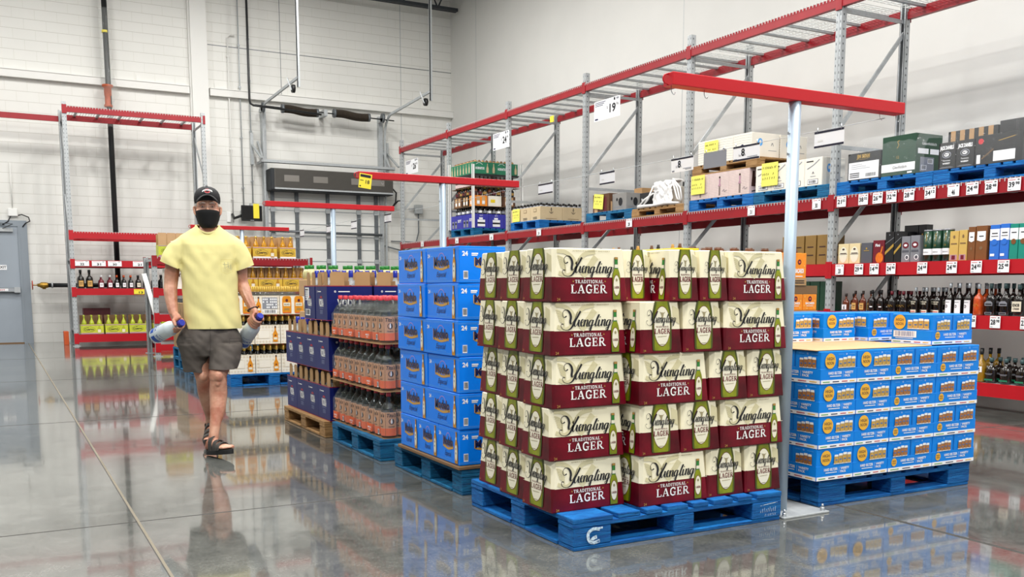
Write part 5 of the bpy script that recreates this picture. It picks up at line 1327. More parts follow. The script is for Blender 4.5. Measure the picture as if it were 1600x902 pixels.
for i in range(5): KQL.put((1.66 + i * 0.45, 20.52, 0.228), 0, 'lime tequila pack at the bottom of the left rack, %s' % ('at the left post', 'second from the left post', 'third from the left post', 'by the white brace', 'behind the low rack')[i], GQL)
carton('spare_box', 'dark red open box lying behind the lime tequila packs', 'box', (1.80, 21.0, 0.228), (0.5, 0.3, 0.50), 'bat_maroon', None, R_(0, 0.0, 1, 0.02, 'kraft'))
carton('wine_box', 'white box marked R standing on the low rack beside the arm of the man', 'box', (2.72, 16.82, 1.122), (0.42, 0.26, 0.34), 'rum_white', None, T_('Rum', 0.4, 0.6, 0.22, 0.5, 'label_brown'))
# ---------------------------------------------------------------- brown and red cartons left of the man
def tall_brown(P, W, H):
    P.rect(W * 0.47, 0, W * 0.53, H, 'kraft_dark', 1); P.rect(W * 0.2, H * 0.3, W * 0.26, H * 0.6, 'ink', 1); P.rect(W * 0.72, H * 0.2, W * 0.8, H * 0.7, 'kraft_dark', 1)
def make_brown():
    r = thing('bottle_carton', '', 'carton'); b = MB(); b.cbox(-0.2, 0.2, -0.125, 0.125, 0, 0.29, 0.004, 'kraft'); tall_brown(Print(b, (-0.2006, 0.125, 0), (0, -1, 0), (0, 0, 1)), 0.25, 0.29); b.build('carton', r)
    d = None
    for ix in range(3):
        for iy in range(2):
            loc = (-0.13 + ix * 0.13, -0.06 + iy * 0.12, 0.27)
            if d is None: b = MB(); b.lathe([(0.045, 0.0), (0.04, 0.03), (0.02, 0.045), (0.018, 0.07), (0.015, 0.075)], 'black', n=10); o = b.build('bottle_neck', r, loc); d = o.data
            else: o = bpy.data.objects.new('bottle_neck', d); COL.objects.link(o); o.parent = r; o.location = loc
    return r
KBR = Kind(make_brown)
for L in range(2):
    for i in range(4):
        for j in range(2): KBR.put((2.46 + j * 0.42, 13.57 + i * 0.256, 0.292 + L * 0.35), 0, 'brown bottle carton on the two stacked pallets, %s tier, %s, %s' % (('lower', 'upper')[L], ('nearest', 'second', 'third', 'farthest')[i], ('aisle side', 'inner side')[j]), 'brown bottle cartons left of the man')
sr = carton('bottle_carton', 'coral red carton on the two stacked pallets, nearest the camera', 'carton', (2.44, 12.50, 0.292), (0.4, 0.33, 0.26), 'print_red', None, R_(0.1, 0.3, 0.9, 0.6, 'kraft'), group='coral red cartons')
for i in range(2): copy_to(sr, (2.44, 12.84 + i * 0.34, 0.292), 'coral red carton on the two stacked pallets, %s' % ('middle', 'farthest')[i])

# ---------------------------------------------------------------- goods on the pallets of the big rack
PZ = 2.145; PT = PZ + 0.1445
for K, y, lab in ((KPB, 6.9605, 'blue pallet high on the rack under the black and white and dark green boxes'), (KPB, 5.7400, 'blue pallet high on the rack under the black whiskey boxes'),
             (KPB, 9.4800, 'blue pallet high on the rack under the pink cartons'), (KPT, 8.2600, 'teal pallet high on the rack under the white wine cartons'), (KPT, 11.99, 'teal pallet high on the rack under the mixed grey boxes'),
             (KPB, 14.55, 'blue pallet high on the rack under the tan cartons with anchors'), (KPT, 17.07, 'teal pallet high on the rack under the tall mixed stack')):
    K.put((8.79 if y > 13 else 8.695, y, PZ), 0 if y > 13 else pi / 2, lab)
KPW.put((8.765, 10.79, PZ), pi / 2, 'bare wooden pallet high on the rack under white plastic wrapping'); 
mat('box_black', '#101012', 0.4, coat=0.2, var=0.2, vscale=10); mat('box_green', '#12402a', 0.4, coat=0.2, var=0.1, vscale=6); mat('box_pink', '#d9c2be', 0.5, var=0.06, vscale=14); mat('box_tan', '#cdb893', 0.65, var=0.04, vscale=8); mat('box_grey', '#8d8a86', 0.6, var=0.08, vscale=8); mat('box_skyblue', '#3434a0', 0.4, var=0.1, vscale=8); mat('box_jade', '#1f7a58', 0.45, var=0.1, vscale=10); mat('gold_text', '#b08d3a', 0.4)
def beam_art(P, W, H):
    P.text('JIM BEAM', W * 0.48, H * 0.80, H * 0.13, 'gold_text', 2, bold=0.05, w=W * 0.4); P.stroke([(W * 0.3, H * 0.78), (W * 0.48, H * 0.745), (W * 0.68, H * 0.79)], 0.003, 'gold_text', 2)
    P.rect(W * 0.04, H * 0.04, W * 0.96, H * 0.66, 'paper', 1); barcode(P, W * 0.55, H * 0.08, W * 0.36, H * 0.16, 2, 9)
    for k in range(3): P.rect(W * 0.08, H * (0.10 + 0.07 * k), W * 0.38, H * (0.135 + 0.07 * k), 'ink', 2)
    for k in range(3): P.rect(W * 0.12, H * (0.42 + 0.07 * k), W * (0.7 - 0.12 * k), H * (0.435 + 0.07 * k), 'ink_grey', 2)
carton('whiskey_box', 'black and white whiskey box beside the rack upright, high on the rack', 'box', (8.35, 7.22, PT), (0.3, 0.43, 0.285), 'box_black', beam_art, None)
def glen_art(P, W, H):
    P.rect(0, H * 0.10, W, H * 0.30, 'paper', 1); P.text('Glenfiddich', W * 0.55, H * 0.165, H * 0.075, 'ink', 2, w=W * 0.42); P.text('12', W * 0.48, H * 0.42, H * 0.07, 'gold_text', 1)
    P.stroke([(W * 0.45, H * 0.68), (W * 0.50, H * 0.76), (W * 0.46, H * 0.84), (W * 0.52, H * 0.87)], 0.006, 'gold_text', 1); P.rect(W * 0.78, H * 0.03, W * 0.92, H * 0.07, 'paper', 1)
def glen_front(P, W, H):
    P.text('Glenfiddich', W * 0.5, H * 0.72, H * 0.07, 'paper', 1, w=W * 0.55); P.rect(W * 0.08, H * 0.50, W * 0.48, H * 0.63, 'paper', 1); P.rect(W * 0.54, H * 0.50, W * 0.92, H * 0.63, 'paper', 1)
    P.rect(W * 0.18, H * 0.06, W * 0.70, H * 0.42, 'ink_grey', 1); barcode(P, W * 0.22, H * 0.1, W * 0.2, H * 0.12, 2, 5); barcode(P, W * 0.46, H * 0.26, W * 0.2, H * 0.12, 2, 6)
carton('whisky_box', 'large dark green whisky box with a white band, high on the rack', 'box', (8.40, 6.78, PT), (0.40, 0.41, 0.40), 'box_green', glen_art, glen_front)
mat('white_plastic', '#eceae8', 0.35, bump=0.4, bscale=18)
mat('stretch_film', '#eef1f3', 0.06, alpha=0.07, spec=1.0, bump=0.5, bscale=30)
def film_tent(label, x0, x1, y0, y1, z0, zt, seed):
    b = MB(); rr = random.Random(seed); n = 14; rows = []
    prof = [(0.0, 0.0), (0.0, 0.75), (0.06, 0.97), (0.3, 1.02), (0.6, 1.0), (0.94, 0.95), (1.0, 0.7), (1.0, 0.0)]
    for u, v in prof:
        row = []
        for k in range(n + 1):
            t = k / n; y = y0 + (y1 - y0) * t; e = min(t, 1 - t) * 6; e = min(1, e)
            zz = z0 + (zt - z0) * v * (0.75 + 0.25 * e) + (rr.uniform(-0.01, 0.03) if v > 0.9 else 0)
            row.append((x0 + (x1 - x0) * u + rr.uniform(-0.004, 0.004), y, zz))
        rows.append(row)
    vs = [p for r_ in rows for p in r_]; fs = []
    for i in range(len(prof) - 1):
        for k in range(n): a = i * (n + 1) + k; fs.append((a, a + 1, a + n + 2, a + n + 1))
    b.add(vs, fs, 'stretch_film', True)
    for q in range(0):
        yy = rr.uniform(y0 + 0.05, y1 - 0.12); zz = zt + rr.uniform(-0.01, 0.02); xx = x0 + rr.uniform(0.0, 0.12)
        b.tube([(xx, yy, zz), (xx + rr.uniform(-0.02, 0.02), yy + 0.05, zz + rr.uniform(0, 0.025)), (xx + 0.01, yy + 0.11, zz)], [0.002, 0.007, 0.002], 'white_plastic', 5)
    return tag(b.build('stretch_wrap'), label, 'stretch wrap')
film_tent('clear stretch wrap bunched over the black and white and dark green boxes', 8.19, 8.95, 6.46, 7.43, PT + 0.001, PT + 0.43, 3)
film_tent('clear stretch wrap over the black whiskey boxes at the frame edge', 8.19, 9.3, 5.15, 6.28, PT + 0.001, PT + 0.42, 5)
def jack_art(P, W, H):
    P.text('JACK DANIELS', W * 0.5, H * 0.74, H * 0.13, 'paper', 1, bold=0.05, w=W * 0.82); P.ell(W * 0.5, H * 0.54, W * 0.27, H * 0.13, 'ink_grey', 1, 18); P.ell(W * 0.5, H * 0.54, W * 0.22, H * 0.095, 'box_black', 2, 18); P.ell(W * 0.5, H * 0.54, W * 0.15, H * 0.07, 'paper', 3, 14)
    P.text('No 7', W * 0.5, H * 0.515, H * 0.06, 'ink', 4, bold=0.04, w=W * 0.2)
    P.text('Tennessee', W * 0.5, H * 0.30, H * 0.06, 'paper', 1, shear=0.3, w=W * 0.45); P.text('WHISKEY', W * 0.5, H * 0.19, H * 0.055, 'paper', 1, bold=0.04, w=W * 0.46)
    P.rect(W * 0.1, H * 0.05, W * 0.9, H * 0.065, 'ink_grey', 1); P.rect(W * 0.2, H * 0.08, W * 0.8, H * 0.09, 'ink_grey', 1)
js = carton('whiskey_box', 'black whiskey box with white arched lettering, farther of the two at the front', 'box', (8.30, 6.215, PT), (0.2, 0.185, 0.255), 'box_black', jack_art, None, group='black whiskey boxes high on the rack')
copy_to(js, (8.30, 6.017, PT), 'black whiskey box with white arched lettering, nearer of the two at the front')
for i, y in enumerate((6.21, 6.01, 5.81)): copy_to(js, (8.52, y, PT), 'black whiskey box in the second row behind, %s' % ('farthest', 'middle', 'nearest')[i])
def flask_art(P, W, H):
    P.ell(W * 0.12, H * 0.8, W * 0.06, H * 0.1, 'print_red', 1, 10); P.rect(W * 0.04, H * 0.05, W * 0.12, H * 0.35, 'paper', 1); P.rect(W * 0.4, H * 0.08, W * 0.86, H * 0.42, 'paper', 1)
    P.stroke([(W * 0.15, H * 0.2), (W * 0.4, H * 0.5)], 0.01, 'kraft_dark', 1, False); P.stroke([(W * 0.5, H * 0.75), (W * 0.85, H * 0.85)], 0.006, 'gold_text', 1, False)
carton('whiskey_box', 'black whiskey box with a white shipping label, at the frame edge', 'box', (8.36, 5.675, PT), (0.32, 0.47, 0.27), 'box_black', flask_art, None)
def stripes(P, W, H):
    for i in range(5): P.rect(W * (0.06 + i * 0.19), 0.0, W * (0.16 + i * 0.19), H, 'kraft', 1)
carton('gift_box', 'black box with tan upright stripes on top of the whiskey boxes', 'box', (8.42, 5.98, PT + 0.258), (0.36, 0.52, 0.10), 'box_black', stripes, None)
carton('gift_box', 'plain black box on top of the whiskey boxes at the frame edge', 'box', (8.42, 5.46, PT + 0.275), (0.36, 0.48, 0.11), 'box_black', None, None)
# bay 2
def pink_art(P, W, H):
    for k in range(14): P.rect(W * 0.0, H * (0.05 + k * 0.066), W * 1.0, H * (0.058 + k * 0.066), 'rum_white', 1)
    cx = W * 0.55; P.ell(cx, H * 0.80, W * 0.04, H * 0.05, 'label_brown', 2, 8); P.poly([(cx - W * 0.04, H * 0.74), (cx + W * 0.05, H * 0.74), (cx + W * 0.03, H * 0.55), (cx + W * 0.08, H * 0.46), (cx - W * 0.08, H * 0.44), (cx - W * 0.03, H * 0.55)], 'pack_pink', 2)
    P.rect(cx - W * 0.03, H * 0.08, cx - W * 0.005, H * 0.44, 'label_brown', 2); P.rect(cx + W * 0.015, H * 0.08, cx + W * 0.035, H * 0.44, 'label_brown', 2); P.stroke([(W * 0.7, H * 0.22), (W * 0.78, H * 0.3), (W * 0.8, H * 0.2), (W * 0.92, H * 0.26)], 0.004, 'ink_blue', 2)
def pink_front(P, W, H):
    P.ell(W * 0.5, H * 0.55, W * 0.3, H * 0.28, 'label_brown', 1, 18); P.ell(W * 0.5, H * 0.55, W * 0.2, H * 0.18, 'ink_grey', 2, 16); P.poly([(W * 0.12, H * 0.9), (W * 0.2, H * 0.9), (W * 0.24, H * 0.3), (W * 0.08, H * 0.3)], 'label_brown', 2); P.stroke([(W * 0.1, H * 0.1), (W * 0.5, H * 0.2), (W * 0.9, H * 0.1)], 0.012, 'ink', 1)
ps = None
for i in range(3):
    lab = 'pale pink carton with a printed figure, high on the rack, %s' % ('nearest', 'middle', 'beside the upright')[i]
    if ps is None: ps = carton('wine_carton', lab, 'carton', (8.40, 9.14, PT), (0.42, 0.37, 0.31), 'box_pink', pink_art, pink_front, group='pale pink cartons high on the rack')
    else: copy_to(ps, (8.40, 9.14 + i * 0.372, PT), lab)
for i in range(3): copy_to(ps, (8.85, 9.14 + i * 0.372, PT), 'pale pink carton in the row behind, %s' % ('nearest', 'middle', 'farthest')[i])
KPW.put((8.77, 9.44, PT + 0.312), pi / 2, 'bare wooden pallet sandwiched between pink and white cartons on the rack')
def wine_art(P, W, H):
    for k in range(9): P.stroke([(0, H * (0.1 + k * 0.1)), (W * 0.5, H * (0.12 + k * 0.1)), (W, H * (0.09 + k * 0.1))], 0.0018, 'ink_grey', 1)
    P.ell(W * 0.5, H * 0.45, W * 0.1, H * 0.12, 'beer_navy', 1, 10); P.ell(W * 0.5, H * 0.45, W * 0.06, H * 0.07, 'rum_white', 2, 10)
def wine_front(P, W, H):
    P.ell(W * 0.3, H * 0.62, W * 0.09, H * 0.16, 'beer_light', 1, 10); P.ell(W * 0.3, H * 0.64, W * 0.04, H * 0.07, 'rum_white', 2, 8); P.stroke([(W * 0.7, H * 0.5), (W * 0.74, H * 0.62), (W * 0.78, H * 0.5)], 0.006, 'ink_blue', 1); P.rect(W * 0.6, H * 0.3, W * 0.9, H * 0.32, 'ink_grey', 1)
ws_ = None
for i in range(3):
    lab = 'white wine carton on the wooden pallet, high on the rack, %s' % ('nearest', 'middle', 'farthest')[i]
    if ws_ is None: ws_ = carton('wine_carton', lab, 'carton', (8.42, 9.10, PT + 0.312 + 0.126), (0.45, 0.33, 0.30), 'rum_white', wine_art, wine_front, group='white wine cartons high on the rack')
    else: copy_to(ws_, (8.42, 9.10 + i * 0.335, PT + 0.438), lab)
for i in range(2): copy_to(ws_, (8.89, 9.10 + i * 0.335, PT + 0.438), 'white wine carton on the wooden pallet, back row, %s' % ('nearest', 'second')[i])
def wine_low(P, W, H):
    P.rect(W * 0.1, H * 0.86, W * 0.5, H * 0.9, 'ink', 1); P.stroke([(W * 0.15, H * 0.62), (W * 0.5, H * 0.74), (W * 0.85, H * 0.92)], 0.01, 'ink_grey', 1); P.stroke([(W * 0.45, H * 0.42), (W * 0.5, H * 0.5), (W * 0.55, H * 0.42)], 0.007, 'ink_blue', 1); P.rect(W * 0.35, H * 0.33, W * 0.65, H * 0.35, 'ink_grey', 1)
    P.rect(W * 0.2, H * 0.06, W * 0.8, H * 0.24, 'ink', 1); P.rect(W * 0.22, H * 0.075, W * 0.78, H * 0.225, 'paper', 2); barcode(P, W * 0.24, H * 0.08, W * 0.5, H * 0.13, 2, 12)
wl = None
for i in range(4):
    lab = 'white carton with small blue marks on the teal pallet, %s' % ('nearest', 'second', 'third', 'behind the yellow note')[i]
    if wl is None: wl = carton('wine_carton', lab, 'carton', (8.38, 7.93, PT), (0.36, 0.26, 0.31), 'rum_white', wine_low, wine_front, group='white cartons on the teal pallet')
    else: copy_to(wl, (8.38, 7.93 + i * 0.264, PT), lab)
# bay 3
def grey_art(P, W, H): P.ell(W * 0.6, H * 0.5, W * 0.15, H * 0.25, 'ink', 1, 10); P.rect(W * 0.2, H * 0.2, W * 0.8, H * 0.24, 'ink_grey', 1); P.ell(W * 0.35, H * 0.65, W * 0.06, H * 0.1, 'ink', 1, 8)
def kr_art(P, W, H): P.rect(W * 0.1, 0, W * 0.3, H * 0.55, 'kraft_light', 1); P.ell(W * 0.5, H * 0.4, W * 0.1, H * 0.3, 'box_tan', 1, 10); P.rect(W * 0.68, 0, W * 0.85, H * 0.8, 'bat_maroon', 1)
carton('mixed_box', 'dark printed box behind a yellow note on the teal rack pallet', 'box', (8.36, 12.22, PT), (0.3, 0.44, 0.27), 'cap_brown', kr_art, kr_art)
carton('mixed_box', 'light grey carton with dark round print on the teal rack pallet', 'box', (8.40, 11.81, PT), (0.28, 0.36, 0.25), 'box_grey', grey_art, grey_art)
carton('mixed_box', 'black carton with grey lines, nearest on the teal rack pallet', 'box', (8.70, 11.78, PT), (0.30, 0.40, 0.24), 'box_black', None, artlist(*[R_(0.08, 0.2 + 0.12 * k, 0.92, 0.22 + 0.12 * k, 'ink_grey') for k in range(5)]))
carton('mixed_box', 'red and black carton at the back of the teal rack pallet', 'box', (8.75, 12.22, PT), (0.4, 0.36, 0.29), 'bat_maroon', None, artlist(R_(0.1, 0.7, 0.9, 0.9, 'print_red'), T_('Jack', 0.5, 0.3, 0.2, 0.5, 'paper')))
carton('mixed_box', 'small plain kraft box on top of the mixed rack pallet', 'box', (8.72, 11.82, PT + 0.242), (0.22, 0.2, 0.10), 'kraft')
def shelf_art(P, W, H):
    for k in range(5): P.rect(W * 0.1, H * (0.15 + k * 0.16), W * 0.9, H * (0.22 + k * 0.16), 'paper' if k % 2 else 'ink_grey', 1)
carton('mixed_box', 'black and white striped carton beside the white plastic, high on the rack', 'box', (8.75, 10.46, PZ + 0.126), (0.45, 0.4, 0.34), 'box_black', shelf_art, shelf_art)
carton('mixed_box', 'white carton under loose white plastic, high on the rack', 'box', (8.42, 10.75, PZ + 0.126), (0.3, 0.32, 0.27), 'rum_white')
carton('mixed_box', 'black carton with small white words beside the white plastic', 'box', (8.45, 11.12, PZ + 0.126), (0.4, 0.32, 0.22), 'box_black', T_('best', 0.4, 0.5, 0.15, 0.5, 'paper'), T_('best', 0.5, 0.4, 0.2, 0.6, 'paper'))
b = MB(); vs = []; nu, nv = 22, 16
for i in range(nu + 1):
    for k in range(nv + 1):
        u, v = i / nu, k / nv; y = 10.50 + 0.42 * u + 0.05 * noise.noise(Vector((u * 4, v * 5, 1))); q = v * 1.35
        z = PZ + 0.135 + 0.325 * min(1, q) + 0.05 * noise.noise(Vector((u * 7, v * 4, 5))); x = 8.245 + max(0, q - 1) * 0.5 + 0.05 * noise.noise(Vector((u * 9, v * 7, 9))) - 0.03 * (1 - v)
        vs.append((x, y, z))
b.add(vs, [(i * (nv + 1) + k, (i + 1) * (nv + 1) + k, (i + 1) * (nv + 1) + k + 1, i * (nv + 1) + k + 1) for i in range(nu) for k in range(nv)], 'white_plastic', True)
for q in range(3): b.tube([(8.22, 10.50 - q * 0.02, PZ + 0.46), (8.2, 10.42 - q * 0.06, PZ + 0.34), (8.2, 10.36 - q * 0.05, PZ + 0.2), (8.22, 10.30, PZ + 0.16 - q * 0.01)], [0.008, 0.013, 0.013, 0.007], 'white_plastic', 7)
for q in range(2): b.tube([(8.22, 10.92, PZ + 0.42 - q * 0.1), (8.2, 11.02 + q * 0.08, PZ + 0.24), (8.2, 11.15 + q * 0.1, PZ + 0.15)], [0.01, 0.016, 0.008], 'white_plastic', 7)
b.tube([(8.2, 10.32, PZ + 0.142), (8.19, 10.6, PZ + 0.16), (8.19, 10.9, PZ + 0.145), (8.2, 11.24, PZ + 0.15)], [0.012, 0.026, 0.02, 0.03], 'white_plastic', 8)
o = b.build('plastic_wrapping'); tag(o, 'bunched white plastic wrapping hanging over cartons on the wooden rack pallet', 'plastic wrapping'); o['kind'] = 'stuff'
# bay 4
def anchor_art(P, W, H):
    c = W * 0.5; y = H * 0.55; s_ = H * 0.3
    P.rect(c - 0.004, y, c + 0.004, y + s_, 'ink', 1); P.stroke([(c - 0.035, y + 0.02), (c - 0.02, y), (c, y - 0.008), (c + 0.02, y), (c + 0.035, y + 0.02)], 0.008, 'ink', 1); P.rect(c - 0.02, y + s_ * 0.7, c + 0.02, y + s_ * 0.8, 'ink', 1); P.ell(c, y + s_ * 1.08, 0.01, 0.012, 'ink', 1, 8); P.rect(W * 0.25, H * 0.1, W * 0.75, H * 0.13, 'kraft_dark', 1)
def side_art(P, W, H): P.rect(W * 0.35, H * 0.62, W * 0.65, H * 0.86, 'kraft_dark', 1); P.rect(W * 0.38, H * 0.65, W * 0.62, H * 0.83, 'box_tan', 2); P.rect(W * 0.3, H * 0.2, W * 0.7, H * 0.24, 'ink', 1); P.rect(W * 0.3, H * 0.1, W * 0.7, H * 0.14, 'ink', 1)
def make_anchor():
    r = thing('rum_carton', '', 'carton'); b = MB(); W, D, H = 0.44, 0.34, 0.225; b.cbox(-W / 2, W / 2, -D / 2, D / 2, 0, H, 0.003, 'box_tan')
    anchor_art(Print(b, (-W / 2, -D / 2 - 0.0008, 0), (1, 0, 0), (0, 0, 1), 0.0015), W, H); side_art(Print(b, (-W / 2 - 0.0008, D / 2, 0), (0, -1, 0), (0, 0, 1), 0.0015), D, H); b.build('carton', r)
    d = None
    for ix in range(4):
        for iy in range(3):
            loc = (-0.165 + ix * 0.11, -0.11 + iy * 0.11, H - 0.01)
            if d is None: b = MB(); b.lathe([(0.035, 0), (0.03, 0.03), (0.018, 0.04)], 'ink_grey', n=8); b.lathe([(0.024, 0.04), (0.024, 0.075), (0.02, 0.078)], 'black', n=8); o = b.build('bottle_top', r, loc); d = o.data
            else: o = bpy.data.objects.new('bottle_top', d); COL.objects.link(o); o.parent = r; o.location = loc
    return r
KA = Kind(make_anchor)
for i in range(2):
    for j in range(3): KA.put((8.43 + i * 0.445, 14.23 + j * 0.345, PT), 0, 'tan carton with an anchor print, high on the rack, %s, %s' % (('aisle side', 'wall side')[i], ('nearest', 'middle', 'farthest')[j]), 'tan anchor cartons high on the rack')
# bay 5: tall mixed stack
def sky_left(P, W, H): 
    for c in (0.2, 0.45): P.rect(W * (c - 0.08), H * 0.1, W * (c + 0.08), H * 0.6, 'ink_grey', 1); P.rect(W * (c - 0.06), H * 0.35, W * (c + 0.06), H * 0.5, 'ink', 2)
    P.rect(W * 0.0, 0, W * 0.0, H * 0.0, 'paper', 1); P.text('SKYY', W * 0.78, H * 0.5, H * 0.2, 'paper', 1, bold=0.03, w=W * 0.3)
def sky_front(P, W, H):
    P.rect(W * 0.25, H * 0.12, W * 0.75, H * 0.6, 'paper', 1); P.rect(W * 0.25, H * 0.30, W * 0.75, H * 0.42, 'ink', 2); P.rect(W * 0.35, H * 0.62, W * 0.6, H * 0.75, 'paper', 1); P.text('SKYY', W * 0.5, H * 0.85, H * 0.08, 'paper', 1)
sk = None
for i in range(3):
    for j in range(2):
        lab = 'blue violet vodka carton at the base of the tall rack stack, %s, %s' % (('aisle side', 'middle', 'wall side')[i], ('nearer', 'farther')[j]); loc = (8.36 + i * 0.33, 16.83 + j * 0.52, PT)
        if sk is None: sk = carton('vodka_carton', lab, 'carton', loc, (0.325, 0.51, 0.27), 'box_skyblue', sky_left, sky_front, group='blue violet vodka cartons')
        else: copy_to(sk, loc, lab)
def row_bottles(label, z, h, mats, x0=8.22, x1=9.15, y0=16.58, y1=17.55, step=0.105, name='liquor_bottle', grp=None, r=0.042, body=None):
    i = 0; srcs = {}
    pos = [(x0 + 0.04 + k * step, y0 + 0.04) for k in range(int((x1 - x0) / step))] + [(x0 + 0.04, y0 + 0.04 + (k + 1) * step) for k in range(int((y1 - y0) / step) - 1)]
    for (x, y) in pos:
        mname, cap, lab_m = mats[i % len(mats)]; i += 1
        if mname not in srcs:
            b = MB(); b.lathe([(r, 0), (r, h * 0.62), (r * 0.8, h * 0.72), (r * 0.33, h * 0.80), (r * 0.33, h * 0.9)], mname, n=10); b.lathe([(r * 0.38, h * 0.88), (r * 0.38, h)], cap, n=8)
            for a in (pi, 1.5 * pi): P = CylPrint(b, r + 0.0008, a, 0); P.rect(-0.03, h * 0.12, 0.03, h * 0.45, lab_m, 1)
            o = b.build(name, None, (x, y, z)); srcs[mname] = o
        else: o = srcs[mname].copy(); COL.objects.link(o); o.location = (x, y, z)
        nx = int((x1 - x0) / step); q = i - 1; tag(o, label + (', %s from the corner, wall side' % ORD[q] if q < nx else ', %s from the corner, aisle side' % ORD[q - nx]), 'bottle', label)
mat('amber_liquor', '#6a2c0c', 0.12, spec=0.7, var=0.2, vscale=20)
row_bottles('dark bottle above the blue violet cartons', PT + 0.274, 0.14, [('dark_liquor', 'black', 'ink_grey'), ('neck_dark', 'black', 'paper')], step=0.1, r=0.04)
sh1 = MB(); sh1.box(8.2, 9.2, 16.56, 17.58, PT + 0.416, PT + 0.422, 'kraft_dark'); tag(sh1.build('tier_sheet'), 'brown sheet above the lowest bottles of the tall rack stack', 'cardboard sheet')
def amber_front(P, W, H):
    for c in (0.3, 0.7): P.rect(W * (c - 0.13), H * 0.1, W * (c + 0.13), H * 0.9, 'kraft_light', 1); P.rect(W * (c - 0.1), H * 0.2, W * (c + 0.1), H * 0.5, 'paper', 2)
for i, (dx, dy, sx, sy, m, art, lab) in enumerate(((0.16, 0.12, 0.28, 0.22, 'rum_orange', amber_front, 'orange carton on the corner of the tall rack stack'), (0.47, 0.12, 0.28, 0.22, 'rum_white', lambda P, W, H: P.rect(W * 0.15, H * 0.35, W * 0.5, H * 0.65, 'bright_yellow', 1), 'grey-white carton with a yellow square in the tall rack stack'),
        (0.78, 0.12, 0.28, 0.22, 'cap_brown', amber_front, 'brown carton with pale labels, wall side of the tall rack stack'), (0.16, 0.40, 0.28, 0.30, 'dark_liquor', amber_front, 'dark carton with pale labels, second along the aisle side of the tall stack'), (0.16, 0.75, 0.28, 0.36, 'cap_brown', amber_front, 'brown carton, farthest along the aisle side of the tall stack'))):
    carton('spirit_carton', lab, 'carton', (8.2 + dx, 16.58 + dy, PT + 0.424), (sx, sy, 0.20), m, art, art)
row_bottles('dark red bottle above the orange carton', PT + 0.63, 0.15, [('amber_liquor', 'black', 'label_brown'), ('dark_liquor', 'black', 'bat_maroon'), ('neck_dark', 'paper_yellow', 'gold_ink')], step=0.1, r=0.04)
sh2 = MB(); sh2.box(8.2, 9.2, 16.56, 17.58, PT + 0.782, PT + 0.788, 'kraft_dark'); tag(sh2.build('tier_sheet'), 'brown sheet above the middle bottles of the tall rack stack', 'cardboard sheet')
row_bottles('pink-labelled bottle under the green cartons', PT + 0.79, 0.20, [('label_brown', 'cap_brown', 'box_pink'), ('cap_brown', 'black', 'box_pink')], step=0.09, r=0.038)
sh3 = MB(); sh3.box(8.2, 9.2, 16.56, 17.58, PT + 0.995, PT + 1.03, 'box_black'); tag(sh3.build('tier_sheet'), 'black tray under the green cartons at the top of the tall rack stack', 'tray')
def jade_front(P, W, H):
    P.stroke([(W * 0.1, H * 0.8), (W * 0.25, H * 0.95), (W * 0.4, H * 0.8)], 0.006, 'paper', 1); P.text('HORNITOS', W * 0.28, H * 0.38, H * 0.2, 'paper', 1, bold=0.03, w=W * 0.4)
    for c in (0.62, 0.9): P.sym([(0.02, H * 0.1), (0.024, H * 0.2), (0.024, H * 0.5), (0.008, H * 0.7), (0.008, H * 0.9)], W * c, 'box_tan', 1)
def jade_left(P, W, H):
    for c in (0.12, 0.37, 0.62, 0.87): P.sym([(0.02, H * 0.1), (0.024, H * 0.2), (0.024, H * 0.5), (0.008, H * 0.7), (0.008, H * 0.9)], W * c, 'box_tan', 1)
jd = None
for i in range(2):
    for j in range(2):
        loc = (8.44 + i * 0.485, 16.83 + j * 0.52, PT + 1.031); lab = 'green tequila carton topping the tall rack stack, %s, %s' % (('aisle side', 'wall side')[i], ('nearer', 'farther')[j])
        if jd is None: jd = carton('tequila_carton', lab, 'carton', loc, (0.48, 0.51, 0.22), 'box_jade', jade_left, jade_front, group='green tequila cartons')
        else: copy_to(jd, loc, lab)
row_bottles('brown stopper tip over the green cartons', PT + 1.252, 0.045, [('kraft', 'cap_brown', 'kraft'), ('cap_brown', 'kraft', 'kraft')], step=0.08, r=0.03, name='bottle_stopper')
for (x, y, dx, hgt) in ((8.17, 16.55, 0, 1.2), (9.23, 16.53, 0.0, 1.25), (8.17, 17.62, 0, 1.3)):
    b = MB(); b.box(-0.012, 0.03, -0.012, -0.006, 0, hgt, 'white'); b.box(-0.012, -0.006, -0.012, 0.03, 0, hgt, 'white')
    tag(b.build('corner_board', None, (x, y, PT + 0.001)), 'white corner board up the %s edge of the tall rack stack' % ('middle' if dx == 0 and x < 9 and y < 17 else 'wall side' if x > 9 else 'farthest'), 'corner board', 'corner boards of the tall stack')

# ---------------------------------------------------------------- boxed bottles on the second shelf of the nearest bay
S2, S3, S4 = 1.4055, 0.8855, 0.2505
def ypx(px, X0=8.2, z=2.0):
    """depth along the rack of a point seen in direction px (used once, to lay out the shelf)"""
    k = (px - 800) / F_PX; c, s = cos(YAW), sin(YAW)
    return (X0 * c - k * X0 * s * cos(PITCH) - k * (z - CAM_H) * sin(PITCH)) / (s + k * c * cos(PITCH))
mat('gift_cream', '#e2cfa0', 0.45); mat('gift_grey', '#53545c', 0.45); mat('gift_maroon', '#6e1022', 0.4); mat('gift_silver', '#8f9096', 0.35, 0.3); mat('gift_gold', '#dcb765', 0.35, 0.2); mat('gift_brown', '#7b4a22', 0.45); mat('gift_blue', '#2b6fce', 0.4); mat('gift_teal', '#148a78', 0.4); mat('amber_bright', '#d8701a', 0.4, var=0.2, vscale=30); mat('tube_green', '#0f3b24', 0.35, coat=0.3)
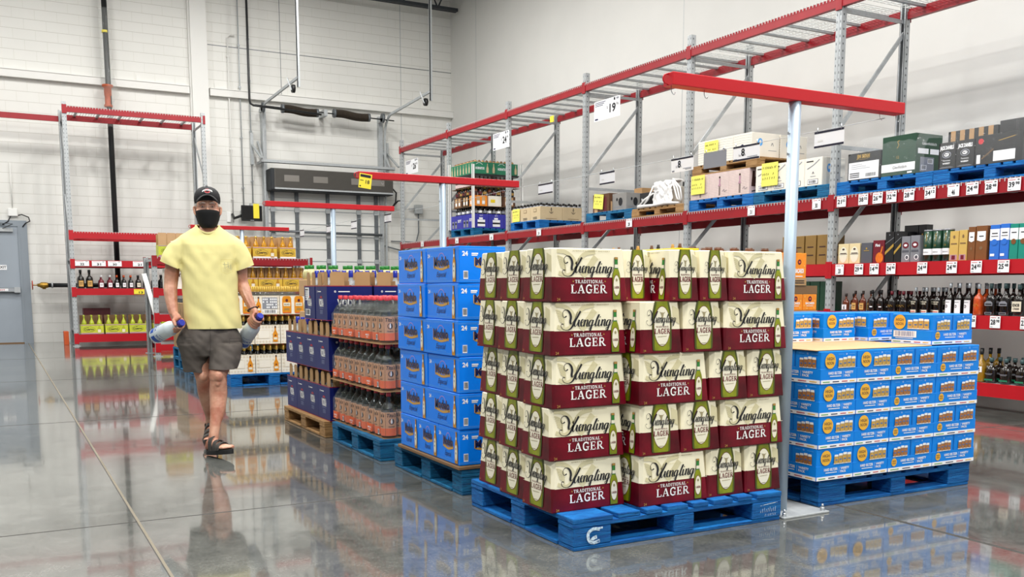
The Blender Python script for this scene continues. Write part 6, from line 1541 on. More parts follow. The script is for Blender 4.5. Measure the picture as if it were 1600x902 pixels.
def a_cream(P, W, H): P.ell(W * .5, H * .45, W * .38, H * .4, 'label_cream', 1); P.ell(W * .5, H * .72, W * .12, H * .05, 'label_brown', 2, 8); P.rect(W * .2, H * .5, W * .8, H * .54, 'label_brown', 2); P.rect(W * .12, H * .46, W * .88, H * .48, 'label_brown', 2)
def a_grey(P, W, H): P.ell(W * .5, H * .72, W * .08, H * .05, 'gold_text', 1, 8); P.rect(W * .25, H * .6, W * .75, H * .63, 'gold_text', 1)
def a_maroon(P, W, H): P.text('Fini', W * .42, H * .72, H * .12, 'paper', 1, bold=.03, w=W * .4); P.ell(W * .6, H * .22, W * .34, H * .24, 'amber_bright', 1); P.stroke([(W * .7, H * .4), (W * .85, H * .72)], 0.016, 'amber_bright', 1, False)
def a_black(P, W, H): P.poly([(0, H * .35), (W, H * .62), (W, H * .52), (0, H * .25)], 'gold_text', 1); P.poly([(0, H * .62), (W, H * .82), (W, H * .80), (0, H * .60)], 'gift_silver', 1); P.ell(W * .5, H * .9, W * .08, H * .02, 'gift_silver', 1, 8)
def a_silver(P, W, H): P.ell(W * .5, H * .65, W * .36, H * .12, 'gift_maroon', 1); P.ell(W * .5, H * .65, W * .2, H * .05, 'paper', 2, 10); P.rect(W * .1, H * .38, W * .9, H * .46, 'gift_grey', 1); P.ell(W * .7, H * .18, W * .25, H * .1, 'paper', 1, 12); P.ell(W * .7, H * .18, W * .17, H * .07, 'gift_grey', 2, 12)
def a_gold(P, W, H): P.ell(W * .5, H * .8, W * .12, H * .06, 'kraft_dark', 1, 8); P.rect(W * .15, H * .55, W * .85, H * .59, 'kraft_dark', 1); P.rect(W * .1, H * .02, W * .9, H * .2, 'pack_pink', 1); P.rect(W * .3, H * .04, W * .7, H * .18, 'gift_maroon', 2)
def a_brown(P, W, H): P.poly([(W * .12, H * .84), (W * .88, H * .84), (W * .88, H * .58), (W * .5, H * .54), (W * .12, H * .58)], 'paper', 1); P.rect(W * .3, H * .68, W * .7, H * .71, 'ink', 2); P.ell(W * .5, H * .35, W * .16, H * .05, 'kraft_dark', 1, 8)
def a_blue(P, W, H): P.rect(0, H * .55, W, H * .88, 'paper', 1); P.rect(W * .2, H * .74, W * .8, H * .77, 'ink', 2); P.rect(W * .15, H * .66, W * .85, H * .68, 'ink', 2); P.ell(W * .5, H * .5, W * .32, H * .09, 'gift_blue', 3, 12); P.rect(W * .1, H * .1, W * .55, H * .17, 'paper', 1)
def a_teal(P, W, H): P.rect(0, H * .55, W, H * .88, 'paper', 1); P.rect(W * .2, H * .74, W * .8, H * .77, 'ink', 2); P.ell(W * .5, H * .50, W * .3, H * .08, 'gift_brown', 3, 12)
BOX_ROW = [(1309, 1325.5, .215, 'gift_cream', a_cream, 'cream and gold gift box'), (1326, 1343, .215, 'gift_cream', a_cream, 'cream and gold gift box'), (1344.5, 1362, .215, 'gift_grey', a_grey, 'plain charcoal gift box'),
    (1363, 1381, .235, 'gift_maroon', a_maroon, 'maroon gift box with an orange bottle print'), (1382, 1395.5, .315, 'box_black', a_black, 'black gift box with a gold slash'), (1396, 1407, .315, 'box_black', a_black, 'black gift box with a gold slash'),
    (1407.5, 1421, .26, 'gift_silver', a_silver, 'silver gift box with a maroon oval'), (1421.5, 1436, .265, 'gift_silver', a_silver, 'silver gift box with a maroon oval'),
    (1482.5, 1496.5, .285, 'gift_gold', a_gold, 'gold gift box'), (1497, 1510, .29, 'gift_gold', a_gold, 'gold gift box'), (1511, 1522.5, .315, 'gift_brown', a_brown, 'brown gift box with a white label'), (1523, 1541, .32, 'gift_brown', a_brown, 'brown gift box with a white label'),
    (1545, 1560.5, .32, 'gift_blue', a_blue, 'blue and white gift box'), (1561, 1575.5, .325, 'gift_blue', a_blue, 'blue and white gift box'), (1576, 1589.5, .32, 'gift_teal', a_teal, 'teal and white gift box'), (1590, 1606, .32, 'gift_teal', a_teal, 'teal and white gift box')]
seen = {}
for i, (p0, p1, h, m, art, nm) in enumerate(BOX_ROW):
    ya, yb = ypx(p0, 8.2, 1.5), ypx(p1, 8.2, 1.5); w = ya - yb; seen[nm] = seen.get(nm, 0) + 1
    two = sum(1 for q in BOX_ROW if q[5] == nm) > 1
    lab = nm + ((', nearer the upright' if seen[nm] == 1 else ', farther from the upright') if two else ' beside the maroon one' if 'charcoal' in nm else ' on the second shelf')
    o = carton('gift_box', lab, 'gift box', (8.2 + 0.055, (ya + yb) / 2, S2), (0.10, w - 0.004, h), m, art, None, cham=0.0015)
    if i not in (6, 7): copy_to(o, (8.2 + 0.175, (ya + yb) / 2, S2), 'second-row ' + lab)
for i, (p0, p1) in enumerate(((1402, 1424), (1424.5, 1437))):
    ya, yb = ypx(p0, 8.33, 1.7), ypx(p1, 8.33, 1.7); carton('gift_box', 'tall black gift box standing behind the silver ones, %s' % ('nearer the upright', 'beside the green tubes')[i], 'gift box', (8.485, (ya + yb) / 2, S2), (0.1, ya - yb - 0.004, 0.385), 'box_black', a_grey, None, cham=0.0015)
for i, (p0, p1) in enumerate(((1438, 1452), (1453, 1466), (1467, 1483))):
    ya, yb = ypx(p0, 8.2, 1.5), ypx(p1, 8.2, 1.5); r = 0.052
    b = MB(); b.lathe([(r, 0), (r, 0.31)], 'tube_green', n=20); P = CylPrint(b, r + 0.0005, pi, 0); P.rect(-0.075, 0.065, 0.075, 0.125, 'paper', 1); P.text('Glenfiddich', -0.0, 0.085, 0.016, 'ink', 2, w=0.06); P.stroke([(0.0, 0.2), (0.01, 0.24), (0.0, 0.26), (0.012, 0.275)], 0.005, 'gold_text', 1); P.text('12', 0.0, 0.15, 0.018, 'gold_text', 1)
    b.lathe([(r + 0.001, 0.0), (r + 0.001, 0.008)], 'black', n=20); b.lathe([(r + 0.001, 0.298), (r + 0.001, 0.312)], 'gift_silver', n=20)
    t = thing('whisky_tube', 'dark green whisky tube with a white band, %s of three' % ('nearest the rack upright', 'middle', 'farthest from the rack upright')[i], 'tube', (8.26, (ya + yb) / 2, S2)); b.build('tube', t)
# ---------------------------------------------------------------- bottles on the lower shelves
def shelf_bottle(spec):
    glass, cap, lab_m, h, w, art, flat = spec
    def f():
        r_ = thing('whiskey_bottle', '', 'bottle'); r = w / 2; sy = 1.0; sxx = 0.62 if flat else 1.0
        b = MB(); b.lathe([(r * 0.92, 0), (r, h * 0.03), (r * 0.98, h * 0.48), (r * 0.86, h * 0.58), (r * 0.45, h * 0.66), (r * 0.28, h * 0.70), (r * 0.26, h * 0.86)], glass, n=16, sx=sxx, sy=1)
        o = b.build('bottle_body', r_)
        b = MB(); b.lathe([(r * 0.30, h * 0.84), (r * 0.34, h * 0.85), (r * 0.34, h), (r * 0.3, h * 1.002)], cap, n=12); b.build('stopper', r_)
        b = MB(); P = Print(b, (-r * sxx - 0.001, r * 0.75, 0), (0, -1, 0), (0, 0, 1), 0.0012); W = r * 1.5
        if not flat: P = CylPrint(b, r + 0.0008, pi, 0, 0.001); P.__class__ = _Shift
        if not flat: P.off = -W / 2
        art(P, W, h, lab_m); b.build('label', r_)
        return r_
    return f
class _Shift(CylPrint):
    def P(s, x, y, k): return CylPrint.P(s, x + s.off, y, k)
def l_plain(P, W, h, m): P.rect(0, h * .10, W, h * .42, m, 1); P.rect(W * .2, h * .28, W * .8, h * .31, 'ink', 2); P.rect(W * .25, h * .2, W * .75, h * .22, 'ink', 2)
def l_horse(P, W, h, m): P.rect(0, h * .1, W, h * .38, m, 1); P.poly([(W * .3, h * .14), (W * .42, h * .3), (W * .6, h * .34), (W * .55, h * .22), (W * .7, h * .14)], 'ink', 2)
def l_small(P, W, h, m): P.rect(W * .5, h * .22, W, h * .27, m, 1); P.ell(W * .45, h * .34, W * .3, h * .05, 'label_brown', 1, 10)
def l_gold(P, W, h, m): P.stroke([(W * .1, h * .28), (W * .3, h * .36), (W * .45, h * .26), (W * .6, h * .36), (W * .9, h * .28)], 0.003, 'gold_text', 1)
def l_ridge(P, W, h, m): P.rect(0, h * .03, W, h * .14, m, 1); P.rect(W * .1, h * .06, W * .9, h * .09, 'print_red', 2); P.text('RIDGE', W * .5, h * .42, h * .05, 'label_cream', 1, bold=.02, w=W * .9); P.text('OAK', W * .5, h * .35, h * .05, 'label_cream', 1, bold=.02, w=W * .7)
def l_white(P, W, h, m): P.rect(-W * .05, h * .04, W * 1.05, h * .46, m, 1); P.ell(W * .35, h * .26, W * .2, h * .05, 'ink', 2, 12); P.ell(W * .35, h * .26, W * .1, h * .025, m, 3, 8); P.rect(W * .1, h * .38, W * .8, h * .40, 'ink_grey', 2)
def l_arch(P, W, h, m): P.poly([(0, h * .30), (W, h * .30), (W, h * .40), (W * .75, h * .45), (W * .25, h * .45), (0, h * .40)], 'ink_grey', 1); P.rect(W * .1, h * .33, W * .9, h * .37, 'ink', 2); P.rect(W * .05, h * .03, W * .95, h * .10, 'ink_grey', 1); P.rect(W * .12, h * .045, W * .88, h * .085, 'ink', 2)
def l_knob(P, W, h, m): P.rect(-W * .05, h * .14, W * 1.05, h * .46, m, 1); P.text('KNOB', W * .45, h * .30, h * .09, 'ink', 2, bold=.04, w=W * .8); P.text('CREEK', W * .5, h * .20, h * .055, 'ink', 2, bold=.03, w=W * .8)
def l_wood(P, W, h, m): P.rect(0, h * .08, W, h * .15, m, 1); P.rect(W * .05, h * .36, W * .95, h * .375, 'ink_grey', 1); P.rect(W * .15, h * .32, W * .85, h * .335, 'ink_grey', 1)
def l_num(P, W, h, m): P.rect(0, h * .3, W, h * .48, m, 1); P.text('4', W * .6, h * .33, h * .11, 'ink', 2, bold=.04)
AM, DK = 'amber_liquor', 'dark_liquor'
mat('cap_silver', '#c3ccd2', 0.35, 0.4); mat('cap_teal', '#3f5a5c', 0.4, 0.2); mat('cap_dark', '#2a1a14', 0.5); mat('fire_liquor', '#c04a18', 0.15, var=0.3, vscale=20, spec=0.7); mat('pale_whisky', '#9a7416', 0.12, spec=0.7); mat('tan_paper', '#d0a35c', 0.6)
SPECS = [('horse', (AM, 'cap_dark', 'paper', .195, .085, l_horse, True), 'short whiskey bottle with white pictorial label'),
 ('tan', (AM, 'cap_dark', 'tan_paper', .225, .075, l_plain, True), 'whiskey bottle with a tan paper label'),
 ('small', (DK, 'black', 'paper', .235, .080, l_small, False), 'dark whiskey bottle with a small round label'),
 ('script', (DK, 'gift_maroon', 'paper', .225, .10, l_gold, True), 'broad dark bottle with gold script'),
 ('ridge', (DK, 'cap_silver', 'label_cream', .262, .090, l_ridge, False), 'dark bottle with cream base label'),
 ('white', (DK, 'cap_silver', 'paper', .305, .085, l_white, False), 'tall bottle with large white label'),
 ('fire', ('fire_liquor', 'cap_silver', 'paper', .295, .095, l_gold, False), 'clear-sided bottle of orange-red spirit'),
 ('arch', (DK, 'cap_teal', 'paper', .300, .105, l_arch, True), 'dark flat bottle with a grey arched label'),
 ('knob', (DK, 'cap_teal', 'label_cream', .290, .110, l_knob, True), 'square dark bottle with a large cream label'),
 ('wood', (DK, 'cap_teal', 'box_jade', .235, .115, l_wood, True), 'flat dark bottle with green strip'),
 ('pale', ('pale_whisky', 'black', 'paper', .31, .10, l_num, False), 'pale gold whisky bottle')]
KB = {k: Kind(shelf_bottle(s)) for k, s, l in SPECS}; NB = {k: l for k, s, l in SPECS}
ROW3 = [(1320, 'horse'), (1334.5, 'tan'), (1346.5, 'tan'), (1361, 'small'), (1375, 'small'), (1391.5, 'script'), (1409.5, 'script'), (1428.5, 'ridge'), (1445.5, 'ridge'), (1464, 'ridge'), (1482.5, 'white'), (1497, 'white'), (1512, 'white'), (1527, 'fire'), (1546, 'arch'), (1568.5, 'arch'), (1590, 'knob')]
ordn = ['first', 'second', 'third']
cnt = {}
for px, k in ROW3:
    i = cnt.get(k, 0); cnt[k] = i + 1; y = ypx(px, 8.25, 1.0)
    n = sum(1 for a in ROW3 if a[1] == k)
    lab = NB[k] + ', front row' + (', %s from the upright' % ordn[i] if n > 1 else '')
    KB[k].put((8.27, y, S3), 0, lab, 'bottles on the middle shelf')
    for row in range(2): KB[k].put((8.395 + row * 0.13, y + 0.005, S3), 0, NB[k] + ', %s row%s' % (('second', 'third')[row], ', %s from the upright' % ordn[i] if n > 1 else ''), 'bottles on the middle shelf')
for q, (px, k) in enumerate(((1518, 'pale'), (1531, 'pale'), (1547, 'wood'), (1570, 'wood'), (1595, 'wood'))):
    y = ypx(px, 8.25, 0.4)
    for row in range(3): KB[k].put((8.27 + row * 0.13, y, S4), 0, NB[k] + ', lowest shelf, %s, %s row' % (('hidden by the seltzer', 'at the edge of the seltzer', 'beside the pale whisky', 'next along', 'at the frame edge')[q], ('front', 'second', 'third')[row]), 'bottles on the lowest shelf')
# bay 2 shelves (seen in the gap beside the orange cartons)
def hornbox(P, W, H): P.rect(W * .22, H * .58, W * .78, H * .62, 'label_brown', 1); P.rect(W * .2, H * .3, W * .8, H * .34, 'label_brown', 1)
mat('box_ochre', '#8a6a34', 0.5)
o = carton('tequila_box', 'dull gold box on the second shelf just left of the rack upright', 'box', (8.33, 7.75, S2), (0.26, 0.16, 0.33), 'box_ochre', hornbox, hornbox, group='dull gold boxes on the second shelf')
for i in range(3): copy_to(o, (8.33, 7.93 + i * 0.18, S2), 'dull gold box on the second shelf, %s from the rack upright' % ('second', 'third', 'fourth')[i])
o = carton('whisky_box', 'dark green box on the middle shelf just left of the rack upright', 'box', (8.33, 7.72, S3), (0.2, 0.14, 0.33), 'box_green', None, None, group='dark green boxes on the middle shelf')
for i in range(3): copy_to(o, (8.33, 7.87 + i * 0.15, S3), 'dark green box on the middle shelf, %s from the rack upright' % ('second', 'third', 'fourth')[i])
# left rack bottles
def left_bottle(glass, cap, lab_m, h, w): return Kind(shelf_bottle((glass, cap, lab_m, h, w, l_plain, False)))
def face_y(k): return k
KLS = [(left_bottle(DK, 'black', 'tan_paper', .36, .125), (1.50, 1.66), 'large dark bottle with a tan label'), (left_bottle('gift_maroon', 'paper', 'paper', .26, .10), (1.87, 2.03), 'maroon bottle with a white neck'),
       (left_bottle(DK, 'orange_label', 'paper', .26, .085), (2.16, 2.29, 2.42), 'white-labelled bottle with orange cap'), (left_bottle(DK, 'black', 'label_cream', .26, .095), (2.56, 2.71, 2.86), 'black bottle with a pale square label'),
       (left_bottle('neck_dark', 'black', 'ink', .27, .10), (3.0, 3.14, 3.28, 3.42), 'plain black bottle')]
for K, xs, lab in KLS:
    for i, x in enumerate(xs):
        for row in range(2):
            K.put((x, 20.40 + row * 0.14, 1.127), pi / 2, lab + ', tall left rack, %s of its kind, %s row' % (('first', 'second', 'third', 'fourth')[i], ('front', 'back')[row]), 'bottles on the tall left rack')
ob = carton('floor_box', 'small orange box on the floor between the exit door and the tall rack', 'box', (1.215, 20.95, 0), (0.085, 0.3, 0.27), 'orange_label', None, None)

# ================================================================ price tags, notes and hanging signs
def price_tag(px, z, big, small, face='rack', w=0.125, h=0.112, yellow=False, x=None, note='', lines=True):
    b = MB()
    m = 'paper_yellow' if yellow else 'paper'
    if face == 'rack':
        y = ypx(px, RX - 0.022, z + 0.05); loc = (RX - 0.024, y, z); b.box(-0.0015, 0, -w / 2, w / 2, 0, h, m); P = Print(b, (-0.0016, w / 2, 0), (0, -1, 0), (0, 0, 1), 0.0012)
    else:
        loc = (x, 20.30 - 0.024, z); b.box(-w / 2, w / 2, -0.0015, 0, 0, h, m); P = Print(b, (-w / 2, -0.0016, 0), (1, 0, 0), (0, 0, 1), 0.0016)
    if small:
        P.text(big, w * 0.08, h * 0.30, h * 0.40, 'ink', 1, 'L', bold=0.03, w=w * 0.46); P.text(small, w * 0.60, h * 0.48, h * 0.22, 'ink', 1, 'L', bold=0.03, w=w * 0.32)
    else: P.text(big, w * 0.5, h * 0.15, h * 0.42, 'ink', 1, bold=0.03, w=w * 0.30)
    P.rect(w * 0.08, h * 0.84, w * 0.6, h * 0.88, 'print_red', 1); P.rect(w * 0.75, h * 0.82, w * 0.9, h * 0.9, 'ink', 1)
    if lines: P.rect(w * 0.06, h * 0.08, w * 0.3, h * 0.12, 'ink_grey', 1)
    o = b.build('price_tag', None, loc)
    tag(o, '%s price tag reading %s%s, %s' % ('yellow' if yellow else 'white', big, (' ' + small) if small else '', note), 'price tag', 'price tags')
up3 = 'high red beam, '
L3T = [(1315, '21', '32', 'at the upright'), (1349, '38', '32', 'under the black and white box'), (1371.5, '26', '98', 'under the black and white box edge'), (1393, '32', '98', 'under the green box'), (1420.5, '28', '48', 'under the green box corner'), (1453.5, '34', '12', 'where the two blue pallets meet'), (1490, '46', '', 'under the arched lettering'), (1519.5, '24', '48', 'under the whiskey boxes'), (1549, '28', '48', 'near the frame edge'), (1585, '39', '98', 'at the frame edge'),
       (1174, '31', '', 'under the pink cartons'), (1276, '30', '', 'left of the upright'), (983, '28', '', 'between the teal and wooden pallets'), (842, '24', '', 'under the tan anchor cartons'), (768, '18', '', 'under the tall mixed stack'), (714, '16', '', 'by the fifth upright'), (660, '12', '', 'near the end of the rack')]
for px, a, c, n in L3T: price_tag(px, 2.018, a, c, note=up3 + n, w=0.125 if px > 1000 else 0.15)
for px, a, c, n in [(1312, '20', '', 'under the cream boxes'), (1342, '29', '48', 'under the charcoal box'), (1366, '14', '98', 'under the maroon box'), (1392, '24', '90', 'under the black boxes'), (1441, '24', '68', 'under the green tubes'), (1487, '24', '98', 'under the gold boxes'), (1525.5, '24', '82', 'under the brown boxes'), (1568, '25', '48', 'under the blue boxes')]:
    price_tag(px, 1.285, a, c, note='second red beam, ' + n, w=0.115)
for px, a, c, n in [(1342, '36', '42', 'under the dark bottles'), (1517, '16', '28', 'beside the seltzer'), (1555, '28', '98', 'near the frame edge'), (1603, '27', '98', 'at the frame edge')]:
    price_tag(px, 0.772, a, c, note='third red beam, ' + n, w=0.105)
for x, a, n in [(1.53, '22', 'by the left post'), (1.83, '31', 'second along'), (2.12, '30', 'third along'), (2.58, '21', 'last along')]: price_tag(0, 1.56, a, '', 'left', 0.25, 0.10, False, x, 'tall left rack, ' + n)
price_tag(0, 1.01, '13', '', 'left', 0.26, 0.10, True, 2.58, 'low beam of the tall left rack')
def note(label, loc, w, h, face='x', text=True, m='note_yellow', tilt=0.0, lines=('no cover needed', '602469 26')):
    b = MB()
    if face == 'x': b.box(-0.001, 0, -w / 2, w / 2, 0, h, m); P = Print(b, (-0.0012, w / 2, 0), (0, -1, 0), (0, 0, 1), 0.0012)
    else: b.box(-w / 2, w / 2, -0.001, 0, 0, h, m); P = Print(b, (-w / 2, -0.0012, 0), (1, 0, 0), (0, 0, 1), 0.0012)
    if text:
        rr = random.Random(int(w * 1e4))
        for li, (y, n, hh) in enumerate(((0.74, 12, 0.10), (0.46, 8, 0.11), (0.28, 6, 0.10))):
            for i in range(n):
                if rr.random() < 0.18: continue
                x0 = w * (0.08 + 0.84 * i / n); P.stroke([(x0, h * y), (x0 + w * 0.02, h * (y + hh)), (x0 + w * 0.045, h * (y + hh * rr.random()))], 0.0045 * w / 0.2, 'ink', 1, False)
    o = b.build('paper_note', None, loc); tag(o, label, 'note'); o.rotation_euler[0 if face == 'x' else 1] = tilt; return o
note('yellow handwritten note on the pale pink cartons beside the upright', (8.172, 9.90, PT + 0.07), 0.27, 0.24)
note('yellow handwritten note on the upper white wine cartons', (8.178, 9.66, PT + 0.50), 0.26, 0.22)
note('yellow handwritten note on the white cartons beside the pink ones', (8.182, 8.60, PT + 0.06), 0.27, 0.27)
note('yellow handwritten note on the dark box of the teal rack pallet', (8.195, 12.28, PT + 0.05), 0.26, 0.22, tilt=0.12)
note('yellow handwritten note on the tan anchor cartons', (8.195, 14.88, PT + 0.01), 0.26, 0.22)
note('small yellow tag hanging under the top beam of the rack', (8.158, 13.6, 3.83), 0.12, 0.10, text=False, m='paper_yellow')
# wires with hanging signs
def wire(p0, p1, label, sag=0.03):
    b = MB(); n = 12; b.tube([tuple(p0[i] + (p1[i] - p0[i]) * k / n - (sag * sin(pi * k / n) if i == 2 else 0) for i in range(3)) for k in range(n + 1)], 0.0018, 'galv', 5)
    tag(b.build('sign_wire'), label, 'wire')
wire((4.14, 3.52, 2.028), (4.14, T2Y, 2.028), 'thin wire strung between the crossbar ends of the two nearest sign stands', 0.006)
wire((4.14, T2Y, 2.03), (4.14, T3Y, 2.03), 'thin wire strung between the second and third sign stands')
wire((4.14, T3Y, 2.03), (4.14, 17.5, 2.03), 'thin wire strung from the third sign stand toward the loading door')
wire((8.157, 10.09, 3.93), (8.157, 20.17, 3.93), 'thin wire strung high along the front of the long rack', 0.0)
def sign(label, y, x, ztop, w, h, kind, txt=None, sup=None, tilt=0.0):
    r = thing('hanging_sign', label, 'sign', (x, y, ztop)); r.rotation_euler = (tilt, 0, 0)
    b = MB(); b.box(-0.001, 0.001, -w / 2, w / 2, -h, 0, 'paper' if kind != 'back' else 'ink_grey'); P = Print(b, (-0.0012, w / 2, -h), (0, -1, 0), (0, 0, 1), 0.0012)
    if kind == 'bars': P.rect(0, 0, w, h * 0.13, 'dark_navy', 1); P.rect(0, h * 0.87, w, h, 'dark_navy', 1); P.text('Aisle', w * 0.3, h * 0.4, h * 0.2, 'ink_grey', 1, w=w * 0.2) if False else P.rect(w * 0.12, h * 0.35, w * 0.3, h * 0.45, 'trim_paint', 1)
    elif kind == 'eight':
        P.rect(0, h * 0.88, w, h, 'dark_navy', 1); P.text('8', w * 0.38, h * 0.32, h * 0.48, 'ink', 1, bold=0.03); P.text(sup or '51', w * 0.26, h * 0.30, h * 0.16, 'ink', 1, w=w * 0.07); P.text('s', w * 0.47, h * 0.32, h * 0.14, 'ink', 1); P.rect(w * 0.55, h * 0.18, w * 0.93, h * 0.22, 'ink_grey', 1); P.rect(w * 0.65, h * 0.10, w * 0.93, h * 0.14, 'ink_grey', 1); P.rect(w * 0.05, h * 0.05, w * 0.16, h * 0.16, 'ink_grey', 1)
        if sup == 'lo': P.rect(0, 0, w, h * 0.12, 'dark_navy', 2)
    elif kind == 'price':
        P.text(txt, w * 0.72, h * 0.30, h * 0.40, 'ink', 1, bold=0.035, w=w * 0.24); P.text('$', w * 0.52, h * 0.5, h * 0.14, 'ink', 1); P.text(sup or '98', w * 0.90, h * 0.56, h * 0.15, 'ink', 1, w=w * 0.09)
        for k in range(3): P.rect(w * 0.04, h * (0.90 - k * 0.08), w * (0.45 - k * 0.05), h * (0.935 - k * 0.08), 'ink_blue', 1)
        P.rect(w * 0.76, h * 0.84, w * 0.82, h * 0.97, 'ink', 1); P.rect(w * 0.86, h * 0.86, w * 0.95, h * 0.96, 'ink_grey', 1); P.rect(w * 0.04, h * 0.05, w * 0.16, h * 0.13, 'ink_blue', 1)
    b.build('panel', r)
    for e in (-0.4, 0.4): b = MB(); b.tube([(0, w * e, -0.008), (0, w * e, 0.022)], 0.003, 'steel', 5); b.build('clip', r)
    return r
sign('white hanging sign with dark bars top and bottom, just right of the nearest steel pole', 3.895, 4.14, 2.022, 0.215, 0.09, 'bars')
sign('white sign reading 8 with dark lower bar, left of the nearest steel pole', 4.56, 4.14, 2.025, 0.235, 0.092, 'eight', sup='lo')
sign('blank grey-backed card hanging on the wire between the two signs reading 8', 4.852, 4.14, 2.02, 0.22, 0.10, 'back', tilt=0.0)
sign('white hanging sign reading 8 beside a rack upright, farther along the wire', 5.185, 4.14, 2.022, 0.235, 0.093, 'eight')
sign('white hanging sign with dark bars in front of the mixed grey boxes', 6.08, 4.14, 2.02, 0.20, 0.09, 'bars')
sign('white hanging sign with dark bars in front of the tall mixed stack', 7.0, 4.14, 2.02, 0.24, 0.085, 'bars')
sign('large white sign reading 19 hanging below the rack top', 12.01, 8.157, 3.93, 0.68, 0.29, 'price', '19', '96')
sign('large white sign reading 24 hanging at a rack upright', 15.37, 8.157, 3.915, 0.62, 0.29, 'price', '24', '98')
sign('white sign reading 26 hanging near the far end of the rack', 19.53, 8.157, 3.915, 0.70, 0.30, 'price', '26', '98')
for i, (px, py) in enumerate(((606, 329), (553, 345), (514, 351), (472, 357))):
    y = (12.2, 13.9, 15.3, 16.5)[i]; 
    sign('tiny white sign on the far wire, %s' % ('right end, under the third crossbar', 'second from the right with yellow edge', 'third from the right', 'leftmost')[i], ypx(px, 4.14), 4.14, (2.01, 2.0, 2.0, 2.01)[i], 0.22, 0.10, 'bars')
yc = MB(); yc.box(-0.055, 0.055, -0.001, 0.001, -0.12, 0, 'paper_yellow'); P = Print(yc, (-0.055, -0.0012, -0.12), (1, 0, 0), (0, 0, 1), 0.0012); P.rect(0.008, 0.09, 0.1, 0.112, 'ink', 1); P.text('18', 0.075, 0.04, 0.03, 'ink', 1, bold=0.02); P.rect(0.008, 0.06, 0.04, 0.065, 'ink', 1); P.rect(0.008, 0.01, 0.02, 0.02, 'ink', 1)
tag(yc.build('hanging_sign', None, (SX - 0.72, T2Y - 0.045, 2.09)), 'bright yellow price card hanging on the left end of the second crossbar', 'sign').rotation_euler = (0, 0.12, 0)
# ================================================================ the man
def skin_material():
    m = bpy.data.materials.new('skin'); m.use_nodes = True; nt = m.node_tree; b = nt.nodes['Principled BSDF']
    tc = nt.nodes.new('ShaderNodeTexCoord')
    def n_(s, d): n = nt.nodes.new('ShaderNodeTexNoise'); n.inputs['Scale'].default_value = s; n.inputs['Detail'].default_value = d; nt.links.new(tc.outputs['Object'], n.inputs['Vector']); return n
    a = n_(9, 5); c = n_(60, 4)
    cr = nt.nodes.new('ShaderNodeValToRGB'); cr.color_ramp.elements[0].position = 0.35; cr.color_ramp.elements[0].color = lin('#b06c54'); cr.color_ramp.elements[1].position = 0.65; cr.color_ramp.elements[1].color = lin('#d6a489')
    nt.links.new(a.outputs['Fac'], cr.inputs[0]); nt.links.new(cr.outputs[0], b.inputs['Base Color'])
    b.inputs['Roughness'].default_value = 0.48; b.inputs['Subsurface Weight'].default_value = 0.08; b.inputs['Subsurface Radius'].default_value = (0.02, 0.008, 0.004)
    bp = nt.nodes.new('ShaderNodeBump'); bp.inputs['Strength'].default_value = 0.6; bp.inputs['Distance'].default_value = 0.003; nt.links.new(c.outputs['Fac'], bp.inputs['Height']); nt.links.new(bp.outputs[0], b.inputs['Normal'])
    MATS['skin'] = m
skin_material()
mat('tee_yellow', '#e8dd98', 0.85, var=0.04, vscale=5, bump=0.25, bscale=9)
mat('shorts_olive', '#57504a', 0.85, var=0.10, vscale=9, bump=0.3, bscale=14)
mat('cap_black', '#17171a', 0.75, bump=0.2, bscale=60); mat('mask_black', '#060607', 0.9); mat('hair_white', '#cfc8c0', 0.7, var=0.15, vscale=80); mat('sandal_strap', '#3a3733', 0.75, var=0.15, vscale=30); mat('sandal_sole', '#141414', 0.7)
mat('eye_white', '#b8aca2', 0.3); mat('eye_iris', '#2e3a44', 0.2); mat('nail', '#d9a890', 0.35); mat('bottle_frost', '#d6e0e4', 0.35, coat=0.2, var=0.03, vscale=10); mat('bottle_blue', '#1b4fa8', 0.35)

def grown(b, voxel, smooth=6, factor=0.6):
    """fuse overlapping closed shapes into one continuous skin; returns a bmesh"""
    tmp = b.build('tmp_shape')
    md = tmp.modifiers.new('r', 'REMESH'); md.mode = 'VOXEL'; md.voxel_size = voxel; md.use_smooth_shade = True
    sm = tmp.modifiers.new('s', 'SMOOTH'); sm.iterations = smooth; sm.factor = factor
    dg = bpy.context.evaluated_depsgraph_get(); dg.update()
    me = bpy.data.meshes.new_from_object(tmp.evaluated_get(dg))
    bm = bmesh.new(); bm.from_mesh(me); bpy.data.meshes.remove(me); old = tmp.data; bpy.data.objects.remove(tmp); bpy.data.meshes.remove(old)
    return bm
def finish(bm, name, m, parent):
    me = bpy.data.meshes.new(name); bm.normal_update(); bm.to_mesh(me); bm.free()
    for p in me.polygons: p.use_smooth = True; p.material_index = 0
    me.materials.clear(); me.materials.append(MATS[m])
    o = bpy.data.objects.new(name, me); COL.objects.link(o); o.parent = parent; return o
def rings(b, rows, m='skin', n=24):
    """rows: (cx, cy, z, rx, ry_front, ry_back)"""
    R = []
    for cx, cy, z, rx, rf, rb in rows:
        R.append([(cx + rx * cos(2 * pi * k / n), cy + (rb if sin(2 * pi * k / n) > 0 else rf) * sin(2 * pi * k / n), z) for k in range(n)])
    b.loft(R, m, True, True)
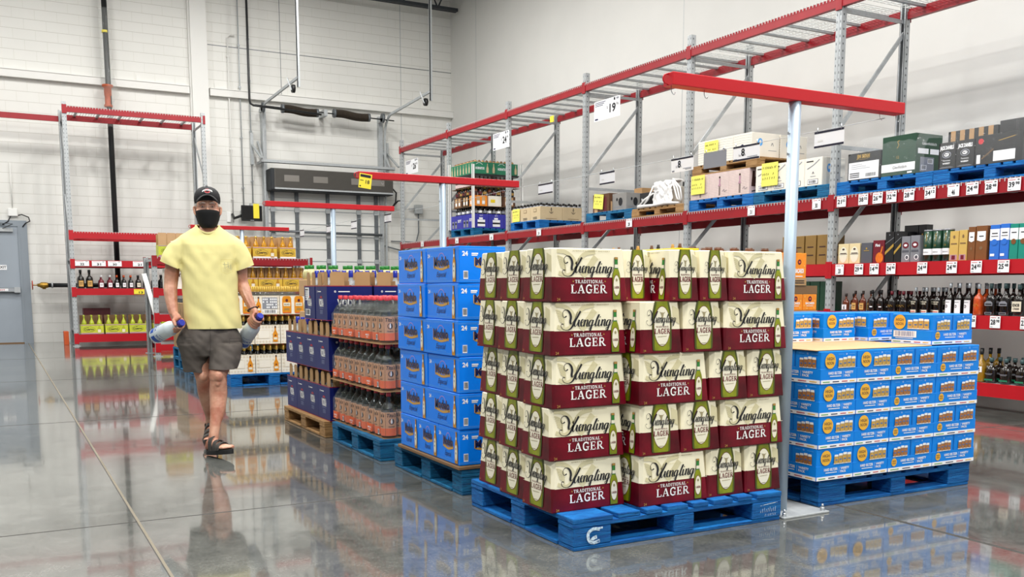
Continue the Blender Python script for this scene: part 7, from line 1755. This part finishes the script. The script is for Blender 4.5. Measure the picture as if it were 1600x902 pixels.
def limb(b, pts, rs, m='skin', n=14, sub=4):
    P = [Vector(p) for p in pts]; P2 = []; R2 = []
    for i in range(len(P) - 1):
        p0 = P[max(i - 1, 0)]; p1 = P[i]; p2 = P[i + 1]; p3 = P[min(i + 2, len(P) - 1)]
        for q in range(sub):
            t = q / sub; P2.append(0.5 * ((2 * p1) + (p2 - p0) * t + (2 * p0 - 5 * p1 + 4 * p2 - p3) * t * t + (3 * p1 - p0 - 3 * p2 + p3) * t ** 3)); R2.append(rs[i] + (rs[i + 1] - rs[i]) * t)
    P2.append(P[-1]); R2.append(rs[-1]); b.tube(P2, R2, m, n)
def ball(b, c, r, m='skin', sx=1, sy=1, sz=1, n=14):
    b.lathe([(r * sin(pi * k / 8) if 0 < k < 8 else r * 0.03, -r * cos(pi * k / 8) * sz) for k in range(9)], m, c, n, True, sx, sy)

MAN = thing('person', 'man in yellow t-shirt, dark cap and black mask, walking with two bottles', 'person', (1.301, 6.76, 0), -radians(10.89))
B = MB()
# head and neck
hx = 0.012
rings(B, [(hx, -0.055, 1.546, .020, .020, .02), (hx, -0.04, 1.556, .040, .050, .035), (hx, -0.02, 1.58, .056, .078, .06), (hx, -0.01, 1.61, .064, .088, .075), (hx, 0, 1.64, .070, .094, .085), (hx, 0, 1.67, .074, .093, .092), (hx, 0, 1.70, .0755, .091, .096), (hx, 0, 1.725, .0755, .095, .097), (hx, 0, 1.75, .073, .089, .094), (hx, 0, 1.78, .062, .070, .08), (hx, 0, 1.80, .042, .046, .055), (hx, 0, 1.81, .015, .018, .02)])
limb(B, [(hx, -0.086, 1.700), (hx, -0.096, 1.680), (hx, -0.104, 1.660), (hx, -0.096, 1.650)], [.007, .0085, .011, .010])
for s in (-1, 1):
    limb(B, [(hx + s * .010, -0.094, 1.712), (hx + s * .033, -0.090, 1.717), (hx + s * .056, -0.070, 1.708)], [.008, .009, .008])
    limb(B, [(hx + s * .036, -0.078, 1.655), (hx + s * .055, -0.060, 1.660), (hx + s * .066, -0.03, 1.665)], [.014, .014, .012])
    ex = hx + s * .083
    limb(B, [(ex - s * .010, -0.004, 1.640), (ex, 0.002, 1.650), (ex + s * .006, 0.012, 1.672), (ex + s * .006, 0.012, 1.690), (ex - s * .004, 0.0, 1.695), (ex - s * .010, -0.008, 1.682)], [.008, .008, .007, .008, .007, .006], n=10)
    ball(B, (ex - s * .003, 0.004, 1.665), 0.015, sx=.5, sy=.8, sz=1.4)
rings(B, [(0.010, 0.03, 1.44, .085, .07, .07), (0.010, 0.028, 1.50, .064, .06, .06), (0.010, 0.022, 1.54, .057, .058, .058), (hx, 0.012, 1.59, .055, .055, .06), (hx, 0.01, 1.63, .05, .05, .06)])
for s in (-1, 1): limb(B, [(hx + s * .045, 0.0, 1.60), (hx + s * .03, -0.030, 1.55), (hx + s * .012, -0.045, 1.505)], [.010, .010, .010], n=8)
# trunk under the clothes
rings(B, [(0.0, 0.0, 0.80, .10, .07, .07), (0.0, 0.0, 0.90, .145, .08, .08), (0.01, 0, 1.05, .150, .10, .09), (0.01, 0, 1.25, .155, .10, .09), (0.005, 0, 1.40, .165, .095, .09), (0.005, 0.01, 1.46, .165, .07, .08), (0.006, 0.02, 1.50, .12, .080, .06), (0.008, .02, 1.53, .085, .078, .06), (0.009, .02, 1.55, .065, .062, .05)])
# arms
AR = [(-.185, .01, 1.445), (-.225, .03, 1.32), (-.245, .045, 1.185), (-.250, .025, 1.12), (-.243, -.01, 1.03), (-.232, -.045, .962)]
AL = [(.195, .01, 1.445), (.212, .03, 1.32), (.222, .045, 1.19), (.238, .025, 1.13), (.268, -.005, 1.05), (.293, -.03, .985)]
limb(B, AR, [.055, .052, .046, .046, .038, .029]); limb(B, AL, [.055, .050, .043, .043, .034, .028])
# veins and tendons
for A_, s in ((AR, -1), (AL, 1)):
    for q, off in enumerate((-.014, 0.006, .02)):
        limb(B, [(A_[3][0] + off * 1.2, A_[3][1] - .040, A_[3][2]), (A_[4][0] + off + .006 * sin(q * 2), A_[4][1] - .034, A_[4][2]), (A_[5][0] + off * .6, A_[5][1] - .026, A_[5][2])], [.004, .0045, .004], n=6)
def hand(b, wrist, cap, base, side, nails):
    cap = Vector(cap); base = Vector(base); w = Vector(wrist); a = (cap - base).normalized()
    N = cap - a * 0.072
    h = (w - N); h = (h - a * h.dot(a)).normalized(); k = a.cross(h).normalized() * side
    # palm between wrist and neck
    pc = N + h * 0.040
    for t in (-0.028, -0.010, 0.010, 0.028):
        limb(b, [w + h * 0.0 + a * t * 0.55, (w + pc) / 2 + a * t * 0.9 + k * 0.006, pc + a * t * 1.05 + k * 0.012], [.021, .019, .0145], n=10)
    for i in range(4):
        t = -0.030 + i * 0.0205; ln = (0.80, 0.95, 1.0, 0.90)[i]
        C_ = N + a * t; pts = []; rr = (0.0105, 0.0105, 0.010, 0.0095, 0.009, 0.0085, 0.008)
        neck = 0.021 + max(0, (-t) * 0.25)
        for j in range(7):
            th = radians(28 + j * 34 * ln); R_f = (0.046, 0.043, 0.036, 0.033, 0.031, 0.0305, 0.030)[j] + neck - 0.021
            pts.append(C_ + (h * cos(th) + k * sin(th)) * R_f)
        limb(b, pts, rr, n=9, sub=3)
        nails.append((pts[-1], (h * cos(th) + k * sin(th)), a))
    th0 = pc + a * 0.012 - k * 0.012
    T1 = N + a * 0.020 + (h * cos(radians(-50)) + k * sin(radians(-50))) * 0.040; T2 = N + a * 0.030 + (h * cos(radians(-85)) + k * sin(radians(-85))) * 0.033; T3 = N + a * 0.034 + (h * cos(radians(-125)) + k * sin(radians(-125))) * 0.031
    limb(b, [w + a * 0.012 - k * 0.008, th0, T1, T2, T3], [.018, .0165, .0135, .0120, .010], n=10, sub=3)
NAILS = []
CAPR, BASR = (-.178, -.150, .914), (-.366, .120, .812)
CAPL, BASL = (.334, -.130, .956), (.212, .135, .752)
hand(B, AR[-1], CAPR, BASR, -1, NAILS); hand(B, AL[-1], CAPL, BASL, 1, NAILS)
# legs
limb(B, [(.095, 0, .86), (.085, -.05, .70), (.040, -.125, .560), (.040, -.125, .525), (.037, -.105, .42), (.028, -.135, .31), (.012, -.165, .235), (.000, -.185, .165), (-.010, -.195, .10)], [.078, .072, .060, .056, .060, .052, .038, .034, .036], n=20)
ball(B, (.040, -.170, .548), .034, sz=1.2); ball(B, (.036, -.163, .500), .022, sz=1.3)
limb(B, [(-.09, 0, .86), (-.085, .02, .70), (-.060, .03, .545), (-.055, .04, .515), (-.045, .13, .41), (-.032, .20, .31), (-.022, .27, .22), (-.022, .31, .15)], [.078, .072, .058, .055, .058, .050, .037, .035], n=20)
ball(B, (-.060, -.015, .535), .032, sz=1.2)
def foot(b, heel, toe, lift, m='skin'):
    heel = Vector(heel); toe = Vector(toe); d = toe - heel; L = d.length; u = d.normalized(); s = Vector((u.y, -u.x, 0)).normalized(); up = s.cross(u).normalized()
    if up.z < 0: up = -up
    R = []
    for t, w, h0, h1 in ((-.02, .012, .012, .03), (0.02, .028, .002, .055), (.10, .033, 0, .075), (.22, .034, 0, .085), (.40, .036, .002, .072), (.58, .042, .002, .050), (.74, .046, 0, .036), (.84, .044, 0, .028), (.90, .036, .003, .024)):
        c = heel + u * L * t; n = 18; R.append([c + s * w * cos(2 * pi * k / n) + up * ((h0 + h1) / 2 + (h1 - h0) / 2 * sin(2 * pi * k / n)) for k in range(n)])
    b.loft(R, m, True, True)
    for i, (o, ln, r) in enumerate(((-.030, .13, .0135), (-.010, .125, .0095), (.006, .11, .009), (.021, .09, .0085), (.035, .06, .008))):
        p = heel + u * L * .82 + s * o * SIDE[0]; limb(b, [p + up * .014, p + u * L * ln * .7 + up * .016, p + u * L * ln * 1.2 + up * .011], [r * 1.05, r, r * .85], n=8)
    return heel, u, s, up, L
SIDE = [1]
F1 = foot(B, (-.045, -.150, .036), (.098, -.378, .072), 0)
SIDE[0] = -1
F2 = foot(B, (-.020, .345, .095), (-.035, .130, .030), 0)
bm = grown(B, 0.0042, 5, 0.5)
for v in bm.verts:
    c = v.co
    if c.z > 1.66 and c.y < -0.05:       # eye sockets
        for s in (-1, 1):
            d2 = ((c.x - hx - s * .032) / .017) ** 2 + ((c.z - 1.692) / .010) ** 2
            c.y += 0.009 * math.exp(-d2)
    c += v.normal * (noise.noise(c * 55) * 0.0009 + noise.noise(c * 18) * 0.0015)
body = finish(bm, 'body', 'skin', MAN)
# eyes
for s in (-1, 1):
    b = MB(); ex = hx + s * .032; b.add([(ex + .0125 * cos(2 * pi * k / 14), -.0845 - .003 * (1 - abs(cos(2 * pi * k / 14))), 1.690 + .0038 * sin(2 * pi * k / 14)) for k in range(14)], [tuple(range(14))], 'eye_white')
    b.tube([(ex, -.0868, 1.690), (ex, -.0885, 1.690)], .0040, 'eye_iris', 12)
    b.tube([(ex - .0135, -.086, 1.6895), (ex - .006, -.0895, 1.6955), (ex + .006, -.0895, 1.6955), (ex + .0135, -.085, 1.6895)], .0022, 'skin', 6)
    b.build('eye', MAN)
    b = MB(); b.tube([(hx + s * .014, -.1035, 1.711), (hx + s * .030, -.1005, 1.716), (hx + s * .050, -.087, 1.709)], [.0022, .0032, .0018], 'hair_white', 6); b.build('eyebrow', MAN)
# hair at the temples and neck
b = MB()
for s in (-1, 1):
    rings(b, [(hx + s * .062, .018, 1.680, .014, .040, .05), (hx + s * .066, .012, 1.70, .014, .050, .05), (hx + s * .066, .008, 1.725, .014, .058, .055), (hx + s * .062, .008, 1.745, .014, .058, .055)], 'hair_white', 16)
rings(b, [(hx, .040, 1.615, .04, .01, .045), (hx, .040, 1.65, .058, .01, .058), (hx, .04, 1.70, .068, .01, .062), (hx, .04, 1.74, .068, .01, .062)], 'hair_white', 20)
b.build('hair', MAN)
# cap
cp = MB(); rows = []
for z, rx, rf, rb in ((1.716, .083, .070, .108), (1.735, .0865, .098, .108), (1.755, .0865, .106, .106), (1.78, .082, .102, .10), (1.80, .072, .088, .088), (1.818, .054, .064, .066), (1.829, .030, .036, .038), (1.832, .006, .007, .007)): rows.append((hx, 0, z, rx, rf, rb))
rings(cp, rows, 'cap_black', 28); cp.tube([(hx, 0, 1.83), (hx, 0, 1.837)], .008, 'cap_black', 10)
co = cp.build('cap', MAN)
b = MB(); nu, nv = 16, 5; top = []; bot = []
for i in range(nu + 1):
    u = -1 + 2 * i / nu
    for j in range(nv + 1):
        v = j / nv; x = hx + u * .080 * (1 - .10 * v); y = -.075 - (1 - u * u) ** .55 * (.030 + v * .058); z = 1.772 - .052 * u * u - v * (.010 - .004 * u * u)
        top.append((x, y, z)); bot.append((x, y + .001, z - .005))
q = [(i * (nv + 1) + j, (i + 1) * (nv + 1) + j, (i + 1) * (nv + 1) + j + 1, i * (nv + 1) + j + 1) for i in range(nu) for j in range(nv)]
b.add(top, q, 'cap_black', True); b.add(bot, [tuple(reversed(f)) for f in q], 'cap_black', True)
e = [i * (nv + 1) + nv for i in range(nu + 1)]
b.add([top[k] for k in e] + [bot[k] for k in e], [(i, i + nu + 1, i + nu + 2, i + 1) for i in range(nu)], 'cap_black')
b.build('brim', co)
b = MB(); P = Print(b, (hx, -.1065, 1.792), (1, 0, 0), (0, .32, 1), .0012)
mat('logo_red', '#b3202c', .6)
for sx_, m_, k_ in ((1.0, 'white', 1), (.93, 'logo_red', 2), (.45, 'cap_black', 3)): P.ell(0.002, 0, .0205 * sx_, .0165 * sx_ if k_ < 3 else .007, m_, k_, 20)
P.poly([(-.031, -.009), (-.027, -.010), (-.024, -.003), (-.008, .001), (.012, .001), (.026, -.002), (.030, -.009), (.035, -.008), (.031, .004), (.020, .008), (-.006, .009), (-.022, .005), (-.029, -.001)], 'white', 5)
P.stroke([(-.012, .006), (.0, .002), (.008, .006)], .0014, 'logo_red', 6, False)
b.build('cap_logo', co)
# mask
b = MB(); R = []
for z, wx, yf, yb in ((1.546, .020, -.083, -.045), (1.553, .045, -.098, -.020), (1.575, .062, -.106, .0), (1.60, .0705, -.110, -.002), (1.625, .0755, -.115, -.004), (1.645, .0785, -.120, -.006), (1.660, .080, -.119, -.008), (1.670, .0805, -.112, -.008)):
    R.append([(hx + wx * sin(radians(-88 + 176 * k / 24)), yb + (yf - yb) * cos(radians(-88 + 176 * k / 24)) ** .8, z - (.010 * abs(sin(radians(-88 + 176 * k / 24))) ** 3 if z > 1.66 else 0)) for k in range(25)])
vs = [p for r in R for p in r]; b.add(vs, [(i * 25 + k, i * 25 + k + 1, (i + 1) * 25 + k + 1, (i + 1) * 25 + k) for i in range(len(R) - 1) for k in range(24)], 'mask_black', True)
for s in (-1, 1):
    b.tube([(hx + s * .077, -.012, 1.662), (hx + s * .082, -.004, 1.690), (hx + s * .086, .010, 1.698)], .0022, 'mask_black', 5); b.tube([(hx + s * .070, -.02, 1.60), (hx + s * .078, -.002, 1.632), (hx + s * .084, .008, 1.645)], .0022, 'mask_black', 5)
b.build('face_mask', MAN)
# glasses
b = MB()
for s in (-1, 1):
    c = hx + s * .033; b.tube([(c + .024 * cos(2 * pi * k / 16), -.108 - 0.0 * k, 1.688 + .014 * sin(2 * pi * k / 16)) for k in range(17)], .0007, 'steel', 4)
    b.tube([(c + s * .024, -.107, 1.692), (hx + s * .078, -.09, 1.693), (hx + s * .081, .0, 1.692)], .0009, 'galv_dark', 4)
b.tube([(hx - .009, -.108, 1.69), (hx + .009, -.108, 1.69)], .0009, 'steel', 4); b.build('glasses', MAN)
# t-shirt
def cloth(b, name, m, vox, cut, folds, sm=4, planes=()):
    bm = grown(b, vox, sm, 0.5)
    bm.normal_update()
    kill = [f for f in bm.faces if cut(f.calc_center_median(), f.normal)]
    bmesh.ops.delete(bm, geom=kill, context='FACES')
    for near, co_, no_ in planes:
        fs = [f for f in bm.faces if near(f.calc_center_median())]; g = set(fs)
        for f in fs: g.update(f.edges); g.update(f.verts)
        bmesh.ops.bisect_plane(bm, geom=list(g), plane_co=co_, plane_no=no_, clear_outer=True, clear_inner=False)
    bm.normal_update()
    for v in bm.verts: v.co += v.normal * folds(v.co)
    return finish(bm, name, m, MAN)
B = MB()
rings(B, [(.020, .005, .858, .191, .132, .118), (.020, .005, .90, .190, .134, .118), (.015, .005, 1.0, .187, .135, .115), (.010, .005, 1.1, .184, .135, .115), (.008, .005, 1.2, .184, .133, .115), (.006, .005, 1.3, .186, .130, .115), (.005, .005, 1.38, .192, .125, .115), (.004, .006, 1.44, .200, .112, .11), (.003, .01, 1.475, .198, .095, .10), (.003, .015, 1.50, .180, .086, .09), (.004, .02, 1.525, .136, .086, .082), (.006, .022, 1.545, .104, .084, .078), (.008, .025, 1.562, .082, .080, .074), (.008, .025, 1.570, .076, .076, .070)], 'tee_yellow', 40)
SL = ((Vector((-.165, .01, 1.455)), Vector((-.243, .02, 1.283))), (Vector((.175, .01, 1.455)), Vector((.242, .02, 1.268))))
for a, c in SL:
    d = (c - a); s = 1 if a.x > 0 else -1
    limb(B, [a - d * .10 + Vector((-s * .03, 0, -.004)), a + d * .15 + Vector((s * .006, 0, -.008)), a + d * .55 + Vector((s * .008, 0, 0)), c], [.046, .066, .075, .077], 'tee_yellow', 20)
def cutT(c, n):
    u = (c.x - .008) / .080; lim = 1.570 - (.054 * max(0, 1 - u * u) if c.y < .02 else 0)
    if abs(u) < 1 and c.z > lim and abs(c.y - .02) < .12: return True
    return False
TEE_PLANES = [(lambda c: c.z < .90, Vector((0, 0, .866)), Vector((0, 0, -1)))] + [((lambda c, e=e, s=(1 if e.x > 0 else -1): (c - e).length < .14 and c.x * s > .193), e - (e - a).normalized() * .014, (e - a).normalized()) for a, e in SL]
def foldT(c):
    t = noise.noise(Vector((c.x * 7, c.y * 7, c.z * 3.2))) * .009 + noise.noise(Vector((c.x * 18 + c.z * 9, c.y * 18, c.z * 12))) * .0040
    for s in (-1, 1):      # pulls from the armpits
        dx = (c.x - s * .16); dz = c.z - 1.38
        if dz < 0 and c.y < .05: t += .0055 * min(1, -dz * 14) * sin((dx * s * 60 - dz * 42)) * math.exp(-(dx * dx + dz * dz) / .02)
    if c.z < 1.15 and c.y < .03: t += .0045 * sin(c.x * 38 + c.z * 26 + noise.noise(c * 5) * 3) * min(1, (1.15 - c.z) * 5) * .8
    return t
tee = cloth(B, 't_shirt', 'tee_yellow', .007, cutT, foldT, 4, TEE_PLANES)
b = MB(); n = 40     # ribbed collar and hem
b.tube([(.008 + .076 * cos(2 * pi * k / n), .020 + (.086 if k > n / 2 else .070) * sin(2 * pi * k / n), 1.566 - .052 * max(0, -sin(2 * pi * k / n)) ** 1.5 + .004 * max(0, sin(2 * pi * k / n))) for k in range(n + 1)], .0085, 'tee_yellow', 8); b.build('collar', tee)
b = MB(); mat('tee_seam', '#dccb78', .85); mat('print_grey', '#b9b48a', .8)
P = Print(b, (.085, -.137, 1.235), (1, -.10, 0), (0, -.03, 1), .0014)
P.stroke([(0, .10), (0, .018), (.035, .002), (.075, .018), (.078, .10)], .0014, 'tee_seam', 1, False); P.stroke([(0, .10), (.078, .10)], .003, 'tee_seam', 1, False); P.stroke([(0, .09), (.078, .09)], .0012, 'tee_seam', 1, False)
for pts in ([(.022, .082), (.026, .04)], [(.012, .068), (.045, .066)], [(.045, .085), (.048, .045), (.060, .042)], [(.030, .05), (.055, .058)], [(.062, .068), (.064, .03)]): P.stroke(pts, .0035, 'print_grey', 2, False)
b.build('chest_pocket', tee)
# shorts
B = MB()
rings(B, [(0, 0, .950, .165, .105, .10), (0, 0, .90, .172, .112, .105), (-.003, 0, .862, .176, .112, .105), (-.003, 0, .825, .198, .120, .118), (-.005, .005, .78, .214, .128, .13), (-.006, .01, .72, .205, .120, .125), (-.006, .01, .68, .18, .10, .11)], 'shorts_olive', 36)
LG = ((Vector((-.112, .01, .76)), Vector((-.108, .055, .552))), (Vector((.105, -.02, .76)), Vector((.073, -.105, .577))))
def leg_rings(b, a, c, r0, r1):
    rows = []
    for t in (0, .3, .6, 1.0): p = a.lerp(c, t); r = r0 + (r1 - r0) * t; rows.append((p.x, p.y, p.z, r, r * 1.12, r * 1.12))
    rings(b, rows[::-1], 'shorts_olive', 28)
leg_rings(B, LG[0][0], LG[0][1], .105, .080); leg_rings(B, LG[1][0], LG[1][1], .106, .089)
def cutS(c, n):
    return False
LEG_PLANES = [((lambda c: c.z < .62 and c.x < -.018), LG[0][1] + Vector((0, 0, .014)), Vector((-.04, 0, -1))), ((lambda c: c.z < .63 and c.x >= -.018), LG[1][1] + Vector((0, 0, .014)), Vector((0, 0, -1)))]
def foldS(c):
    t = .004 + noise.noise(Vector((c.x * 11, c.y * 11, c.z * 5))) * .014 + noise.noise(Vector((c.x * 24 + c.z * 14, c.y * 24, c.z * 20))) * .006
    t += .004 * sin(c.x * 55 - abs(c.z - .72) * 40) * math.exp(-((c.x / .10) ** 2)) * (1 if c.y < 0 else 0)
    return t
sh = cloth(B, 'shorts', 'shorts_olive', .0065, cutS, foldS, 5, LEG_PLANES)
b = MB(); mat('seam_dark', '#35312d', .85)
for (x, z, yy, s) in ((-.165, .79, -.118, 1), (.165, .78, -.118, -1)):
    P = Print(b, (x, yy, z), (1, -.35 * s, 0), (0, .0, 1), .002)
    P.stroke([(-.045, .02), (.045, .02)], .003, 'seam_dark', 1, False); P.stroke([(-.045, .0), (.045, .0)], .002, 'seam_dark', 1, False); P.stroke([(-.045, .02), (-.045, -.12), (.04, -.13)], .0018, 'seam_dark', 1, False)
b.build('pocket_flap', sh)
b = MB(); b.tube([(0, -.121, .93), (0, -.1275, .84), (-.004, -.124, .76), (-.01, -.110, .69)], .0010, 'seam_dark', 5); b.build('fly_seam', sh)
# sandals
def band(b, pts, wdir, w, th):
    c0 = sum(pts, Vector()) / len(pts); R = []
    for p in pts:
        nn = (p - c0); nn = (nn - wdir * nn.dot(wdir)).normalized(); R.append([p + wdir * w / 2, p + wdir * w / 2 * .8 + nn * th, p - wdir * w / 2 * .8 + nn * th, p - wdir * w / 2])
    b.loft(R, 'sandal_strap', True, False)
def sandal(F):
    heel, u, s, up, L = F; o = thing('x', 'x', 'x'); bpy.data.objects.remove(o)
    e = bpy.data.objects.new('sandal', None); COL.objects.link(e); e.parent = MAN
    b = MB(); R1 = []; n = 28; prof = []
    for k in range(n):
        t = 2 * pi * k / n; a = cos(t); w = sin(t); la = (.5 + .56 * a) * L * 1.0; wd = .047 * w * (1 + .12 * a) * (1.0 if a > -.3 else .92); prof.append((la, wd))
    Rr = [[heel + u * la + s * wd * .96 - up * .030 for la, wd in prof], [heel + u * la + s * wd - up * .026 for la, wd in prof], [heel + u * la + s * wd * 1.02 - up * .004 for la, wd in prof], [heel + u * la + s * wd * .98 + up * .001 for la, wd in prof]]
    b.loft(Rr, 'sandal_sole', True, False); b.build('sole', e)
    for t0, w, h, rr in ((.66, .047, .046, .0085), (.50, .043, .062, .010), (.30, .040, .088, .0085)):
        b = MB(); b2 = []
        for k in range(15):
            a = pi * k / 14; b2.append(heel + u * L * (t0 + .03 * cos(a)) + s * w * cos(a) + up * (h * sin(a) ** .8 + .002))
        band(b, b2, u, .042, .006)
        b.build('strap', e)
    b = MB(); b2 = [heel + u * L * (.14 - .20 * sin(pi * k / 12)) + s * .038 * cos(pi * k / 12) + up * .062 for k in range(13)]
    band(b, b2, up, .026, .005)
    b.tube([heel - u * .008 + up * .06, heel - u * .012 + up * .0], .006, 'sandal_strap', 8); b.build('heel_strap', e)
sandal(F1); sandal(F2)
# bracelet
b = MB(); w = Vector(AL[-1]) + Vector((-.006, .006, .012)); ax = (Vector(AL[-1]) - Vector(AL[-2])).normalized(); p = ax.orthogonal().normalized(); q_ = ax.cross(p)
mat('bracelet', '#2a1a1c', .4)
for k in range(18): c = w + (p * cos(2 * pi * k / 18) + q_ * sin(2 * pi * k / 18)) * .034; ball(b, tuple(c), .0058, 'bracelet', n=8)
b.build('bracelet', MAN)
# the two bottles
def held_bottle(cap, base, label):
    cap = Vector(cap); base = Vector(base); R3 = Matrix.Rotation(-radians(10.89), 4, 'Z'); O = Vector((1.301, 6.76, 0))
    capw = O + R3 @ cap; basw = O + R3 @ base; d = (capw - basw); L = d.length
    r = thing('vodka_bottle', label, 'bottle', tuple(basw)); r.rotation_mode = 'QUATERNION'; r.rotation_quaternion = d.to_track_quat('Z', 'Y'); f = L / .37
    b = MB(); b.lathe([(.030, .004), (.043, .0), (.050, .006), (.0525, .016), (.0525, .205 * f), (.050, .225 * f), (.041, .252 * f), (.028, .275 * f), (.0195, .292 * f), (.0185, .338 * f)], 'bottle_frost', n=28); b.build('bottle_body', r)
    b = MB(); b.lathe([(.019, .330 * f), (.0225, .332 * f), (.0230, .366 * f), (.021, .371 * f)], 'cap_blue', n=20)
    for k in range(20): b.tube([(.0232 * cos(k * pi / 10), .0232 * sin(k * pi / 10), .335 * f), (.0232 * cos(k * pi / 10), .0232 * sin(k * pi / 10), .362 * f)], .0011, 'cap_blue', 4)
    b.build('cap', r)
    b = MB()
    for a in (0, pi * 2 / 3, pi * 4 / 3):
        P = CylPrint(b, .0528, a, 0)
        P.stroke([(-.045, .07), (-.045, .03)], .0, 'bottle_blue', 1, False) if False else None
        for i in range(8): P.rect(-.044 + i * .011, .025, -.033 + i * .011, .065, 'bottle_blue', 1)
        P.text('VODKA', 0, .080, .022, 'bottle_blue', 1, bold=.02, w=.085)
        for i in range(5): P.rect(-.03 + i * .012, .12, -.021 + i * .012, .124, 'bottle_blue', 1)
    b.build('label', r)
held_bottle(CAPR, BASR, 'frosted vodka bottle with blue cap held low in the hand on the door side')
held_bottle(CAPL, BASL, 'frosted vodka bottle with blue cap held by the braceleted hand')
